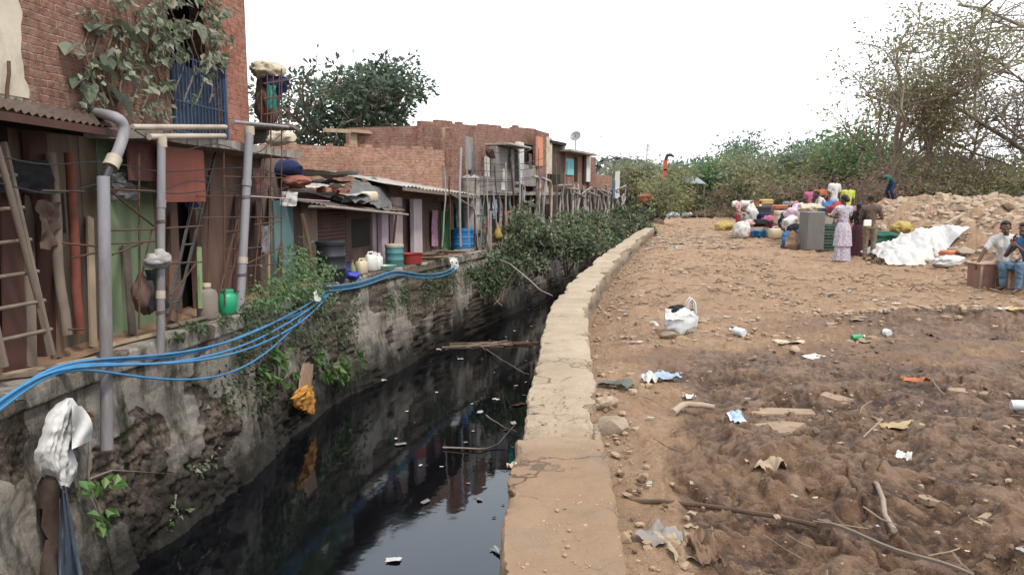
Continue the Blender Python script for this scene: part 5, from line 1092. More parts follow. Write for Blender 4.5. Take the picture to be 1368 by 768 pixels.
for k, (px, y, o, r3, mt, lb) in enumerate([(380, 228, -.2, (.42, .4, .26), c_navy, 'dark navy bundle on the low roof just right of the rusty cage'), (372, 184, -.3, (.4, .3, .16), c_cream, 'pale bundle on the slab by the rusty cage'), (394, 243, .1, (.3, .3, .12), cloth('brick_cloth', (.3, .12, .08, 1)), 'brick coloured bundle at the left end of the low roof'), (340, 182, -.1, (.3, .3, .14), c_tarp, 'charcoal bundle on the slab left of the thick pipe top')]):
    mb = MB(); v, f = ico(3); v = v * (1 + .3 * fbm(v * 1.5 + k * 3, 3, k) - .25 * np.abs(fbm(v * 2.5, 3, k + 4)))[:, None]; mb.add(v * np.array(r3) + (FL if px < 385 and y < 200 else F2).pt(px, y, o), f); solo(mb, 'cloth_bundle', mt, lb, 'bundle', smooth=60)
# ================================================================== vegetation
def branchy(base, height, seed, spread=.5, levels=3, nb=4, r0=.12, lean=(0, 0), first=.35, tw=1.0, up=.5):
    """recursive limbs: returns list of polylines with radii, and the tip points with directions"""
    r = np.random.default_rng(seed); limbs = []; tips = []
    def grow(p, d, L, rad, lv):
        n = 6; P = [p]; dd = d.copy()
        for k in range(n):
            dd = dd + r.normal(0, .16 * tw, 3) + np.array([0, 0, .05 * up]); dd /= np.linalg.norm(dd); P.append(P[-1] + dd * L / n)
        P = np.array(P); limbs.append((P, np.linspace(rad, rad * .45, n + 1)))
        if lv == 0:
            for k in (3, 5, 6): tips.append((P[k], dd))
            return
        k0 = nb + int(r.integers(0, 2))
        for b in range(k0):
            t = first + (1 - first) * (b + .6) / k0 if lv == levels else .3 + .7 * (b + .5) / k0
            i = min(n, max(1, int(t * n))); ax = r.normal(size=3); ax[2] *= .35; ax /= np.linalg.norm(ax)
            nd = dd * (1 - spread) + ax * spread + np.array([0, 0, .25 * up]); nd /= np.linalg.norm(nd)
            grow(P[i], nd, L * r.uniform(.48, .72), rad * .5, lv - 1)
        if lv < levels: tips.append((P[-1], dd))
    d0 = np.array([lean[0], lean[1], 1.0]); d0 /= np.linalg.norm(d0)
    grow(np.asarray(base, float), d0, height * .58, r0, levels)
    return limbs, tips
def tree(label, base, height, seed, leaf, bark=None, n_leaf=14, lsize=.16, cl=.35, group=None, name='tree', cat='tree', asp=.45, droop=.25, width=None, **kw):
    bark = bark or m_bark; root = thing(name, label, cat, base, group)
    limbs, tips = branchy(base, height, seed, **kw)
    allp = np.concatenate([l[0] for l in limbs]); top = allp[:, 2].max() - base[2]; s = height / max(top + cl * .6, .1)
    mb = MB()
    f = lambda P: np.asarray(base) + (P - np.asarray(base)) * np.array([(width or 1) * s, (width or 1) * s, s])
    PP = np.array([f(P) for P, _ in limbs]); RR = np.maximum(np.array([q for _, q in limbs]) * min(s, 1.3), .006)
    big = RR[:, 0] > .03; mb.multitube(PP[big], RR[big], 7); mb.multitube(PP[~big], RR[~big], 4)
    part(mb, 'trunk', bark, root, smooth=180)
    if n_leaf:
        r = np.random.default_rng(seed + 1); T = f(np.array([t[0] for t in tips])); D = np.array([t[1] for t in tips])
        k = np.repeat(np.arange(len(T)), r.poisson(n_leaf, len(T))); off = r.normal(0, cl, (len(k), 3)) * np.array([1, 1, .6])
        mb = MB(); mb.leaves(T[k] + off, D[k] * .4 + off / cl * .7 + np.array([0, 0, 0]), lsize, seed, asp=asp, droop=droop)
        part(mb, 'crown', leaf, root)
    return root
# dark tree behind the shacks
tree('dense dark green tree with layered boughs rising behind the brick shacks', [-6.4, 33, 0], 7.7, 14, lf_tree, n_leaf=13, lsize=.26, cl=.24, r0=.22, levels=3, nb=6, spread=.66, first=.22, up=.35, width=1.02, asp=.5, droop=.1)
# bushes over the canal
def bush(label, c, s, seed, leaf, n=2600, lsize=.16, name='bush', group=None, droop=.35, lumps=26, cat='bush', stems=9):
    root = thing(name, label, cat, [c[0], c[1], c[2] - s[2]], group); r = np.random.default_rng(seed)
    L = r.normal(size=(lumps, 3)); L /= np.linalg.norm(L, axis=1)[:, None]; L *= r.uniform(.3, 1.12, (lumps, 1)); L[:, 2] = np.abs(L[:, 2]) * 1.15 - .35
    k = r.integers(0, lumps, n); off = r.normal(size=(n, 3)); off /= np.linalg.norm(off, axis=1)[:, None]; off *= r.uniform(.0, 1, (n, 1)) ** .4 * r.uniform(.13, .42, lumps)[k][:, None]
    P = np.asarray(c) + (L[k] + off) * np.asarray(s)
    mb = MB(); mb.leaves(P, off * 1.2 + np.array([0, 0, .1]), lsize, seed, asp=.55, droop=droop); part(mb, 'foliage', leaf, root)
    mb = MB(); b = np.array([c[0], c[1], c[2] - s[2] * 1.0])
    for q in range(stems):
        e = np.asarray(c) + L[q % lumps] * np.asarray(s); mb.tube(wobble(b + r.normal(0, .12, 3) * [1, 1, 0], e, 7, .12, seed + q), np.linspace(.03, .01, 7), 5)
    part(mb, 'stem', m_bark, root, smooth=180); return root
for lb, x, y, Y, sx, sz, sd, lf, n, ls in [
    ('tall leafy bush growing from the canal wall under the three downpipes', 722, 318, 24.6, 1.25, 1.25, 2, lf_bush, 3800, .17),
    ('dark bush low over the water below the row house', 690, 346, 24.0, .8, .85, 3, lf_bush, 3000, .15),
    ('bright leafy bush reaching furthest right over the water before the parapet', 757, 322, 27.5, 1.25, 1.3, 4, lf_bush, 3600, .17),
    ('dark green bush overhanging the wall beside the tan log post', 664, 372, 21.2, .75, .75, 5, lf_dark, 2200, .14),
    ('grey green bush below the crowded log props', 782, 312, 32, 1.35, 1.3, 6, lf_bush, 3000, .19),
    ('dull bush at the far end of the log props by the parapet', 810, 304, 38, 1.5, 1.35, 7, lf_dark, 2400, .22),
    ('low bush spilling over the ledge under the grey bay', 700, 318, 26.5, .9, .85, 9, lf_bush, 2200, .16),
    ('dense dark bush closing the head of the canal against the parapet end', 842, 310, 34.5, 1.3, 1.3, 11, lf_bush, 2600, .2),
    ('last shadowy bush where the canal disappears', 832, 296, 44, 1.5, 1.2, 10, lf_dark, 1800, .24)]:
    bush(lb, A(x, y, Y), (sx, sx * .85, sz), sd, lf, int(n * .72), ls)
mb = MB(); P = np.array([A(640, 338, 22.3), A(680, 352, 20.5), A(705, 372, 18.5), A(722, 388, 17.5), A(738, 395, 17)]); t = np.linspace(0, 4, 20); P = np.stack([np.interp(t, np.arange(5), P[:, k]) for k in range(3)], 1); mb.tube(P, np.linspace(.03, .012, 20), 6); solo(mb, 'bare_branch', m_barkpale, 'long bare branch arching down from the bushes to the parapet', 'branch', smooth=60)
# plants hanging on the near wall
def EW(px, py, o): 
    F = FE if px < 400 else (E2 if px < 520 else E3); return F.pt(px, py, o + (.20 if px < 400 else .08))
def wallplant(label, blobs, seed, leaf, ls, n, stems, asp=.55, droop=.5, big=0):
    root = thing('wall_plant', label, 'plant', EW(blobs[0][0], blobs[0][1], .1)); r = np.random.default_rng(seed); P = []; D = []
    tot = sum(b[2] * b[3] for b in blobs)
    for x, y, sx, sy, o in blobs:
        k = int(n * sx * sy / tot) + 2
        q = np.stack([r.normal(x, sx * .5, k), r.normal(y, sy * .5, k)], 1)
        for a, b in q: P.append(EW(a, b, abs(r.normal(.04, o)))); D.append([.7 + r.normal(0, .3), r.normal(0, .4), -.2 + r.normal(0, .3)])
    mb = MB(); mb.leaves(np.array(P), np.array(D, float), ls, seed, asp=asp, droop=droop); part(mb, 'foliage', leaf, root)
    mb = MB()
    for k, pts in enumerate(stems): mb.tube(np.array([EW(a, b, .08) for a, b in pts]), np.linspace(.016, .006, len(pts)), 6)
    if stems: part(mb, 'stem', m_bark, root, smooth=180)
    return root
wallplant('feathery green shrub crowding the ledge around the foot of the rusty cage', [(372, 392, 40, 26, .22), (400, 372, 34, 26, .25), (350, 405, 24, 12, .15), (425, 395, 24, 22, .2), (432, 362, 18, 14, .2), (395, 345, 22, 22, .2)], 3, lf_green, .085, 1600, [[(400, 420), (398, 385), (402, 350)], [(372, 420), (368, 390), (380, 372)], [(425, 410), (428, 380), (436, 360)]])
wallplant('dark trailing creeper hanging down the wall left of the pale plaster', [(430, 430, 20, 40, .1), (395, 440, 24, 30, .12), (350, 440, 40, 18, .12), (470, 410, 14, 34, .1), (462, 440, 14, 30, .08), (330, 480, 26, 40, .1), (310, 530, 22, 30, .08), (345, 520, 24, 30, .1), (425, 470, 14, 24, .1)], 5, lf_dark, .085, 1700, [[(430, 395), (432, 440), (428, 480)]])
wallplant('broad-leaved plant on the wall right of the hanging amber bag', [(440, 490, 22, 16, .15), (462, 487, 24, 14, .16), (480, 478, 12, 16, .15), (425, 478, 10, 10, .1), (452, 505, 16, 8, .1)], 6, lf_ficus, .20, 70, [[(440, 510), (455, 490), (484, 468)], [(442, 512), (430, 480)]])
wallplant('broad-leaved plant on the wall left of the hanging amber bag', [(372, 480, 26, 16, .15), (360, 500, 20, 14, .15), (388, 500, 12, 16, .15), (368, 466, 14, 8, .15)], 7, lf_ficus, .19, 60, [[(372, 520), (370, 480), (360, 460)], [(374, 510), (392, 496)]])
wallplant('ficus sprig with bright heart leaves hanging beside the white cloth', [(150, 642, 20, 12, .12), (130, 690, 14, 10, .12), (112, 648, 14, 14, .1), (142, 680, 10, 8, .1)], 8, leafmat('bright_ficus', [(.06, .15, .035), (.12, .25, .06), (.18, .32, .09)], .4), .12, 30, [[(120, 590), (118, 640), (138, 700), (152, 768)], [(118, 640), (150, 628), (220, 632)]], .75, .6)
wallplant('pale leafed sprig low on the near wall just above the water', [(238, 680, 16, 10, .1), (228, 695, 12, 12, .1), (245, 672, 8, 8, .1)], 9, leafmat('pale_ficus', [(.14, .2, .09), (.2, .28, .13), (.1, .15, .06)], .45), .12, 16, [[(235, 660), (232, 690)]], .75, .6)
wallplant('yellowing sprig over the top right of the white cloth', [(112, 550, 10, 8, .15), (98, 560, 8, 14, .15), (108, 570, 6, 8, .15)], 10, leafmat('turning_leaf', [(.06, .13, .03), (.30, .26, .05), (.38, .2, .06)], .4), .13, 9, [[(100, 600), (102, 560), (118, 545)]], .75, .5)
wallplant('small grey green creeper patch on the wall plaster', [(275, 615, 16, 10, .06), (262, 625, 12, 8, .05), (285, 605, 10, 8, .05)], 11, lf_vine, .10, 40, [])
wallplant('ferny tufts along the foot of the far plaster wall', [(540, 395, 10, 22, .08), (575, 385, 12, 26, .08), (600, 372, 14, 20, .1), (628, 362, 12, 18, .1), (520, 400, 8, 16, .06)], 12, lf_dark, .09, 900, [])
wallplant('grass tufts along the ledge by the two right grey pipes', [(260, 435, 16, 6, .08), (235, 448, 10, 5, .06), (300, 425, 10, 8, .1), (335, 418, 14, 10, .1)], 13, lf_dark, .08, 380, [])
# white cloth on a stump, tarp tail, amber bag
def white_cloth():
    root = thing('white_cloth', 'torn white cloth draped over a stump on the near canal wall', 'cloth', EW(85, 600, .4)); mb = MB()
    O = np.array([(531, 86, 94), (538, 74, 101), (548, 63, 108), (562, 53, 106), (575, 49, 101), (590, 46, 99), (602, 41, 97), (614, 42, 97), (628, 46, 96), (640, 60, 92), (651, 66, 85)], float)
    n, m = 80, 60; yy = np.linspace(531, 651, n); P = np.zeros((n, m, 3))
    for i, y in enumerate(yy):
        l, r_ = np.interp(y, O[:, 0], O[:, 1]), np.interp(y, O[:, 0], O[:, 2]); t = i / (n - 1)
        for q in range(m):
            a = -1 + 2 * q / (m - 1); x = (l + r_) / 2 + a * (r_ - l) / 2
            P[i, q] = EW(x, y + 5 * math.sin(a * 5 + 1) * t ** 3, .40 - .13 * a * a - .12 * t + .5 * min(0, t - .12))
    U_, T_ = np.meshgrid(np.linspace(0, 1, m), np.linspace(0, 1, n)); F_ = np.stack([U_ * 4 + .8 * T_, T_ * 1.2, U_ * 0], -1)      # folds run down the cloth
    dsp = .075 * (1 - np.abs(fbm(F_, 2, 8)) * 2) * (.3 + .7 * T_) + .02 * np.abs(fbm(np.stack([U_ * 7 - 3 * T_, T_ * 4, U_ * 0], -1), 3, 18)) + .02 * np.abs(fbm(np.stack([U_ * 3 + 5 * T_, T_ * 7, U_ * 0], -1), 2, 28))
    P += dsp[..., None] * np.array([1, -.35, .0]); mb.grid(P); part(mb, 'drape', c_white, root, smooth=180)
    mb = MB(); P = []
    for i in range(24):
        row = []
        for j in range(10):
            t = i / 23; a = j / 9; x = 96 + a * (28 * math.sin(min(1, .25 + t * .9) * math.pi * .6)); y = 542 + t * (46 + 12 * (1 - a))
            row.append(EW(x, y, .42 - .2 * a + .05 * math.sin(t * 6 + a * 5)))
        P.append(row)
    mb.grid(np.array(P)); part(mb, 'sleeve', c_white, root, smooth=180)
white_cloth()
def stump():
    root = thing('stump', 'dark broken stump standing out from the near wall under the white cloth', 'stump', EW(75, 768, .25))
    mb = MB(); P = np.array([EW(66, 790, .25), EW(64, 720, .27), EW(60, 670, .28), (EW(62, 630, .28)), EW(76, 600, .28)]); mb.tube(wobble(P[0], P[-1], 9, .09, 3), np.array([.13, .1, .105, .08, .10, .085, .095, .07, .06]), 14); mb.xform(lambda v: v + .05 * fbm(v * np.array([9, 9, 4]), 3, 7)[:, None] * np.array([1, 1, .3])); part(mb, 'trunk', M('dark_stump', (.07, .045, .035, 1), (.04, .03, .025, 1), scale=14, bump=.6), root, smooth=60)
stump()
mb = MB(); P = []
for i in range(30):
    t = i / 29; P.append([EW(82 + 8 * t + a * (6 + 17 * t), 648 + 135 * t, .34 + .06 * math.sin(a * 4 + t * 3) + .03 * math.sin(a * 11)) for a in np.linspace(-.6, 1, 14)])
mb.grid(np.array(P)); solo(mb, 'tarpaulin', M('dark_slate_tarp', (.06, .085, .13, 1), (.12, .14, .17, 1), rough=.55, scale=7, dk=.5), 'slate blue tarpaulin tail hanging below the white cloth', 'tarpaulin', smooth=60)
def amber_bag():
    root = thing('plastic_bag', 'amber plastic bag hung by a brown paper neck on the canal wall', 'bag', EW(405, 548, .3)); mb = MB(); rr = np.random.default_rng(4)
    def ring(rows, n=24):
        P = []
        for x, y, hw, dp in rows:
            P.append([EW(x + hw * math.cos(a) , y, .25) + np.array([.8, -.3, 0]) * dp * math.sin(a) for a in np.arange(n) / n * 2 * math.pi])
        return np.array(P)
    Pn = ring([(412, 486, 8, .05), (410, 500, 9, .06), (408, 512, 8, .05), (407, 519, 8, .05)]); Pn += .03 * fbm(Pn * 8, 3, 4)[..., None]; mb.grid(Pn, closed=True); part(mb, 'neck', c_sack, root, smooth=60)
    t = np.linspace(0, 5, 26); R5 = [(407, 517, 8, .05), (404, 525, 12, .06), (402, 534, 16, .07), (404, 542, 15, .05), (409, 548, 11, .04), (413, 553, 5, .02)]
    rows = [tuple(np.interp(q, range(6), [c[k] for c in R5]) for k in range(4)) for q in t]
    mb = MB(); Pn = ring(rows, 40); Pn += .10 * np.abs(fbm(Pn * np.array([9, 9, 4]), 3, 5))[..., None] * np.array([1, .5, .5]); mb.grid(Pn, closed=True); part(mb, 'bag', c_amber, root, smooth=60)
amber_bag()
mb = MB(); mb.sheet(EW(422, 396, .35), .17, .2, .05, 66, rot=euler(R(75), 0, 1.2)); solo(mb, 'white_rag', c_white, 'scrap of white film caught in the feathery shrub', 'rag', smooth=60)

# ---- right: the belt of scrub and trees behind the open ground
def gz(x, y): return [x, y, zgf(x, y)]
# the two tall ones
tree('tall loose olive tree with a few reddish top leaves, highest left of the bare branches', gz(17.6, 34.5), 10.3, 41, lf_olive, m_barkpale, n_leaf=6, lsize=.20, cl=.26, r0=.13, levels=3, nb=6, spread=.55, first=.22, up=.5, width=.95, tw=1.1)
tree('yellowing slim tree tangled with the tall olive one', gz(19.0, 34), 8.4, 52, lf_yellow, m_barkpale, n_leaf=4, lsize=.20, cl=.24, r0=.10, levels=3, nb=5, spread=.5, first=.25, up=.7, width=.75)
tree('sparse reddish tree just right of the tall olive one', gz(21.2, 35), 9.2, 63, lf_red, m_barkpale, n_leaf=1.6, lsize=.17, cl=.25, r0=.10, levels=3, nb=6, spread=.6, first=.2, up=.45, width=1.0, tw=1.4)
tree('bare-limbed thorn tree with long drooping boughs at the right edge', gz(23.2, 30.5), 11.4, 74, lf_olive, m_bark, n_leaf=1.6, lsize=.16, cl=.25, r0=.17, levels=3, nb=7, spread=.72, first=.38, up=.12, width=1.35, tw=1.4)
tree('thin upright bare tree at the right edge with wiry twigs', gz(22.3, 33.5), 10.2, 85, lf_yellow, m_bark, n_leaf=1.2, lsize=.16, cl=.25, r0=.11, levels=3, nb=6, spread=.55, first=.3, up=.4, width=1.0, tw=1.5)
tree('dry twiggy thorn tree furthest right', gz(25.4, 33), 11, 96, lf_olive, m_bark, n_leaf=1.8, lsize=.16, cl=.25, r0=.14, levels=3, nb=7, spread=.65, first=.35, up=.2, width=1.1, tw=1.4)
belt = [  # px, Y, height, kind, label
    (918, 74, 5.6, lf_bluegreen, 'blue green round tree right of the excavator boom'), (952, 66, 6.3, lf_green, 'bright green tree beside the grey shed roof'), (985, 60, 5.6, lf_bluegreen, 'grey green tree behind the man in the pale shirt'),
    (965, 78, 7.6, lf_bluegreen, 'tallest blue green tree of the middle distance'), (1015, 56, 4.9, lf_olive, 'olive tree above the heap of household goods'), (1040, 62, 5.6, lf_far, 'hazy tree left of the dip in the tree line'),
    (1058, 50, 4.5, lf_olive, 'low olive tree above the seated crowd'), (1085, 54, 5.3, lf_green, 'round green tree above the steel cabinet'), (1105, 46, 4.4, lf_olive, 'dry olive tree above the woman in the patterned dress'),
    (1128, 50, 5.6, lf_bluegreen, 'grey green tree left of the tallest olive tree'), (1150, 44, 5.2, lf_olive, 'leaning olive tree above the man in brown'), (1165, 40, 5.8, lf_green, 'fresh green tree under the tallest olive crown')]
for k, (px, Y, h, lf, lb) in enumerate(belt):
    p = A(px, 262, Y); tree(lb, gz(p[0], p[1]), h, 200 + k, lf, m_barkpale, n_leaf=6, lsize=.065 * Y ** .42 * 1.0, cl=.25 + .004 * Y, r0=.11, levels=3, nb=5, spread=.62, first=.12, up=.3, width=1.25)
scrub = [(1000, 60, 2.6), (1035, 56, 2.8), (1070, 53, 2.6), (1100, 50, 3.0), (1130, 47, 2.8), (1160, 43, 3.4), (1185, 36, 3.4), (1205, 34, 3.6), (1228, 35, 3.2), (1250, 33, 3.6), (1272, 34, 3.3), (1294, 32.5, 3.4), (1316, 33.5, 3.2), (1338, 32, 3.6), (1362, 33, 3.4), (975, 58, 2.4), (945, 64, 2.2)]
nm = ['behind the left end of the crowd', 'behind the middle of the crowd', 'behind the right end of the crowd', 'behind the steel cabinet', 'behind the woman in the patterned dress', 'behind the man in brown', 'behind the figure bending on the rubble', 'under the tall olive tree', 'at the start of the rubble crest', 'above the left half of the rubble crest', 'above the middle of the rubble crest', 'above the right half of the rubble crest', 'left of the seated men, over the rubble', 'over the first seated man', 'over the second seated man', 'behind the man in the pale shirt', 'right of the blue heap in the distance']
for k, (px, Y, h) in enumerate(scrub):
    p = A(px, 262, Y); tree('dry brown thicket of bare stems ' + nm[k], gz(p[0], p[1]), h, 300 + k, [lf_red, lf_olive, lf_yellow][k % 3], [m_barkpale, m_bark][k % 2], n_leaf=4, lsize=.15, cl=.25, name='thicket', cat='thicket', r0=.05, levels=3, nb=6, spread=.75, first=.0, up=.25, width=1.6, tw=1.3)
# a far, unbroken wood behind everything
def far_wood():
    mb = MB(); r = np.random.default_rng(9); P = []; D = []
    for k in range(420):
        x = r.uniform(30, 190) if k % 3 else r.uniform(12, 60); y = r.uniform(90, 118) if k % 3 else r.uniform(86, 110); h = r.uniform(2.0, 6.8) * (.7 if x < 40 else 1)
        n = 46; q = r.normal(size=(n, 3)); q /= np.linalg.norm(q, axis=1)[:, None]
        P.append(np.array([x, y, h * .55]) + q * np.array([2.2, 1.6, h * .52])); D.append(q)
    mb.leaves(np.concatenate(P), np.concatenate(D), 1.0, 3, asp=.6); solo(mb, 'far_wood', lf_far, kind='stuff')
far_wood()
def undergrowth():   # low dry scrub at the feet of the trees
    mb = MB(); r = np.random.default_rng(19); P = []; D = []
    for k in range(420):
        px = r.uniform(930, 1420); Y = r.uniform(50, 64) if px < 1180 else r.uniform(31, 40); p = A(px, 262, Y)
        n = 16; q = r.normal(size=(n, 3)); q[:, 2] = np.abs(q[:, 2]); q /= np.linalg.norm(q, axis=1)[:, None]
        P.append(np.array([p[0], p[1], zgf(p[0], p[1]) + .1]) + q * np.array([.5, .5, r.uniform(.3, .9)])); D.append(q)
    mb.leaves(np.concatenate(P), np.concatenate(D),   .30, 3, asp=.2); solo(mb, 'undergrowth', leafmat('dry_scrub', [(.22, .17, .11), (.15, .12, .075), (.27, .22, .15), (.13, .14, .07)]), kind='stuff')
undergrowth()
# palms, mast, far bushes at the head of the canal
def palm(label, px, Y, top, seed):
    p = A(px, 262, Y); base = [p[0], p[1], 0]; h = A(px, top, Y)[2]; root = thing('palm_tree', label, 'palm tree', base, 'hazy palms on the skyline'); r = np.random.default_rng(seed)
    mb = MB(); mb.tube(wobble(base, [p[0] + r.normal(0, .4), p[1], h], 7, .3, seed), np.linspace(.25, .16, 7), 6); part(mb, 'trunk', m_bark, root, smooth=180)
    mb = MB(); top = np.array([p[0], p[1], h])
    for k in range(17):
        a = r.uniform(0, 6.28); el = r.uniform(-.3, 1.1); L = r.uniform(2.0, 3.0); d = np.array([math.cos(a) * math.cos(el), math.sin(a) * math.cos(el), math.sin(el)])
        t = np.linspace(0, 1, 7)[:, None]; C = top + d * t * L - np.array([0, 0, 1]) * t ** 2 * L * .55; sd = np.cross(d, [0, 0, 1]); sd /= np.linalg.norm(sd) + 1e-6
        wv = np.sin(np.clip(t * .9 + .1, 0, 1) * math.pi) * .34; mb.grid(np.stack([C - sd * wv - [0, 0, .12], C, C + sd * wv - [0, 0, .12]], 1))
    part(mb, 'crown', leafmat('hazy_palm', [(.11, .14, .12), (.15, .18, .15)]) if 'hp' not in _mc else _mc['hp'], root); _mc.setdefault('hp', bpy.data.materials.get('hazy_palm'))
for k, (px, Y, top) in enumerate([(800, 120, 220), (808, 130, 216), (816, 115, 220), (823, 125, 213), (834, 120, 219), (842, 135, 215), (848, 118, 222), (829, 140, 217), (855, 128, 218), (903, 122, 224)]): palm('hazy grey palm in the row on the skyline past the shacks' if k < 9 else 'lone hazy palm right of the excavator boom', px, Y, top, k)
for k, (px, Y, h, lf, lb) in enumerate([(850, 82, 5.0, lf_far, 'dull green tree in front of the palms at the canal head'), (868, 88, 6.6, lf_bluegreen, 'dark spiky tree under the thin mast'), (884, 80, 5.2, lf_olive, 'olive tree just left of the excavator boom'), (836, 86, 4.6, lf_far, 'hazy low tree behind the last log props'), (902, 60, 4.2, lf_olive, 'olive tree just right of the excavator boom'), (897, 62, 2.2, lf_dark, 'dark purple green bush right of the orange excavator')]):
    p = A(px, 262, Y); tree(lb, gz(p[0], p[1]), h, 500 + k, lf, m_bark, n_leaf=9, lsize=.34, cl=.5, r0=.14, levels=3, nb=5, spread=.65, first=.5 if Y < 57 else .08, up=.5 if Y < 57 else .3, width=1.35)
for k, (px, Y, s, lb) in enumerate([(915, 66, 1.5, 'bright low bush before the grey shed'), (935, 63, 1.3, 'bright low bush left of the blue heap'), (898, 64, 1.2, 'low bush right of the orange excavator'), (955, 60, 1.0, 'low bush behind the litter line')]):
    p = A(px, 262, Y); bush(lb, [p[0], p[1], .6], (s * 1.3, s, s * .8), 70 + k, lf_green, 900, .34, stems=4)
p = A(880, 262, 45); tree('thin hazy tree in front of the excavator boom', gz(p[0], p[1]), 3.0, 613, lf_olive, m_bark, n_leaf=4, lsize=.2, cl=.3, r0=.06, levels=3, nb=5, spread=.7, first=.42, up=.3, width=1.1)
p = A(864, 262, 160); root = thing('lattice_mast', 'thin grey lattice mast on the skyline above the spiky tree', 'mast', [p[0], p[1], 0])
mb = MB(); zt = A(864, 192, 160)[2]
for a in (0, 2.1, 4.2): mb.tube([[p[0] + .9 * math.cos(a), p[1] + .9 * math.sin(a), 0], [p[0] + .18 * math.cos(a), p[1] + .18 * math.sin(a), zt]], .07, 5)
for k in range(14):
    z = zt * k / 14; rr = .9 - .72 * k / 14; q = [[p[0] + rr * math.cos(a), p[1] + rr * math.sin(a), z + (zt / 14) * (i % 2)] for i, a in enumerate((0, 2.1, 4.2, 0))]; mb.tube(q, .04, 4)
part(mb, 'lattice', m_greyplastic, root)
mb = MB(); mb.box([p[0], p[1], zt - 1.2], (.9, .5, .9)); part(mb, 'antenna', m_whiteplas, root)
# ================================================================== what lies on the open ground
gr = np.random.default_rng(77)
def scatter(n, f):
    out = []
    while len(out) < n:
        q = f()
        if q is not None: out.append(q)
    return out
def clods():
    base = []
    for k in range(10):
        m = MB(); m.rock((0, 0, 0), (1, .8, .55), 600 + k, 1); base.append((m.V[0], m.Fl[0].reshape(-1, 3)))
    def mk(n, smin, smax, f, seed):
        mb = MB(); r = np.random.default_rng(seed)
        for k in range(n):
            for _ in range(6):
                x, y = f(r)
                if r.uniform() < .15 + 1.6 * max(0.0, mnoise.noise(Vector((x * .9, y * .6, 5.5))) + .1): break
            s = smin + (smax - smin) * r.uniform() ** 3; v, fc = base[int(r.integers(10))]
            mb.add((v * s * r.uniform(.7, 1.3, 3)) @ rotz(r.uniform(0, 6.28)).T + np.array([x, y, zgf(x, y) + s * .12 + .01]), fc)
        return mb
    def near(r):
        while True:
            y = 2.4 + 10 * r.uniform() ** 1.3; x = parx(y) + .3 + r.uniform() ** 1.2 * (.72 * y + 1.4 - parx(y)); return float(x), y
    def mid(r):
        y = 8 + 22 * r.uniform() ** 1.2; x = parx(y) + .35 + r.uniform() * (.72 * y + 1 - parx(y)); return float(x), float(y)
    def edge(r):
        y = 2.5 + 22 * r.uniform(); return float(parx(y) + .27 + abs(r.normal(0, .22))), float(y)
    m_clod = M('dry_clod', (.35, .25, .17, 1), (.24, .165, .11, 1), dirt=(.46, .37, .28, 1), scale=3, ds=.7, dk=.8, bump=.5); m_clodwet = M('damp_clod', (.15, .094, .06, 1), (.09, .055, .036, 1), scale=4, bump=.5, dirt=(.25, .18, .12, 1), dk=.6, ds=.9)
    solo(mk(1500, .005, .035, near, 1), 'damp_clods', m_clodwet, kind='stuff', smooth=25)
    solo(mk(3800, .012, .075, mid, 2), 'dry_clods', m_clod, kind='stuff', smooth=25)
    solo(mk(700, .006, .03, near, 5), 'dry_crumbs', m_clod, kind='stuff', smooth=25)
    solo(mk(800, .006, .05, edge, 3), 'edge_clods', m_clod, kind='stuff', smooth=25)
    def ptop(r):
        y = 2.3 + 3.2 * r.uniform() ** 1.4; return float(parx(y) + r.uniform(-.22, .24)), float(y)
    mb = MB(); r = np.random.default_rng(4)
    for k in range(420):
        x, y = ptop(r); s = .004 + .014 * r.uniform() ** 3; v, fc = base[k % 10]; mb.add(v * s + np.array([x, y, .168]), fc)
    solo(mb, 'parapet_crumbs', m_clod, kind='stuff', smooth=25)
    # straw, twigs and dead leaves trodden into the dirt
    mb = MB(); r = np.random.default_rng(6)
    for k in range(1300):
        x, y = mid(r) if k % 9 else near(r); a = r.uniform(0, 6.28); L = r.uniform(.05, .28); d = np.array([math.cos(a), math.sin(a), r.normal(0, .12)]) * L / 2; p = np.array([x, y, zgf(x, y) + .03]); mb.tube([p - d, p + r.normal(0, .012, 3), p + d], r.uniform(.002, .006), 4)
    for k in range(560):
        p = GG(r.uniform(850, 990), r.uniform(286, 336)) if k % 2 else GG(r.uniform(800, 1368), r.uniform(330, 400)); a = r.uniform(0, 6.28); L = r.uniform(.08, .38); d = np.array([math.cos(a), math.sin(a), r.normal(0, .12)]) * L / 2; p = p + [0, 0, .03]
        mb.tube([p - d, p + r.normal(0, .03, 3), p + d], r.uniform(.004, .014), 4)
    solo(mb, 'straw_litter', M('dead_straw', (.30, .22, .14, 1), (.12, .08, .055, 1), scale=2), kind='stuff')
    mb = MB()
    for k in range(900):
        x, y = mid(r); s = r.uniform(.03, .12); mb.sheet((x, y, zgf(x, y) + .015), s, s * r.uniform(.5, 1), s * .2, k, 5, m=k % 4, rz=r.uniform(0, 6))
    for k in range(420):
        p = GG(r.uniform(840, 990), r.uniform(284, 336)); s = r.uniform(.08, .3); mb.sheet(p + [0, 0, .02], s, s * r.uniform(.4, 1), s * .3, k, 5, m=k % 4, rz=r.uniform(0, 6))
    for k in range(170):
        x, y = near(r); s = r.uniform(.012, .05); mb.sheet((x, y, zgf(x, y) + .015), s, s * r.uniform(.4, 1), s * .3, k, 8, rag=.5, m=k % 4, rz=r.uniform(0, 6))
    solo(mb, 'litter_scraps', [M('pale_scrap', (.50, .44, .37, 1)), m_clod, M('tan_scrap', (.38, .29, .2, 1)), M('greyish_scrap', (.36, .34, .33, 1))], kind='stuff', smooth=60)
clods()
stone_protos = []
for k in range(8):
    mb = MB(); mb.rock((0, 0, 0), (1, .78, .6), 900 + k, 3); stone_protos.append(mesh_from(mb, 'rubble_chunk', m_stone, (0, 0, 0), 35))
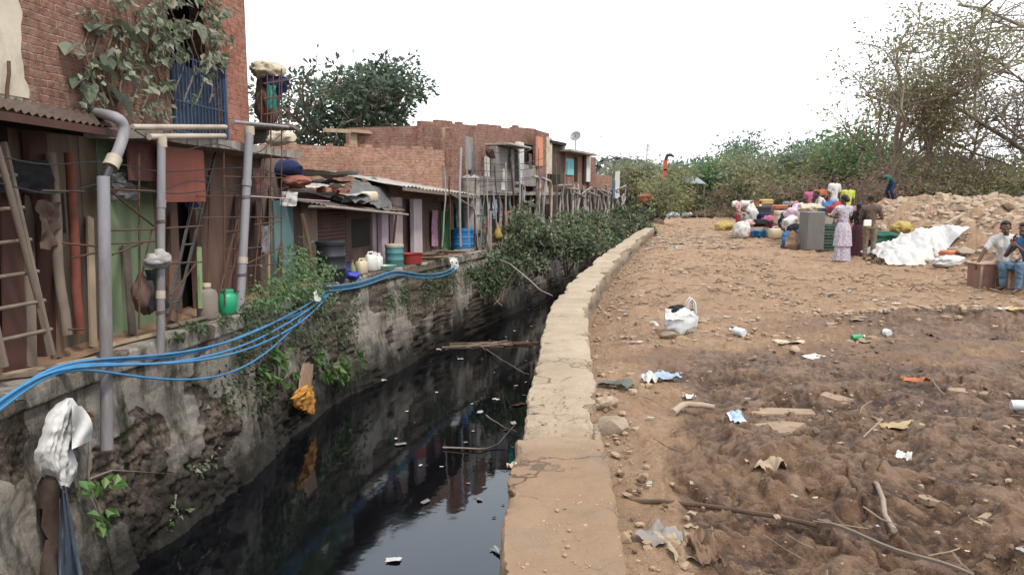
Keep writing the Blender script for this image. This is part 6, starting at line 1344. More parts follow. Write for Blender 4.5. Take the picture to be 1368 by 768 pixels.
m_rub = M('pale_concrete_rubble', (.42, .335, .25, 1), (.30, .22, .155, 1), dirt=(.23, .155, .10, 1), dk=.8, bump=.5, scale=3, ds=1.2)
def chunk(label, p, s, seed, group=None, mt=None, name='rubble_chunk', cat='rubble'):
    r = np.random.default_rng(seed); o = bpy.data.objects.new(name, stone_protos[seed % 8]); COL.objects.link(o); o.location = [float(x) for x in p]
    o.rotation_euler = (r.normal(0, .5), r.normal(0, .5), r.uniform(0, 6.28)); o.scale = (s * r.uniform(.8, 1.3), s * r.uniform(.7, 1.1), s * r.uniform(.6, 1))
    if mt: o.material_slots[0].link = 'OBJECT'; o.material_slots[0].material = mt
    tag(o, label, cat, group); return o
def rubble():
    r = np.random.default_rng(31); k = 0
    while k < 230:
        px = r.uniform(1163, 1390); y = r.uniform(13, 28); p = A(px, 262, y); x = p[0]; h = float(mound(x, y))
        if h < .08 or (px > 1290 and h < .55 and r.uniform() < .8): continue
        if x > 13.6: continue
        s = .07 + .20 * r.uniform() ** 2.4
        chunk('pale broken concrete chunk tumbled on the rubble mound', [x, y, zgf(x, y) + s * .15], s, 1000 + k, 'concrete chunks on the rubble mound', m_rub); k += 1
    mb = MB(); n = 0
    base = [ico(1)[0] * np.array([1, .8, .6]), ico(1)[1]]
    while n < 1500:
        px = r.uniform(1158, 1400); y = r.uniform(12, 29); p = A(px, 262, y); x = p[0]; h = float(mound(x, y))
        if h < .02 or x > 14: continue
        s = .03 + .1 * r.uniform() ** 2; mb.rock((x, y, zgf(x, y) + s * .2), (s, s * .8, s * .6), n, 1); n += 1
    solo(mb, 'small_rubble', M('mixed_rubble', (.42, .35, .28, 1), (.28, .2, .14, 1), dirt=(.5, .45, .4, 1), scale=1.5, ds=1.1, dk=.7), kind='stuff', smooth=30)
rubble()
# single stones and slabs named by where they are
for k, (px, py, s, lb) in enumerate([(812, 577, .17, 'biggest brownish rock against the parapet where its top turns to bare earth'), (808, 545, .12, 'pale stone against the parapet just behind the biggest rock'), (792, 578, .07, 'small stone at the parapet edge beside the biggest rock'), (818, 680, .035, 'small pale stone at the crumbled parapet edge in the foreground'), (893, 452, .10, 'flattish grey stone just in front of the white carrier bag'), (874, 435, .07, 'small white stone left of the white carrier bag'), (1004, 482, .07, 'pinkish stone alone in the dirt right of the black patch'), (1062, 470, .08, 'flat grey stone left of the white paper sheet')]):
    p = GG(px, py); chunk(lb, [p[0], p[1], p[2] + s * .25], s, 40 + k, None, [m_stone, m_rub][k % 2] if k != 5 else m_white, 'stone', 'stone')
def slab(label, px, py, sx, sy, th, rz, mt, seed, tilt=0, name='stone_slab', cat='slab'):
    p = GG(px, py); r = np.random.default_rng(seed); n = 9; a = np.sort(r.uniform(0, 6.28, n) * .35 + np.arange(n) / n * 6.28 * .9); rr = r.uniform(.75, 1.1, n)
    pts = np.stack([np.cos(a) * rr * sx / 2, np.sin(a) * rr * sy / 2, a * 0], 1); pts = np.concatenate([pts + [0, 0, -th], pts * [.94, .94, 1] + [0, 0, th * .4]]) @ euler(tilt, tilt * .5, rz).T + p + [0, 0, -.022]
    mb = MB(); mb.hull(pts); solo(mb, name, mt, label, cat)
m_slab = M('tan_flagstone', (.30, .22, .155, 1), (.22, .155, .105, 1), dk=.4, dirt=(.16, .11, .08, 1), bump=.4)
slab('larger flat tan slab half sunk in the mud, nearer of the two', 1040, 567, .50, .30, .03, .1, m_slab, 3); slab('long flat tan slab behind the larger sunken one', 1046, 547, .58, .17, .03, .05, m_slab, 4, .05); slab('flat tan slab sticking out of the mud at the far right of the pair', 1122, 527, .34, .22, .03, .4, m_slab, 5, .1)
slab('pale slab lying right of the blue wrapper', 1015, 548, .2, .14, .03, .2, m_slab, 6, .08); slab('broad tan slab near the right edge of the mud', 1330, 690, .24, .15, .03, .4, m_slab, 7, .06); slab('small square tan slab right of the crooked stick', 1238, 660, .1, .1, .02, .1, m_slab, 8)
slab('thin dark slate shard jutting up from the mud', 1140, 626, .22, .10, .012, .3, M('dark_slate', (.02, .018, .017, 1), rough=.6), 9, .45, 'slate_shard', 'shard'); slab('pale slab half under the dark heap of muck', 1300, 520, .5, .18, .03, -.2, m_slab, 12, .06)
slab('black board lying tilted on the dry dirt beyond the dark muck', 1122, 396, .52, .26, .02, .35, M('black_board', (.018, .017, .018, 1), rough=.6), 10, .25, 'black_board', 'board')
def litter(name, label, cat, px, py, sx, sy, h, rz, mt, seed, n=16, rag=.25, lift=.01, tilt=(0, 0)):
    p = GG(px, py); mb = MB(); mb.sheet(p + [0, 0, lift], sx, sy, h, seed, n, rag=rag, rot=euler(tilt[0], tilt[1], rz)); return solo(mb, name, mt, label, cat, smooth=60)
litter('grey_rag', 'flat dark grey green rag lying by the parapet', 'rag', 822, 517, .26, .16, .05, -.4, M('grey_green_rag', (.09, .10, .09, 1), (.15, .155, .14, 1), dk=.5), 3)
litter('plastic_film', 'left white scrap of a crumpled blue and white film on the dirt', 'film', 869, 511, .13, .15, .08, .4, c_white, 4); litter('plastic_film', 'pale blue crumpled film touching a white scrap on its left', 'film', 890, 507, .24, .12, .08, .1, c_lblue, 5)
litter('paper_scrap', 'tiny crumpled white paper in front of the blue and white film', 'paper', 921, 533, .10, .07, .04, .4, m_paper, 6)
litter('paper_sheet', 'flat white paper sheet on the brown mud right of centre', 'paper', 1087, 478, .20, .14, .015, .5, m_paper, 7, rag=.04)
litter('brown_sack', 'crumpled pale brown paper sack in the mud', 'sack', 1024, 626, .20, .17, .07, .6, M('paper_sack', (.36, .28, .20, 1), (.29, .22, .155, 1)), 8, 20)
litter('torn_sack', 'torn tan woven sack lying in the foreground mud by the parapet', 'sack', 905, 735, .12, .30, .05, .12, M('woven_sack', (.38, .31, .22, 1), (.28, .21, .14, 1), scale=24), 9, 22)
litter('plastic_film', 'grey dirty film beside the torn woven sack', 'film', 880, 722, .2, .16, .05, .8, M('grey_film', (.22, .2, .19, 1), rough=.4), 10); litter('leaf_sheath', 'curled brown leaf sheath right of the torn woven sack', 'leaf', 938, 745, .10, .24, .10, .2, M('leaf_sheath', (.20, .13, .085, 1)), 11)
litter('orange_rag', 'small orange rag on the earth-covered parapet top', 'rag', 772, 640, .09, .04, .03, .1, c_orange, 12, lift=.07); litter('paper_scrap', 'torn pale scrap on the parapet edge over the canal', 'paper', 690, 640, .09, .07, .03, .2, M('pale_bit', (.45, .38, .3, 1)), 13, lift=.07)
litter('orange_wrapper', 'crumpled orange wrapper half buried right of the flat slabs', 'wrapper', 1225, 511, .22, .10, .05, -.1, c_orange, 14); litter('yellow_packet', 'yellow and white plastic packet flat on the dirt before the seated men', 'packet', 1362, 414, .42, .14, .03, .1, [c_yellow], 15)
litter('white_scrap', 'white scrap left end of the yellow packet', 'paper', 1345, 414, .16, .12, .03, .1, c_white, 16); litter('tan_rag', 'tan rag lying on the dirt left of the green can', 'rag', 1055, 461, .34, .16, .06, .2, c_cream, 17); litter('brown_cloth', 'dark flattened cloth in the muck near the right edge', 'cloth', 1290, 452, .8, .35, .06, .2, c_brown, 18)
litter('green_film', 'dark green film scrap in front of the white carrier bag', 'film', 883, 468, .07, .16, .06, .3, c_green, 19); litter('white_scrap', 'tiny white scrap above the bottle cap', 'paper', 1197, 407, .1, .07, .03, .3, c_white, 20); litter('white_scrap', 'white scrap on the dirt before the white tarpaulin', 'paper', 1253, 355, .28, .2, .04, .3, c_white, 21)
litter('yellow_rag', 'straw coloured rag trodden flat in the mud in the right middle', 'rag', 1205, 572, .3, .12, .04, .2, M('straw_rag', (.38, .29, .17, 1)), 22); litter('white_scrap', 'small curled white cup shard in the mud right of the dark slate', 'paper', 1207, 614, .08, .06, .05, -.5, m_paper, 23, rag=.08, tilt=(.3, 0))
def wrapper():
    p = GG(985, 563); root = thing('snack_wrapper', 'blue and white printed wrapper standing out of the brown mud', 'wrapper', p)
    mb = MB(); mb.sheet(p + [0, 0, .03], .085, .10, .03, 4, 12, rag=.08, rot=euler(.5, 0, .2)); part(mb, 'film', m_printblue, root, smooth=60)
    mb = MB(); mb.sheet(p + [-.045, 0, .035], .04, .07, .02, 6, 8, rag=.1, rot=euler(.6, 0, .2)); part(mb, 'torn_end', m_paper, root, smooth=60)
wrapper()
def bottle(label, px, py, L, r_, rz, mt, capm, labelm=None, tilt=.06):
    p = GG(px, py) + [0, 0, r_]; root = thing('bottle', label, 'bottle', p); rot = euler(0, R(90) - tilt, rz)
    mb = MB(); mb.lathe([(0, 0), (r_ * .9, 0), (r_, L * .05), (r_, L * .3), (r_ * .93, L * .34), (r_, L * .38), (r_, L * .62), (r_ * .4, L * .82), (r_ * .36, L * .9), (0, L * .9)], p, 18, rot=rot); part(mb, 'body', mt, root, smooth=50)
    mb = MB(); mb.lathe([(r_ * .46, L * .88), (r_ * .46, L * .98), (0, L)], p, 12, rot=rot); part(mb, 'cap', capm, root, smooth=40)
    if labelm: mb = MB(); mb.lathe([(r_ * 1.015, L * .4), (r_ * 1.015, L * .6)], p, 18, rot=rot); part(mb, 'sleeve', labelm, root, smooth=60)
bottle('clear plastic bottle with blue sleeve lying at the right edge of the mud', 1350, 548, .26, .038, -.25, m_clear, m_blueplas, m_printblue); bottle('small green bottle lying in the brown muck', 1138, 455, .17, .032, .3, plastic('green_can', (.03, .30, .12, 1), .3), m_whiteplas)
bottle('small white bottle top end lying near the green bottle', 1188, 451, .11, .045, 1.9, m_clear, m_navyplas); bottle('clear scuffed bottle ball-like end on the dry dirt right of the carrier bag', 994, 451, .2, .05, 2.2, m_clear, m_whiteplas)
def carrier():
    p = GG(908, 443); root = thing('carrier_bag', 'full white plastic carrier bag with two loop handles standing on the dirt', 'bag', p); n = 36; P = []
    for i, (z, w, d) in enumerate([(0, .17, .10), (.05, .195, .13), (.12, .20, .14), (.19, .195, .12), (.245, .185, .10), (.27, .17, .06)]):
        a = np.arange(n) / n * 2 * math.pi; P.append(np.stack([w * np.cos(a), d * np.sin(a), z + 0 * a], 1))
    P = np.array(P); t = np.linspace(0, 5, 24); P = np.stack([np.stack([np.interp(t, np.arange(6), P[:, j, k]) for k in range(3)], 1) for j in range(n)], 1)
    P = P + .03 * fbm(P * 9, 4, 4)[..., None]; mb = MB(); mb.grid(P + p, closed=True); part(mb, 'bag', M('grey_white_film', (.62, .63, .64, 1), (.42, .45, .48, 1), scale=5, rough=.35, dk=.2), root, smooth=60)
    for s_ in (-1, 1):
        mb = MB(); q = [p + np.array([.07 + x, s_ * .05, z]) for x, z in [(0, .23), (.01, .35), (.05, .40), (.09, .35), (.10, .23)]]; mb.tube(q, .014, 6); part(mb, 'handle', c_white, root, smooth=60)
    mb = MB(); mb.ell(p + [-.05, -.01, .26], (.10, .07, .06), nz=.3, seed=3, n=3); part(mb, 'contents', c_black, root, smooth=60)
    mb = MB(); mb.sheet(p + [-.09, -.085, .21], .22, .14, .05, 7, 14, rot=euler(.9, 0, .1), rag=.2); part(mb, 'flap', c_white, root, smooth=60)
carrier()
def stick(name, label, cat, pts, r0, r1, mt):
    P = np.array([GG(x, y) + [0, 0, r0 + dz] for x, y, dz in pts]); t = np.linspace(0, len(P) - 1, 14); P = np.stack([np.interp(t, np.arange(len(P)), P[:, k]) for k in range(3)], 1); P += .012 * fbm(P * 6, 3, 4)[:, None]
    mb = MB(); mb.tube(P, np.linspace(r0, r1, 14), 8); solo(mb, name, mt, label, cat, smooth=60)
stick('crooked_stick', 'pale crooked stick lying in the mud pointing towards the viewer', 'stick', [(1167, 648, 0), (1174, 668, .02), (1184, 690, 0), (1194, 712, 0)], .012, .014, m_barkpale)
stick('bamboo_piece', 'short thick pale piece of stalk lying on the dirt left of the blue wrapper', 'stalk', [(900, 554, 0), (915, 546, .01), (955, 548, 0)], .028, .02, m_stone)
stick('twig', 'thin twig sticking up from the mud right of the flat slabs', 'twig', [(1152, 588, 0), (1178, 572, .06)], .006, .005, m_barkpale); stick('twig', 'dark forked twig in the mud near the dark slate', 'twig', [(1090, 636, 0), (1120, 630, .01), (1142, 618, .03)], .008, .005, m_bark)
stick('twig', 'short dark twig in the dirt left of the carrier bag', 'twig', [(848, 408, 0), (880, 411, .02)], .012, .006, m_bark); stick('twig', 'short twig beside the orange wrapper', 'twig', [(1240, 512, .03), (1262, 528, 0)], .008, .006, m_bark)
def strip():
    p0, p1 = GG(1092, 700), GG(1300, 775); mb = MB(); P = [p0 + (p1 - p0) * t + np.array([0, 0, .02 + .008 * math.sin(t * 9)]) for t in np.linspace(0, 1, 12)]
    for a, b in zip(P[:-1], P[1:]): mb.beam(a, b, .016, .012, up=np.array([0, 0, 1.]))
    solo(mb, 'wooden_lath', m_wood, 'long thin wooden lath lying across the bottom right mud', 'lath')
    pts = [GG(x, y) + [0, 0, -.006] for x, y in [(835, 668), (880, 668), (930, 672), (985, 680), (1040, 688), (1092, 700)]]
    mb = MB(); mb.tube(pts, .012, 6); solo(mb, 'buried_rope', M('muddy_rope', (.07, .045, .032, 1), (.12, .08, .055, 1), bump=.6), 'muddy half buried rope leading to the wooden lath', 'rope', smooth=60)
strip()
# ---- floating things on the canal
def floatp(px, py): p = G(px, py, WZ); p[2] = WZ + .012; return p
for k, (px, py, sx, sy, lb, mt) in enumerate([(526, 749, .16, .10, 'nearest white scrap floating on the bright reflection', c_white), (694, 541, .3, .14, 'reddish brown board floating by the parapet foot', m_redwood), (641, 551, .18, .11, 'pale blue scrap floating in the middle of the canal', c_lblue), (585, 467, .22, .12, 'white scrap floating left of the raft of sticks', c_white), (505, 508, .34, .14, 'dull pale scrap floating near the left wall', c_cream), (535, 594, .18, .1, 'dim grey scrap floating left of the middle', c_grey), (568, 671, .16, .08, 'grey scrap floating on the dark water below the reflection', c_grey), (686, 566, .2, .1, 'white scrap floating just under the parapet', c_white), (663, 534, .14, .09, 'small white dot of litter floating under the bushes', c_white), (615, 480, .14, .1, 'small scrap floating by the twig raft', c_cream), (662, 735, .12, .1, 'small pale scrap at the parapet foot in the bright reflection', c_cream), (700, 400, .8, .4, 'patch of white litter floating under the bushes at the bend', c_white), (640, 668, .1, .07, 'tiny scrap floating in the bright reflection', c_cream)]):
    mb = MB(); mb.sheet(floatp(px, py), sx, sy, .03, k, 10, rz=k * .7); solo(mb, 'floating_litter', mt, lb, 'litter', smooth=60)
r = np.random.default_rng(8)
for k in range(22):
    p = floatp(r.uniform(598, 700), 461 + r.normal(0, 1.6)); a = r.normal(0, .25); L = r.uniform(.6, 1.8); d = np.array([math.cos(a), math.sin(a), .01]) * L / 2; mb = MB(); mb.tube(wobble(p - d + [0, 0, .02 * (k % 3)], p + d + [0, 0, .02], 6, .05, k), r.uniform(.010, .025), 6); solo(mb, 'floating_stick', [m_brownwood, m_barkpale][k % 2], 'thin stick in the raft floating across the canal', 'stick', 'sticks of the floating raft', smooth=60)
def fl_branch(label, pts, rr):
    P = np.array([G(x, y, WZ) + [0, 0, z] for x, y, z in pts]); mb = MB(); t = np.linspace(0, len(P) - 1, 16); P = np.stack([np.interp(t, np.arange(len(P)), P[:, k]) for k in range(3)], 1); mb.tube(P + .02 * fbm(P * 3, 2, 3)[:, None], np.linspace(rr, rr * .5, 16), 6); solo(mb, 'floating_branch', m_barkpale, label, 'branch', smooth=60)
fl_branch('pale thin branch floating where the sky reflection begins', [(590, 600, .01), (640, 603, .03), (665, 597, .04), (688, 585, .25)], .018); fl_branch('long bare twig rising from the raft of sticks to the parapet', [(640, 462, .03), (670, 485, .1), (705, 512, .2)], .016); fl_branch('faint curved twig under the water edge in the middle', [(650, 555, .02), (672, 572, .02), (690, 582, .05)], .014)
r = np.random.default_rng(18)
for k in range(46):
    py = 400 + 350 * r.uniform() ** 1.6; f = (py - 400) / 368; lo, hi = 640 - 440 * f, 716 - 44 * f; px = hi - (hi - lo) * r.uniform() ** 2.2 * .8; s = r.uniform(.03, .09)
    mb = MB(); mb.sheet(floatp(px, py), s, s * r.uniform(.4, .9), .015, 200 + k, 7, rz=r.uniform(0, 6)); solo(mb, 'floating_litter', [c_cream, c_white, c_brown, c_grey][k % 4], 'tiny scrap of floating litter on the black canal water', 'litter', 'tiny floating scraps on the canal', smooth=60)
bot = floatp(661, 732); mb = MB(); mb.lathe([(0, 0), (.03, 0), (.03, .14), (.012, .19), (.012, .21), (0, .21)], bot, 12, rot=euler(R(85), 0, .3)); solo(mb, 'floating_bottle', m_clear, 'small clear bottle floating near the parapet foot', 'bottle', smooth=50)
mb = MB(); mb.sheet(G(686, 628, -1.0) + [.0, 0, .0], .12, .4, .06, 9, 14, rot=euler(R(75), 0, 1.2)); solo(mb, 'green_film', c_teal, 'teal plastic scrap stuck low on the canal side of the parapet', 'film', smooth=60)
# ================================================================== people
def remesh(mb, voxel, it=3):
    me = mesh_from(mb, 'tmp', [m_dark], (0, 0, 0)); o = bpy.data.objects.new('tmp', me); COL.objects.link(o)
    m = o.modifiers.new('r', 'REMESH'); m.mode = 'VOXEL'; m.voxel_size = voxel
    if it: s = o.modifiers.new('s', 'SMOOTH'); s.factor = .5; s.iterations = it
    dg = bpy.context.evaluated_depsgraph_get(); dg.update(); e = o.evaluated_get(dg); q = e.to_mesh()
    V = np.zeros(len(q.vertices) * 3, np.float32); q.vertices.foreach_get('co', V); F = [list(p.vertices) for p in q.polygons]
    e.to_mesh_clear(); bpy.data.objects.remove(o); bpy.data.meshes.remove(me); return V.reshape(-1, 3).astype(float), F
def cap(mb, a, b, ra, rb, n=1):
    v = ico(n)[0]; return mb.hull(np.concatenate([np.asarray(a) + v * ra, np.asarray(b) + v * rb]))
skin_d = M('brown_skin', (.13, .068, .045, 1), (.105, .055, .037, 1), rough=.5, dk=.1, bump=.05); m_hair = M('black_hair', (.012, .010, .010, 1), rough=.5, scale=40, bump=.4); m_eyew = M('eye_white', (.6, .58, .55, 1), rough=.3)
m_dress = M('dress_print', (.58, .54, .60, 1), (.17, .14, .22, 1), scale=26, rough=.9, dk=0, bump=.1)
jeans = M('blue_jeans', (.075, .13, .20, 1), (.12, .19, .27, 1), scale=6, rough=.9, dk=.25, bump=.15); c_khaki = cloth('khaki_cloth', (.22, .165, .115, 1)); c_brownshirt = cloth('brown_shirt', (.12, .085, .07, 1))
def person(label, loc, H, rz, pose, top, bottom, style='trousers', hair='short', vox=.014, group=None, topsleeve=True, extra=None, hands=True, face=True):
    """pose: overrides of joints, in fractions of H, body facing -Y"""
    J = dict(pelvis=(0, 0, .53), waist=(0, 0, .60), chest=(0, 0, .73), neck=(0, .005, .835), head=(0, -.012, .925))
    for s, k in ((-1, 'R'), (1, 'L')):
        J.update({'sh' + k: (s * .108, 0, .80), 'el' + k: (s * .135, .01, .635), 'wr' + k: (s * .14, -.03, .49), 'hip' + k: (s * .052, 0, .515), 'kn' + k: (s * .056, -.01, .28), 'an' + k: (s * .058, .01, .042), 'toe' + k: (s * .068, -.085, .018)})
    J.update(pose); Rm = rotz(rz); L = np.asarray(loc, float)
    W = lambda p: L + Rm @ (np.asarray(p, float) * H)
    j = {k: W(v) for k, v in J.items() if not np.isscalar(v)}; root = thing('person', label, 'person', loc, group)
    hd = W(J['head']); hdir = Rm @ np.array(pose.get('look', (0, -1, 0)), float); hdir /= np.linalg.norm(hdir); up = np.array(pose.get('hup', (0, 0, 1.0)), float); up = Rm @ up; side = np.cross(up, hdir); side /= np.linalg.norm(side); up = np.cross(hdir, side)
    HM = np.stack([side, -hdir, up], 1)         # head axes as columns
    hp = lambda x, y, z: hd + HM @ (np.array([x, y, z]) * H)
    def trunk(mb, e=0.0):
        rs = [('pelvis', .075, .052), ('waist', .066, .045), ('chest', .085, .054)]
        d = j['chest'] - j['pelvis']; d /= np.linalg.norm(d); sx = j['shL'] - j['shR']; sx -= d * np.dot(sx, d); sx /= np.linalg.norm(sx); B = np.stack([sx, np.cross(d, sx), d], 1); v = ico(1)[0]
        for (a, w0, d0), (b, w1, d1) in zip(rs[:-1], rs[1:]):
            mb.hull(np.concatenate([j[a] + (v * np.array([w0 + e, d0 + e, .05]) * H) @ B.T, j[b] + (v * np.array([w1 + e, d1 + e, .06]) * H) @ B.T]))
        mb.hull(np.concatenate([j['chest'] + (v * np.array([.083 + e, .052 + e, .06]) * H) @ B.T, j['shL'] + v * (.034 + e) * H, j['shR'] + v * (.034 + e) * H, j['neck'] - d * .02 * H + v * (.032 + e) * H]))
    mb = MB(); trunk(mb)
    cap(mb, j['neck'], hd - up * .02 * H, .031 * H, .029 * H)
    v2 = ico(2)[0]
    mb.add(hp(0, .004, .012) + (v2 * np.array([.046, .056, .056]) * H) @ HM.T, ico(2)[1]); mb.hull(np.concatenate([hp(0, -.012, -.03) + (v2 * np.array([.036, .036, .03]) * H) @ HM.T, hp(0, -.030, -.052) + (v2 * np.array([.018, .015, .012]) * H) @ HM.T]))
    cap(mb, hp(0, -.054, .004), hp(0, -.064, -.018), .006 * H, .010 * H); cap(mb, hp(-.018, -.050, -.038), hp(.018, -.050, -.038), .006 * H, .006 * H); cap(mb, hp(-.024, -.048, .018), hp(.024, -.048, .018), .008 * H, .008 * H)
    for s in (-1, 1): mb.add(hp(s * .047, .006, -.004) + (v2 * np.array([.007, .013, .019]) * H) @ HM.T, ico(2)[1])
    for k in 'LR':
        cap(mb, j['sh' + k], j['el' + k], .031 * H, .024 * H); cap(mb, j['el' + k], j['wr' + k], .0235 * H, .016 * H)
        cap(mb, j['hip' + k], j['kn' + k], .050 * H, .034 * H); cap(mb, j['kn' + k], j['an' + k], .034 * H, .021 * H); cap(mb, j['an' + k], j['toe' + k], .023 * H, .015 * H); m_ = (j['an' + k] * .6 + j['toe' + k] * .4); 
        d = j['wr' + k] - j['el' + k]; d /= np.linalg.norm(d); d = Rm @ np.array(pose['hd' + k], float) if 'hd' + k in pose else d; d /= np.linalg.norm(d); cap(mb, j['wr' + k], j['wr' + k] + d * .045 * H, .014 * H, .019 * H)
    V, F = remesh(mb, vox, 2); mb = MB(); mb.add(V, F)
    if hands:
        for k in 'LR':
            d = j['wr' + k] - j['el' + k]; d /= np.linalg.norm(d); d = Rm @ np.array(pose['hd' + k], float) if 'hd' + k in pose else d; d /= np.linalg.norm(d); s = 1 if k == 'L' else -1
            fwd = Rm @ np.array([0, -1, 0]); lat = np.cross(d, Rm @ np.array([s, 0, 0])); 
            if np.linalg.norm(lat) < .3: lat = np.cross(d, Rm @ np.array([0, 0, 1.]))
            lat /= np.linalg.norm(lat); palm = np.cross(lat, d) * s; b = j['wr' + k] + d * .052 * H
            for q, (o, ln) in enumerate([(-.015, .042), (-.005, .050), (.005, .048), (.015, .036)]):
                p0 = b + lat * o * H; p1 = p0 + (d + palm * .15) * ln * .45 * H; p2 = p1 + (d * .8 + palm * .5) * ln * .33 * H; p3 = p2 + (d * .5 + palm * .8) * ln * .28 * H; mb.tube([p0 - d * .02 * H, p0, p1, p2, p3], np.array([.006, .0056, .0052, .0048, .0038]) * H, 6)
            p0 = j['wr' + k] + d * .022 * H - lat * .013 * H; mb.tube([p0, p0 - lat * .016 * H + d * .012 * H, p0 - lat * .022 * H + d * .030 * H, p0 - lat * .020 * H + d * .045 * H + palm * .008 * H], np.array([.008, .0075, .006, .0045]) * H, 6)
    part(mb, 'body', skin_d, root, smooth=180)
    # clothes
    if top is not None:
        mb = MB(); trunk(mb, .012)
        if topsleeve:
            for k in 'LR': cap(mb, j['sh' + k], j['sh' + k] * .35 + j['el' + k] * .65 if topsleeve == True else j['el' + k] * .3 + j['wr' + k] * .7, .042 * H, .036 * H)
        cap(mb, j['pelvis'], j['pelvis'] + (j['waist'] - j['pelvis']) * .3, .07 * H, .07 * H)
        V, F = remesh(mb, vox, 3); V = V + .008 * H * fbm(V * np.array([14, 14, 6]), 3, int(H * 100))[:, None]; mb = MB(); mb.add(V, F); part(mb, 'shirt', top, root, smooth=180)
    if style == 'trousers':
        mb = MB()
        for k in 'LR': cap(mb, j['hip' + k], j['kn' + k], .062 * H, .046 * H); cap(mb, j['kn' + k], j['kn' + k] * .12 + j['an' + k] * .88, .045 * H, .036 * H)
        mb.hull(np.concatenate([j['hipL'] + ico(1)[0] * .064 * H, j['hipR'] + ico(1)[0] * .064 * H, j['pelvis'] + ico(1)[0] * np.array([.08, .065, .05]) * H]))
        V, F = remesh(mb, vox, 3); V = V + .006 * H * fbm(V * np.array([10, 10, 16]), 3, 5)[:, None]; mb = MB(); mb.add(V, F); part(mb, 'trousers', bottom, root, smooth=180)
    elif style in ('dress', 'wrap'):
        n = 48; rows = []; zz = [.60, .54, .48, .38, .26, .14, .035] if pose.get('sit') is None else [.36, .30, .22, .12, .03]; w = [.074, .095, .105, .108, .115, .122, .130] if pose.get('sit') is None else [.08, .13, .19, .22, .23]
        t = np.linspace(0, len(zz) - 1, 26)
        for q in t:
            z = np.interp(q, range(len(zz)), zz); ww = np.interp(q, range(len(zz)), w); a = np.arange(n) / n * 2 * math.pi; fold = 1 + .05 * min(1, q / 2) * np.sin(a * 9 + q * .6) + .03 * np.sin(a * 4 + 1)
            c = J['pelvis']; cx = c[0] * (1 if z > .5 else z / .53); rows.append(np.stack([cx + ww * np.cos(a) * fold, c[1] * min(1, z / .53) + (ww * .78) * np.sin(a) * fold, 0 * a + z], 1) * H)
        rows = np.array(rows) @ Rm.T + L; mb = MB(); mb.grid(rows, closed=True); part(mb, 'skirt', bottom, root, smooth=180)
        if style == 'dress':
            rows2 = rows[:18].copy(); ctr = rows2.mean(1, keepdims=True); rows2 = ctr + (rows2 - ctr) * np.linspace(1.06, 1.22, 18)[:, None, None]; mb = MB(); mb.grid(rows2, closed=True); part(mb, 'overskirt', bottom, root, smooth=180)
    # hair
    mb = MB(); cap_ = v2[(v2[:, 2] > -.15) | (v2[:, 1] > .25)]
    mb.hull(np.concatenate([hp(0, .010, .022) + (cap_[cap_[:, 1] > -.75] * np.array([.052, .060, .056]) * H) @ HM.T, hp(0, -.02, .05) + (v2 * np.array([.036, .03, .022]) * H) @ HM.T])); 
    if hair == 'bun': mb.add(hp(0, .066, -.012) + (v2 * np.array([.034, .026, .030]) * H) @ HM.T, ico(2)[1])
    if hair == 'long': mb.hull(np.concatenate([hp(0, .03, 0) + (v2 * np.array([.045, .03, .04]) * H) @ HM.T, hp(0, .05, -.12) + (v2 * np.array([.035, .018, .03]) * H) @ HM.T]))
    V, F = remesh(mb, vox * .8, 1); V = V + .006 * H * fbm(V * 40, 3, 3)[:, None]; mb = MB(); mb.add(V, F); part(mb, 'hair', m_hair, root, smooth=180)
    if face:
        for s in (-1, 1):
            mb = MB(); mb.ell(hp(s * .019, -.050, .004), np.array([.008, .006, .005]) * H, rot=HM, n=2); ey = part(mb, 'eye', m_eyew, root, smooth=180); mb = MB(); mb.ell(hp(s * .019, -.0545, .004), np.array([.0042, .003, .0045]) * H, rot=HM, n=1); part(mb, 'pupil', m_hair, ey, smooth=180)
    if extra: extra(root, W, H, j, Rm)
    return root
SIT = lambda s=.27, k=.30: dict(sit=1, pelvis=(0, 0, s), waist=(0, -.01, s + .07), chest=(0, -.02, s + .20), neck=(0, -.03, s + .305), head=(0, -.045, s + .395), shL=(.108, -.02, s + .27), shR=(-.108, -.02, s + .27), elL=(.15, -.06, s + .12), elR=(-.15, -.06, s + .12), wrL=(.08, -.19, s + .06), wrR=(-.08, -.19, s + .06),
    hipL=(.055, 0, s - .01), hipR=(-.055, 0, s - .01), knL=(.075, -.235, s + .01), knR=(-.075, -.235, s + .01), anL=(.075, -.245, .042), anR=(-.075, -.245, .042), toeL=(.08, -.33, .018), toeR=(-.08, -.33, .018))
def at(px, py, dy=0): p = GG(px, py); return np.array([p[0], p[1], p[2]])
# woman in the patterned dress, back to the viewer, reaching left
person('woman in a purple patterned white dress, her back turned, standing at the green crates', at(1124, 351), 1.62, R(192), dict(elL=(.16, -.08, .68), wrL=(.12, -.20, .70), elR=(-.15, -.07, .66), wrR=(-.06, -.19, .66), look=(.25, -1, -.1)), m_dress, m_dress, 'dress', 'bun', topsleeve=True)
def paper(root, W, H, j, Rm): pass
person('barefoot man in brown shirt and khaki trousers standing beside the woman in patterned dress', at(1160, 349), 1.63, R(168), dict(elL=(.145, -.02, .64), wrL=(.11, -.13, .61), elR=(-.16, .01, .64), wrR=(-.10, -.13, .63), knL=(.05, -.02, .28), look=(-.3, -1, -.1)), c_brownshirt, c_khaki, 'trousers', 'short')
pp = GG(1158, 349); mb = MB(); mb.box(A(1159, 298, pp[1] - .32), (.20, .03, .15), .15, ch=.012); solo(mb, 'white_bag', m_paper, 'flat white bag held at the back of the man in brown', 'bag')
person('woman in black half hidden between the patterned dress and the man in brown', at(1144, 344), 1.42, R(150), dict(elL=(.13, -.07, .64), wrL=(.06, -.16, .66)), c_black, cloth('maroon_black', (.06, .025, .035, 1)), 'wrap', 'long')
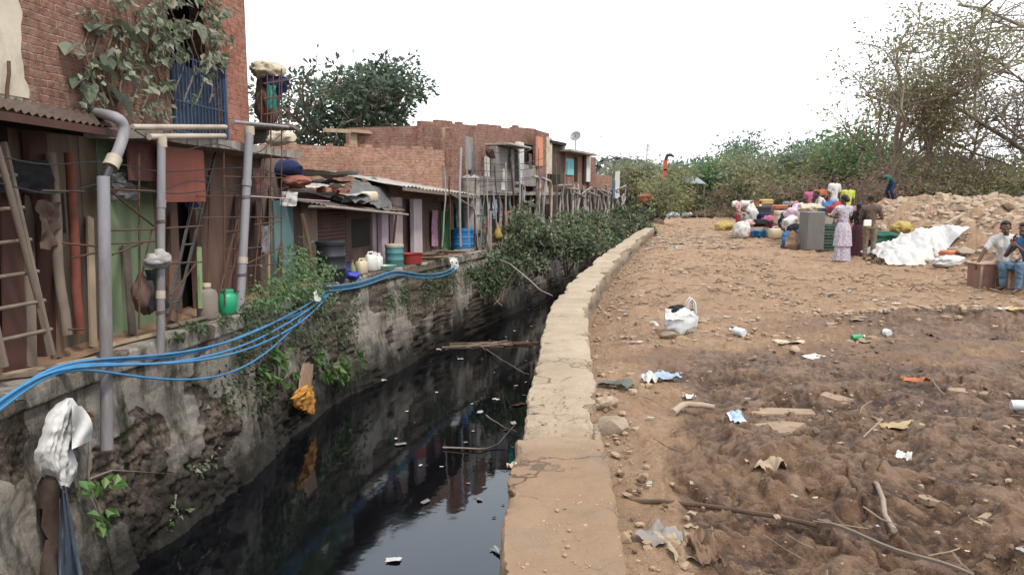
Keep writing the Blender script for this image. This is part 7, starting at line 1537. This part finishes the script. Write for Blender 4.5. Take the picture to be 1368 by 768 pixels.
person('man in a pale pink shirt and red shorts standing left of the household goods', at(985, 317), 1.62, R(60), dict(elL=(.16, -.05, .65), wrL=(.10, -.17, .60), elR=(-.16, .02, .64), wrR=(-.12, -.12, .56), look=(.3, -1, -.25)), c_palepink, c_red, 'trousers', 'short', vox=.018)
person('man in a white shirt bending over the blue tub behind the steel cabinet', at(1103, 316), 1.6, R(-100), dict(chest=(0, -.10, .70), waist=(0, -.03, .60), neck=(0, -.17, .79), head=(0, -.225, .86), shL=(.108, -.14, .76), shR=(-.108, -.14, .76), elL=(.14, -.22, .62), elR=(-.14, -.22, .62), wrL=(.10, -.30, .52), wrR=(-.10, -.30, .52)), c_white, c_brown, 'trousers', 'short', vox=.02)
person('person in white standing tallest at the back of the crowd', at(1112, 308) + [0, 0, .12], 1.70, R(20), dict(elL=(.14, 0, .64)), c_white, c_lblue, 'trousers', 'short', vox=.024)
person('person in a bright lime vest behind the woman in the patterned dress', at(1130, 312), 1.62, R(10), {}, cloth('lime_vest', (.50, .55, .10, 1)), c_black, 'trousers', 'short', vox=.022)
person('figure in dark green bending on top of the rubble mound', [A(1192, 250, 26)[0], 26, zgf(A(1192, 250, 26)[0], 26)], 1.45, R(-70), dict(pelvis=(0, 0, .44), waist=(0, -.06, .51), chest=(0, -.18, .58), neck=(0, -.28, .58), head=(0, -.35, .54), shL=(.108, -.24, .56), shR=(-.108, -.24, .56), elL=(.12, -.30, .42), elR=(-.12, -.30, .42), wrL=(.08, -.36, .30), wrR=(-.08, -.36, .30), hipL=(.052, 0, .42), hipR=(-.052, 0, .42), knL=(.07, -.10, .24), knR=(-.07, -.10, .24), look=(0, -.7, -.7), hup=(0, -.7, .7)), c_green, c_navy, 'trousers', 'short', vox=.022)
crowd = [(1049, 304, 'pale blue', c_lblue, 30, 1), (1060, 303, 'salmon pink', c_palepink, -20, 1), (1072, 309, 'dark grey', c_tarp, 40, 0), (1080, 304, 'bright pink', c_pink, 0, 1), (1089, 309, 'cream', c_cream, -40, 0), (1096, 307, 'black', c_black, 20, 0), (1066, 310, 'rust brown', cloth('rust2_cloth', (.30, .13, .09, 1)), 60, 0), (1084, 311, 'white', c_white, -10, 0), (1040, 309, 'navy', c_navy, 10, 0), (1104, 308, 'maroon', c_maroon, 30, 0), (1093, 303, 'orange', c_orange, -15, 1), (1056, 310, 'teal', c_teal, 25, 0)]
for k, (px, py, cn, mt, rz, st) in enumerate(crowd):
    pose = dict(elL=(.14, -.03, .64), wrL=(.09, -.13, .60)) if st else SIT(.30)
    person('person in a %s top %s in the crowd behind the household goods' % (cn, 'standing' if st else 'sitting'), at(px, py), 1.56, R(rz), {**pose, 'look': (math.sin(k * 1.7) * .6, -1, -.1)}, mt, [c_brown, c_maroon, c_navy, c_khaki][k % 4], 'trousers', ['short', 'bun', 'short', 'long'][k % 4], vox=.026, hands=False, face=False)
# two men on wooden boxes at the right edge
pA = np.array([8.57, 13.0, zgf(8.57, 13.0)]); pB = np.array([8.66, 12.45, zgf(8.66, 12.45)])
A_pose = SIT(.235); A_pose.update(look=(-.15, -1, -.05), head=(-.02, -.055, .625), elR=(-.20, -.07, .37), wrR=(-.26, -.13, .245), hdR=(-.4, -.8, -.3), elL=(.16, -.1, .36), wrL=(.08, -.2, .31))
person('man in a white shirt sitting on a wooden box, looking towards the viewer', pA, 1.68, R(-22), A_pose, c_white, c_brown, 'trousers', 'short', vox=.012)
B_pose = SIT(.25); B_pose.update(chest=(0, -.05, .43), neck=(0, -.09, .53), head=(0, -.12, .61), shL=(.108, -.06, .495), shR=(-.108, -.06, .495), elR=(-.15, -.15, .35), wrR=(-.03, -.20, .48), hdR=(.1, -.2, .9), elL=(.13, -.17, .36), wrL=(.02, -.21, .45), knL=(.09, -.26, .27), knR=(-.10, -.24, .255), anR=(-.10, -.22, .042), toeR=(-.11, -.305, .018), anL=(.10, -.27, .042), toeL=(.11, -.355, .018))
person('barefoot man in blue top and faded jeans sitting in profile at the right edge', pB, 1.70, R(-72), B_pose, c_blue, jeans, 'trousers', 'short', vox=.012)
def wbox(label, px0, px1, y0, y1, Y, mt, d):
    a, b = A(px0, y1, Y), A(px1, y0, Y); root = thing('wooden_box', label, 'box', [(a[0] + b[0]) / 2, Y + d / 2, zgf(a[0], Y)]); z0 = zgf(a[0], Y) - .02; z1 = b[2]
    mb = MB(); mb.box([(a[0] + b[0]) / 2, Y + d / 2, (z0 + z1 - .03) / 2], (b[0] - a[0], d, z1 - .03 - z0), 0, ch=.008); part(mb, 'body', mt, root)
    mb = MB(); mb.box([(a[0] + b[0]) / 2, Y + d / 2, z1 - .014], (b[0] - a[0] + .03, d + .03, .028), 0, ch=.006); part(mb, 'lid', M('pale_box_top', (.42, .30, .23, 1), (.34, .24, .18, 1)), root)
    for x in (a[0] + .02, b[0] - .02): mb = MB(); mb.box([x, Y - .012, (z0 + z1 - .03) / 2], (.035, .02, z1 - z0 - .05), 0); part(mb, 'batten', m_woodpale, root)
m_boxw = M('pinkish_plywood', (.27, .155, .115, 1), (.21, .12, .09, 1), streak=True, dk=.5, dirt=(.11, .07, .055, 1))
wbox('pinkish plywood box under the hand of the man in white', 1307, 1334, 352, 392, 12.75, m_boxw, .36); wbox('long pinkish plywood box that the two seated men share at the right edge', 1344, 1450, 354, 392, 12.55, m_boxw, .75)
# ================================================================== household goods piled on the open ground
def gp(px, py, up=0.0): p = GG(px, py); return np.array([p[0], p[1], p[2] + up])
def cabinet():
    p = gp(1087.5, 336); w, d, h = .54, .50, 1.12; root = thing('steel_cabinet', 'plain grey steel cabinet standing on the dirt left of the green crates', 'cabinet', p); rz = .06
    mb = MB(); mb.box(p + [0, d / 2, h / 2 + .02], (w, d, h), rz, ch=.015); part(mb, 'body', m_steel, root)
    mb = MB(); mb.box(p + np.array([0, d / 2, 0]) + rotz(rz) @ np.array([0, -d / 2 - .008, h / 2 + .02]), (w - .06, .012, h - .08), rz); part(mb, 'door', M('steel_door', (.165, .155, .15, 1), (.14, .135, .13, 1), rough=.55, dk=.5, streak=True), root)
    mb = MB(); mb.box(p + np.array([0, d / 2, 0]) + rotz(rz) @ np.array([.2, -d / 2 - .02, h / 2 + .05]), (.02, .02, .12), rz, ch=.004); part(mb, 'handle', m_greyplastic, root)
    for sx in (-1, 1): mb = MB(); mb.box(p + [sx * .2, .1, .01], (.05, .05, .06)); part(mb, 'foot', m_blackplas, root)
cabinet()
def crate(label, p, w, d, h, mt, rz=0, group=None, name='plastic_crate', cat='crate'):
    root = thing(name, label, cat, p, group); Rm = rotz(rz); t = .025
    mb = MB()
    for sx, sy, ww, dd in ((0, -1, w, t), (0, 1, w, t), (-1, 0, t, d - 2 * t - .004), (1, 0, t, d - 2 * t - .004)):
        for z0, z1 in ((.0, .3), (.42, .62), (.76, 1.0)):
            mb.box(p + Rm @ np.array([sx * (w - t) / 2, sy * (d - t) / 2, h * (z0 + z1) / 2]), (ww, dd, h * (z1 - z0)), rz)
    for sx in (-1, 1):
        for sy in (-1, 1): mb.box(p + Rm @ np.array([sx * (w / 2 - t), sy * (d / 2 - t), h / 2]), (t * 1.6, t * 1.6, h * .98), rz)
    part(mb, 'body', mt, root)
    mb = MB(); mb.box(p + [0, 0, h * .35], (w - .08, d - .08, h * .6), rz); part(mb, 'contents', m_dark, root); return root
m_crate = plastic('dull_green_crate', (.055, .11, .085, 1)); p = gp(1109, 335) + [0, .25, 0]
for k, lb in enumerate(['bottom dull green crate of the stack beside the steel cabinet', 'middle dull green crate of the stack beside the steel cabinet', 'top dull green crate of the stack beside the steel cabinet']): crate(lb, p + [0, 0, .26 * k], .46, .42, .25, m_crate, .05)
mb = MB(); mb.box(p + [-.04, -.05, .92], (.34, .04, .30), .1, rot=euler(.3, 0, .1)); solo(mb, 'cream_board', m_cream, 'cream board propped on the top dull green crate', 'board')
def bundle(label, px, py, r3, mt, seed, up=0, name='cloth_bundle', cat='bundle', nz=.28):
    p = gp(px, py, up); mb = MB(); v, f = ico(4); v = v.copy(); v = v * (1 + nz * fbm(v * 1.3 + seed * 3.7, 3, seed) - .30 * np.abs(fbm(v * np.array([2.6, 2.6, 1.5]) + seed, 3, seed + 5)) + .12)[:, None]; mb.add(v * np.asarray(r3, float) + p + [0, 0, r3[2] * .85], f); 
    mb.xform(lambda v: np.stack([v[:, 0], v[:, 1], np.maximum(v[:, 2], p[2] - .01)], 1)); solo(mb, name, mt, label, cat, smooth=60)
def tub(label, px, py, r_, h, mt, up=0, name='tub', cat='tub'):
    p = gp(px, py, up); mb = MB(); mb.lathe([(0, 0), (r_ * .78, 0), (r_ * .96, h * .95), (r_ * 1.06, h), (r_ * .92, h * .97), (r_ * .74, .05 * h + .01), (0, .05 * h + .01)], p, 22); solo(mb, name, mt, label, cat, smooth=40)
def case(label, px, py, s, mt, up=0, rz=0, name='suitcase', cat='suitcase', ch=.04, lidm=None):
    p = gp(px, py, up); root = thing(name, label, cat, p); mb = MB(); mb.box(p + [0, 0, s[2] / 2], s, rz, ch=ch); part(mb, 'body', mt, root, smooth=30)
    mb = MB(); mb.box(p + [0, 0, s[2] * .72], (s[0] + .012, s[1] + .012, .03), rz); part(mb, 'rim', lidm or mt, root); return root
# the table of goods on the left
p = gp(1012, 316); root = thing('low_table', 'low plank table carrying the black bags and the pink bundle', 'table', p)
mb = MB(); mb.box(p + [0, .3, .40], (1.55, .7, .05), .05, ch=.008); part(mb, 'table_top', m_brownwood, root)
for sx in (-1, 1):
    for sy in (0, 1): mb = MB(); mb.box(p + [sx * .68, .05 + .5 * sy, .185], (.06, .06, .37)); part(mb, 'leg', m_brownwood, root)
case('red plastic box under the left of the low plank table', 1000, 316, (.34, .3, .26), m_redplas, 0, .1, 'storage_box', 'box'); case('blue plastic crate under the low plank table', 1013, 317, (.50, .34, .28), m_blueplas, 0, .05, 'storage_box', 'box'); 
bundle('plump white sack on the dirt before the man in the pale pink shirt', 990, 319, (.30, .26, .34), c_white, 3, name='sack', cat='sack', nz=.15); p = gp(1023, 316); jerrycan('jerrycan', 'white jug standing right of the blue plastic crate', p, .22, .2, .38, m_whiteplas, .2)
p = gp(1036, 319); jerrycan('jerrycan', 'cream square canister tipped on the dirt right of the low plank table', p, .50, .32, .44, m_creamplas, .35)
bundle('black bag on the left of the low plank table', 1012, 318, (.36, .22, .16), c_black, 5, .43); bundle('navy bag on the right of the low plank table', 1021, 316, (.30, .22, .17), c_navy, 6, .62); bundle('bright pink bundle on the right end of the low plank table', 1029, 317, (.34, .22, .24), c_pink, 7, .42); bundle('pinkish cloth heap at the left end of the low plank table', 1000, 318, (.26, .22, .14), c_palepink, 8, .43)
case('black television set on the pile over the low plank table', 1017, 313, (.62, .30, .36), m_blackplas, .80, .05, 'television', 'television', .03); case('yellow box lid up on top of the black television', 1022, 311, (.52, .34, .22), m_yellowplas, 1.22, .1, 'storage_box', 'box'); tub('orange tub upside between the white mattress and the yellow box', 1007, 311, .22, .2, m_orangeplas, 1.15)
bundle('tall white bundle left of the black television', 1003, 314, (.26, .22, .46), c_white, 9, .42); 
def mattress():
    p = gp(996, 308); root = thing('mattress', 'white rolled mattress laid over the top of the goods at the left', 'mattress', p + [0, 0, .95]); mb = MB(); t = np.linspace(-.65, .65, 12)
    mb.tube(np.stack([p[0] + t, p[1] + 0 * t, p[2] + 1.12 + .10 * np.cos(t * 2) - .08 * t], 1), np.array([.12, .15, .16, .155, .16, .15, .15, .16, .155, .16, .15, .12]), 14); part(mb, 'roll', c_white, root, smooth=60)
    for x in (-.3, .3): mb = MB(); mb.lathe([(.168, -.03), (.168, .03)], p + [x, 0, 1.12 + .10 * math.cos(x * 2) - .08 * x], 16, rot=euler(0, R(90), 0)); part(mb, 'tie', c_orange, root, smooth=60)
mattress()
case('grey sheet-sided trunk standing under the white mattress', 996, 313, (.70, .40, .80), M('galvanised_sheet', (.42, .44, .45, 1), (.35, .37, .38, 1), rough=.5, streak=True), .1, 0, 'metal_trunk', 'trunk', .02)
case('orange storage box with a cream front right of the pink bundle', 1042, 317, (.44, .34, .50), m_creamplas, .50, .08, 'storage_box', 'box', .03, m_orangeplas); case('upper orange box stacked over the cream fronted one', 1040, 315, (.50, .36, .16), m_orangeplas, 1.02, .12, 'storage_box', 'box', .03); case('brown carton holding up the cream fronted box', 1042, 318, (.5, .4, .48), M('brown_carton', (.28, .19, .12, 1), dk=.3), 0, .05, 'carton', 'carton', .01)
bundle('navy patterned bundle left of the pink and white cloth heap', 1052, 322, (.30, .24, .36), c_navy, 11, .35); bundle('pink and white cloth heap on the goods left of the steel cabinet', 1063, 323, (.40, .28, .36), cloth('pinkwhite', (.62, .42, .52, 1), (.7, .58, .68, 1)), 12, .62); bundle('white cloth bundle below the pink and white heap', 1058, 326, (.30, .22, .26), c_white, 13, .42)
bundle('round black bundle on the brown sacks left of the steel cabinet', 1061, 331, (.26, .22, .24), c_black, 14, .30, nz=.2); bundle('blue cloth hanging down at the left foot of the goods', 1052, 332, (.20, .14, .28), c_blue, 15); bundle('brown sack left of the steel cabinet, lower than the black bundle', 1061, 334, (.24, .2, .26), c_sack, 16, 0, 'sack', 'sack'); bundle('dark sack tucked between the brown sack and the steel cabinet', 1071, 333, (.18, .18, .32), c_tarp, 17, 0, 'sack', 'sack')
tub('cream pot on the goods just left of the steel cabinet', 1071, 327, .18, .24, m_creamplas, .68, 'pot', 'pot'); tub('small white pot in front of the cream pot', 1068, 330, .12, .16, m_whiteplas, .58, 'pot', 'pot'); bundle('bright blue tub-like bundle behind the steel cabinet', 1103, 322, (.40, .3, .26), c_blue, 18, .78); bundle('red bundle right of the bright blue one', 1116, 322, (.28, .25, .22), c_red, 19, .80); bundle('cream bundle on top of the steel cabinet', 1084, 328, (.42, .26, .16), c_cream, 20, 1.05)
bundle('brown crumpled bundle behind the two standing women', 1136, 322, (.4, .3, .5), c_maroon, 22); bundle('dark heap behind the white mattress at the far left of the goods', 1012, 300, (1.1, .6, .62), c_brown, 24); bundle('grey heap behind the goods under the seated crowd', 1060, 308, (1.2, .5, .34), c_grey, 25); bundle('low dark heap of clothes behind the steel cabinet', 1085, 314, (.9, .4, .4), c_maroon, 26)
tub('white basin shining on top of the dark heap at the left', 1001, 300, .22, .18, m_whiteplas, 1.16, 'basin', 'basin'); bundle('yellow sack on the dirt at the far left of the goods', 965, 308, (.34, .26, .24), c_yellow, 27, 0, 'sack', 'sack'); tub('white bucket left of the man in the pale pink shirt', 976, 306, .16, .30, m_whiteplas, 0, 'bucket', 'bucket')
chunk('pale round boulder right of the man in brown', gp(1176, 344, .1), .32, 71, None, m_rub, 'boulder', 'boulder')
# the white tarpaulin over belongings
def tarp():
    c = gp(1236, 352); root = thing('tarpaulin', 'large white tarpaulin thrown over belongings at the foot of the rubble mound', 'tarpaulin', c)
    nx, ny = 110, 64; X = np.linspace(-.86, .98, nx); Yv = np.linspace(0, 1, ny); P = np.zeros((nx, ny, 3))
    for i, x in enumerate(X):
        top = np.interp(x, [-.86, -.7, -.5, -.2, .2, .5, 1.0], [.14, .30, .42, .46, .56, .42, .22]); fr = .10 * math.sin(x * 3.1) + .3 * (x > .6) * (x - .6) - .14 * math.exp(-((x + .3) / .3) ** 2); bottom = .26 * sstep(.45, .75, x)
        for j, t in enumerate(Yv):
            y = fr + t * 1.5; h = bottom + (top - bottom) * math.sin(min(1, t * 1.4) * math.pi / 2) ** .8; h = max(.02, h * (1 if t < .7 else 1 - .3 * (t - .7)))
            P[i, j] = (x + .05 * math.sin(t * 5 + x * 2), y, h)
    Q = P.copy(); rid = np.abs(fbm(Q * np.array([2.0, 1.0, .5]) + .5 * fbm(Q * 1.4, 2, 3)[..., None], 3, 6)); P[..., 2] += (.12 * rid + .05 * np.abs(fbm(Q * np.array([6, 3.5, 2]), 3, 16))) * sstep(0, .12, Yv)[None]; P[..., 1] -= .14 * np.abs(fbm(Q * np.array([3.2, .4, .8]), 3, 8))
    P += c; P[..., 2] = zg(P[..., 0], P[..., 1]) + P[..., 2] - c[2]
    mb = MB(); mb.grid(P + [0, 0, c[2] - c[2]]); part(mb, 'sheet', c_white, root, smooth=180)
tarp()
bundle('maroon patterned quilt showing from under the left of the white tarpaulin', 1193, 347, (.34, .22, .20), c_maroon, 31); bundle('plump white sack in front of the right end of the white tarpaulin', 1269, 357, (.38, .2, .14), c_white, 32, 0, 'sack', 'sack', .1); case('orange red plastic box under the right end of the white tarpaulin', 1268, 350, (.34, .3, .26), m_orangeplas, 0, .2, 'storage_box', 'box', .03)
chunk('brown boulder under the right tip of the white tarpaulin', gp(1290, 344, .12), .24, 77, None, m_stone, 'boulder', 'boulder'); bundle('dark green folded tarpaulin behind the left of the white one', 1184, 330, (.7, .35, .22), c_green, 34); bundle('yellow cloth on the green tarpaulin behind the white one', 1203, 330, (.25, .2, .16), c_yellow, 35, .35); litter('pale_sheet', 'pale green sheet spread left of the white tarpaulin', 'sheet', 1178, 338, .8, .4, .1, .2, m_mintplas, 36)
a = gp(1262, 318, .35); mb = MB(); mb.beam(a, A(1286, 287, a[1] + .5), .09, .04); solo(mb, 'plank', m_woodpale, 'pale plank leaning on the rubble behind the white tarpaulin', 'plank')
# ---- far end: excavator, shed, litter heap
def excavator():
    b = np.array([A(869, 272, 46)[0], 46, 0.0]); z0 = A(869, 273, 46)[2]; root = thing('excavator', 'orange red excavator beyond the canal head with its boom raised behind bushes', 'excavator', [b[0], b[1], 0]); m_ex = M('excavator_orange', (.46, .12, .07, 1), (.38, .10, .06, 1), rough=.6, dk=.3)
    x, y = b[0], b[1]
    for s in (-1, 1): mb = MB(); mb.box([x, y + s * .55, .42], (1.6, .3, .75), 0, ch=.25); part(mb, 'track', m_blackplas, root)
    mb = MB(); mb.box([x - .15, y, z0 + .35], (1.0, 1.1, .55), 0, ch=.12); part(mb, 'engine_house', m_ex, root)
    mb = MB(); mb.box([x + .42, y - .3, z0 + .3], (.45, .6, .46), 0, ch=.06); c = part(mb, 'cab', m_ex, root); mb = MB(); mb.box([x + .42, y - .605, z0 + .36], (.3, .02, .22)); part(mb, 'window', m_dark, c)
    mb = MB(); mb.box([x, y, (z0 + .9) / 2], (.8, .8, z0 - .7 if z0 > .9 else .2)); part(mb, 'turntable', m_blackplas, root)
    q = [A(px, py, 46) for px, py in [(876, 262), (884, 245), (889, 226)]]; mb = MB(); mb.beam(q[0], q[1], .14, .20); mb.beam(q[1] - (q[1] - q[0]) * .04, q[2], .14, .2); part(mb, 'boom', m_ex, root)
    q = [A(px, py, 46) for px, py in [(888, 228), (889, 214), (894, 207)]]; mb = MB(); mb.beam(q[0], q[1], .14, .22); part(mb, 'stick', m_ex, root); mb = MB(); mb.tube([q[1], (q[1] + q[2]) / 2 + [0, 0, .12], q[2] + [.1, 0, 0], q[2] + [.3, 0, -.12]], [.09, .11, .1, .05], 8); part(mb, 'bucket', m_blackplas, root, smooth=50)
    for k in range(2): mb = MB(); mb.tube([A(880, 252, 45.8 + .3 * k), A(886, 240, 45.8 + .3 * k)], .06, 8); part(mb, 'ram', m_steel, root)
excavator()
def shed():
    p = A(921, 262, 62); root = thing('open_shed', 'open shed with pale blue grey tin roof under the trees beyond the litter heap', 'shed', [p[0], p[1], 0]); x, y = p[0], p[1]; zt = A(921, 236, 62)[2]; ze = A(921, 245, 62)[2]
    mb = MB(); corrugated(mb, [x - 1.0, y - 1, ze], [x + 1.1, y - 1, ze - .05], [x - .8, y + 1.3, zt], [x + .9, y + 1.3, zt], 18, .03); part(mb, 'roof', M('blue_grey_tin', (.42, .47, .52, 1), (.35, .39, .43, 1)), root, smooth=60)
    for sx in (-.9, .95):
        for sy in (-.9, 1.1): mb = MB(); mb.box([x + sx, y + sy, (ze - .1) / 2], (.12, .12, ze - .1)); part(mb, 'post', m_wood, root)
    mb = MB(); mb.box([x, y + 1.15, 1.2], (1.9, .08, 2.2)); part(mb, 'back_wall', m_tan, root)
shed()
r = np.random.default_rng(15)
for k in range(44):
    px, py = r.uniform(880, 965), r.uniform(284, 291); p = gp(px, py); s = r.uniform(.12, .4); mb = MB(); mb.ell(p + [0, 0, s * .4], (s, s * .7, s * .6), nz=.45, seed=k, n=2, fr=2); solo(mb, 'litter_bag', [c_white, c_lblue, c_grey, c_white, c_pink, c_cream, c_black][k % 7], 'crumpled litter bag in the long refuse line at the far end of the ground', 'litter', 'crumpled refuse at the far end of the ground', smooth=60)
bundle('bright blue covered heap at the right end of the far refuse line', 941, 286, (.85, .5, .62), c_blue, 51, nz=.2); bundle('pale sheeted heap in the bushes before the shed', 910, 284, (.6, .4, .5), c_cream, 52, .9); 
r = np.random.default_rng(16)
for k in range(26):
    px, py = r.uniform(850, 884), r.uniform(281, 300); p = gp(px, py); chunk('pale stone in the low rubble bank at the canal head', p + [0, 0, .05], r.uniform(.15, .4), 3000 + k, 'stones in the rubble bank at the canal head', m_rub)
mb = MB(); p = A(803, 183, 60); mb.add([p, p + [-.45, 0, .10], p + [-.2, .1, .02], p + [.45, 0, .08], p + [.2, .1, .0], p + [0, -.25, 0], p + [0, .3, -.02]], [(0, 1, 2), (0, 4, 3), (5, 2, 6, 4)]); solo(mb, 'bird', c_grey, 'small bird gliding in the pale sky above the palms', 'bird')
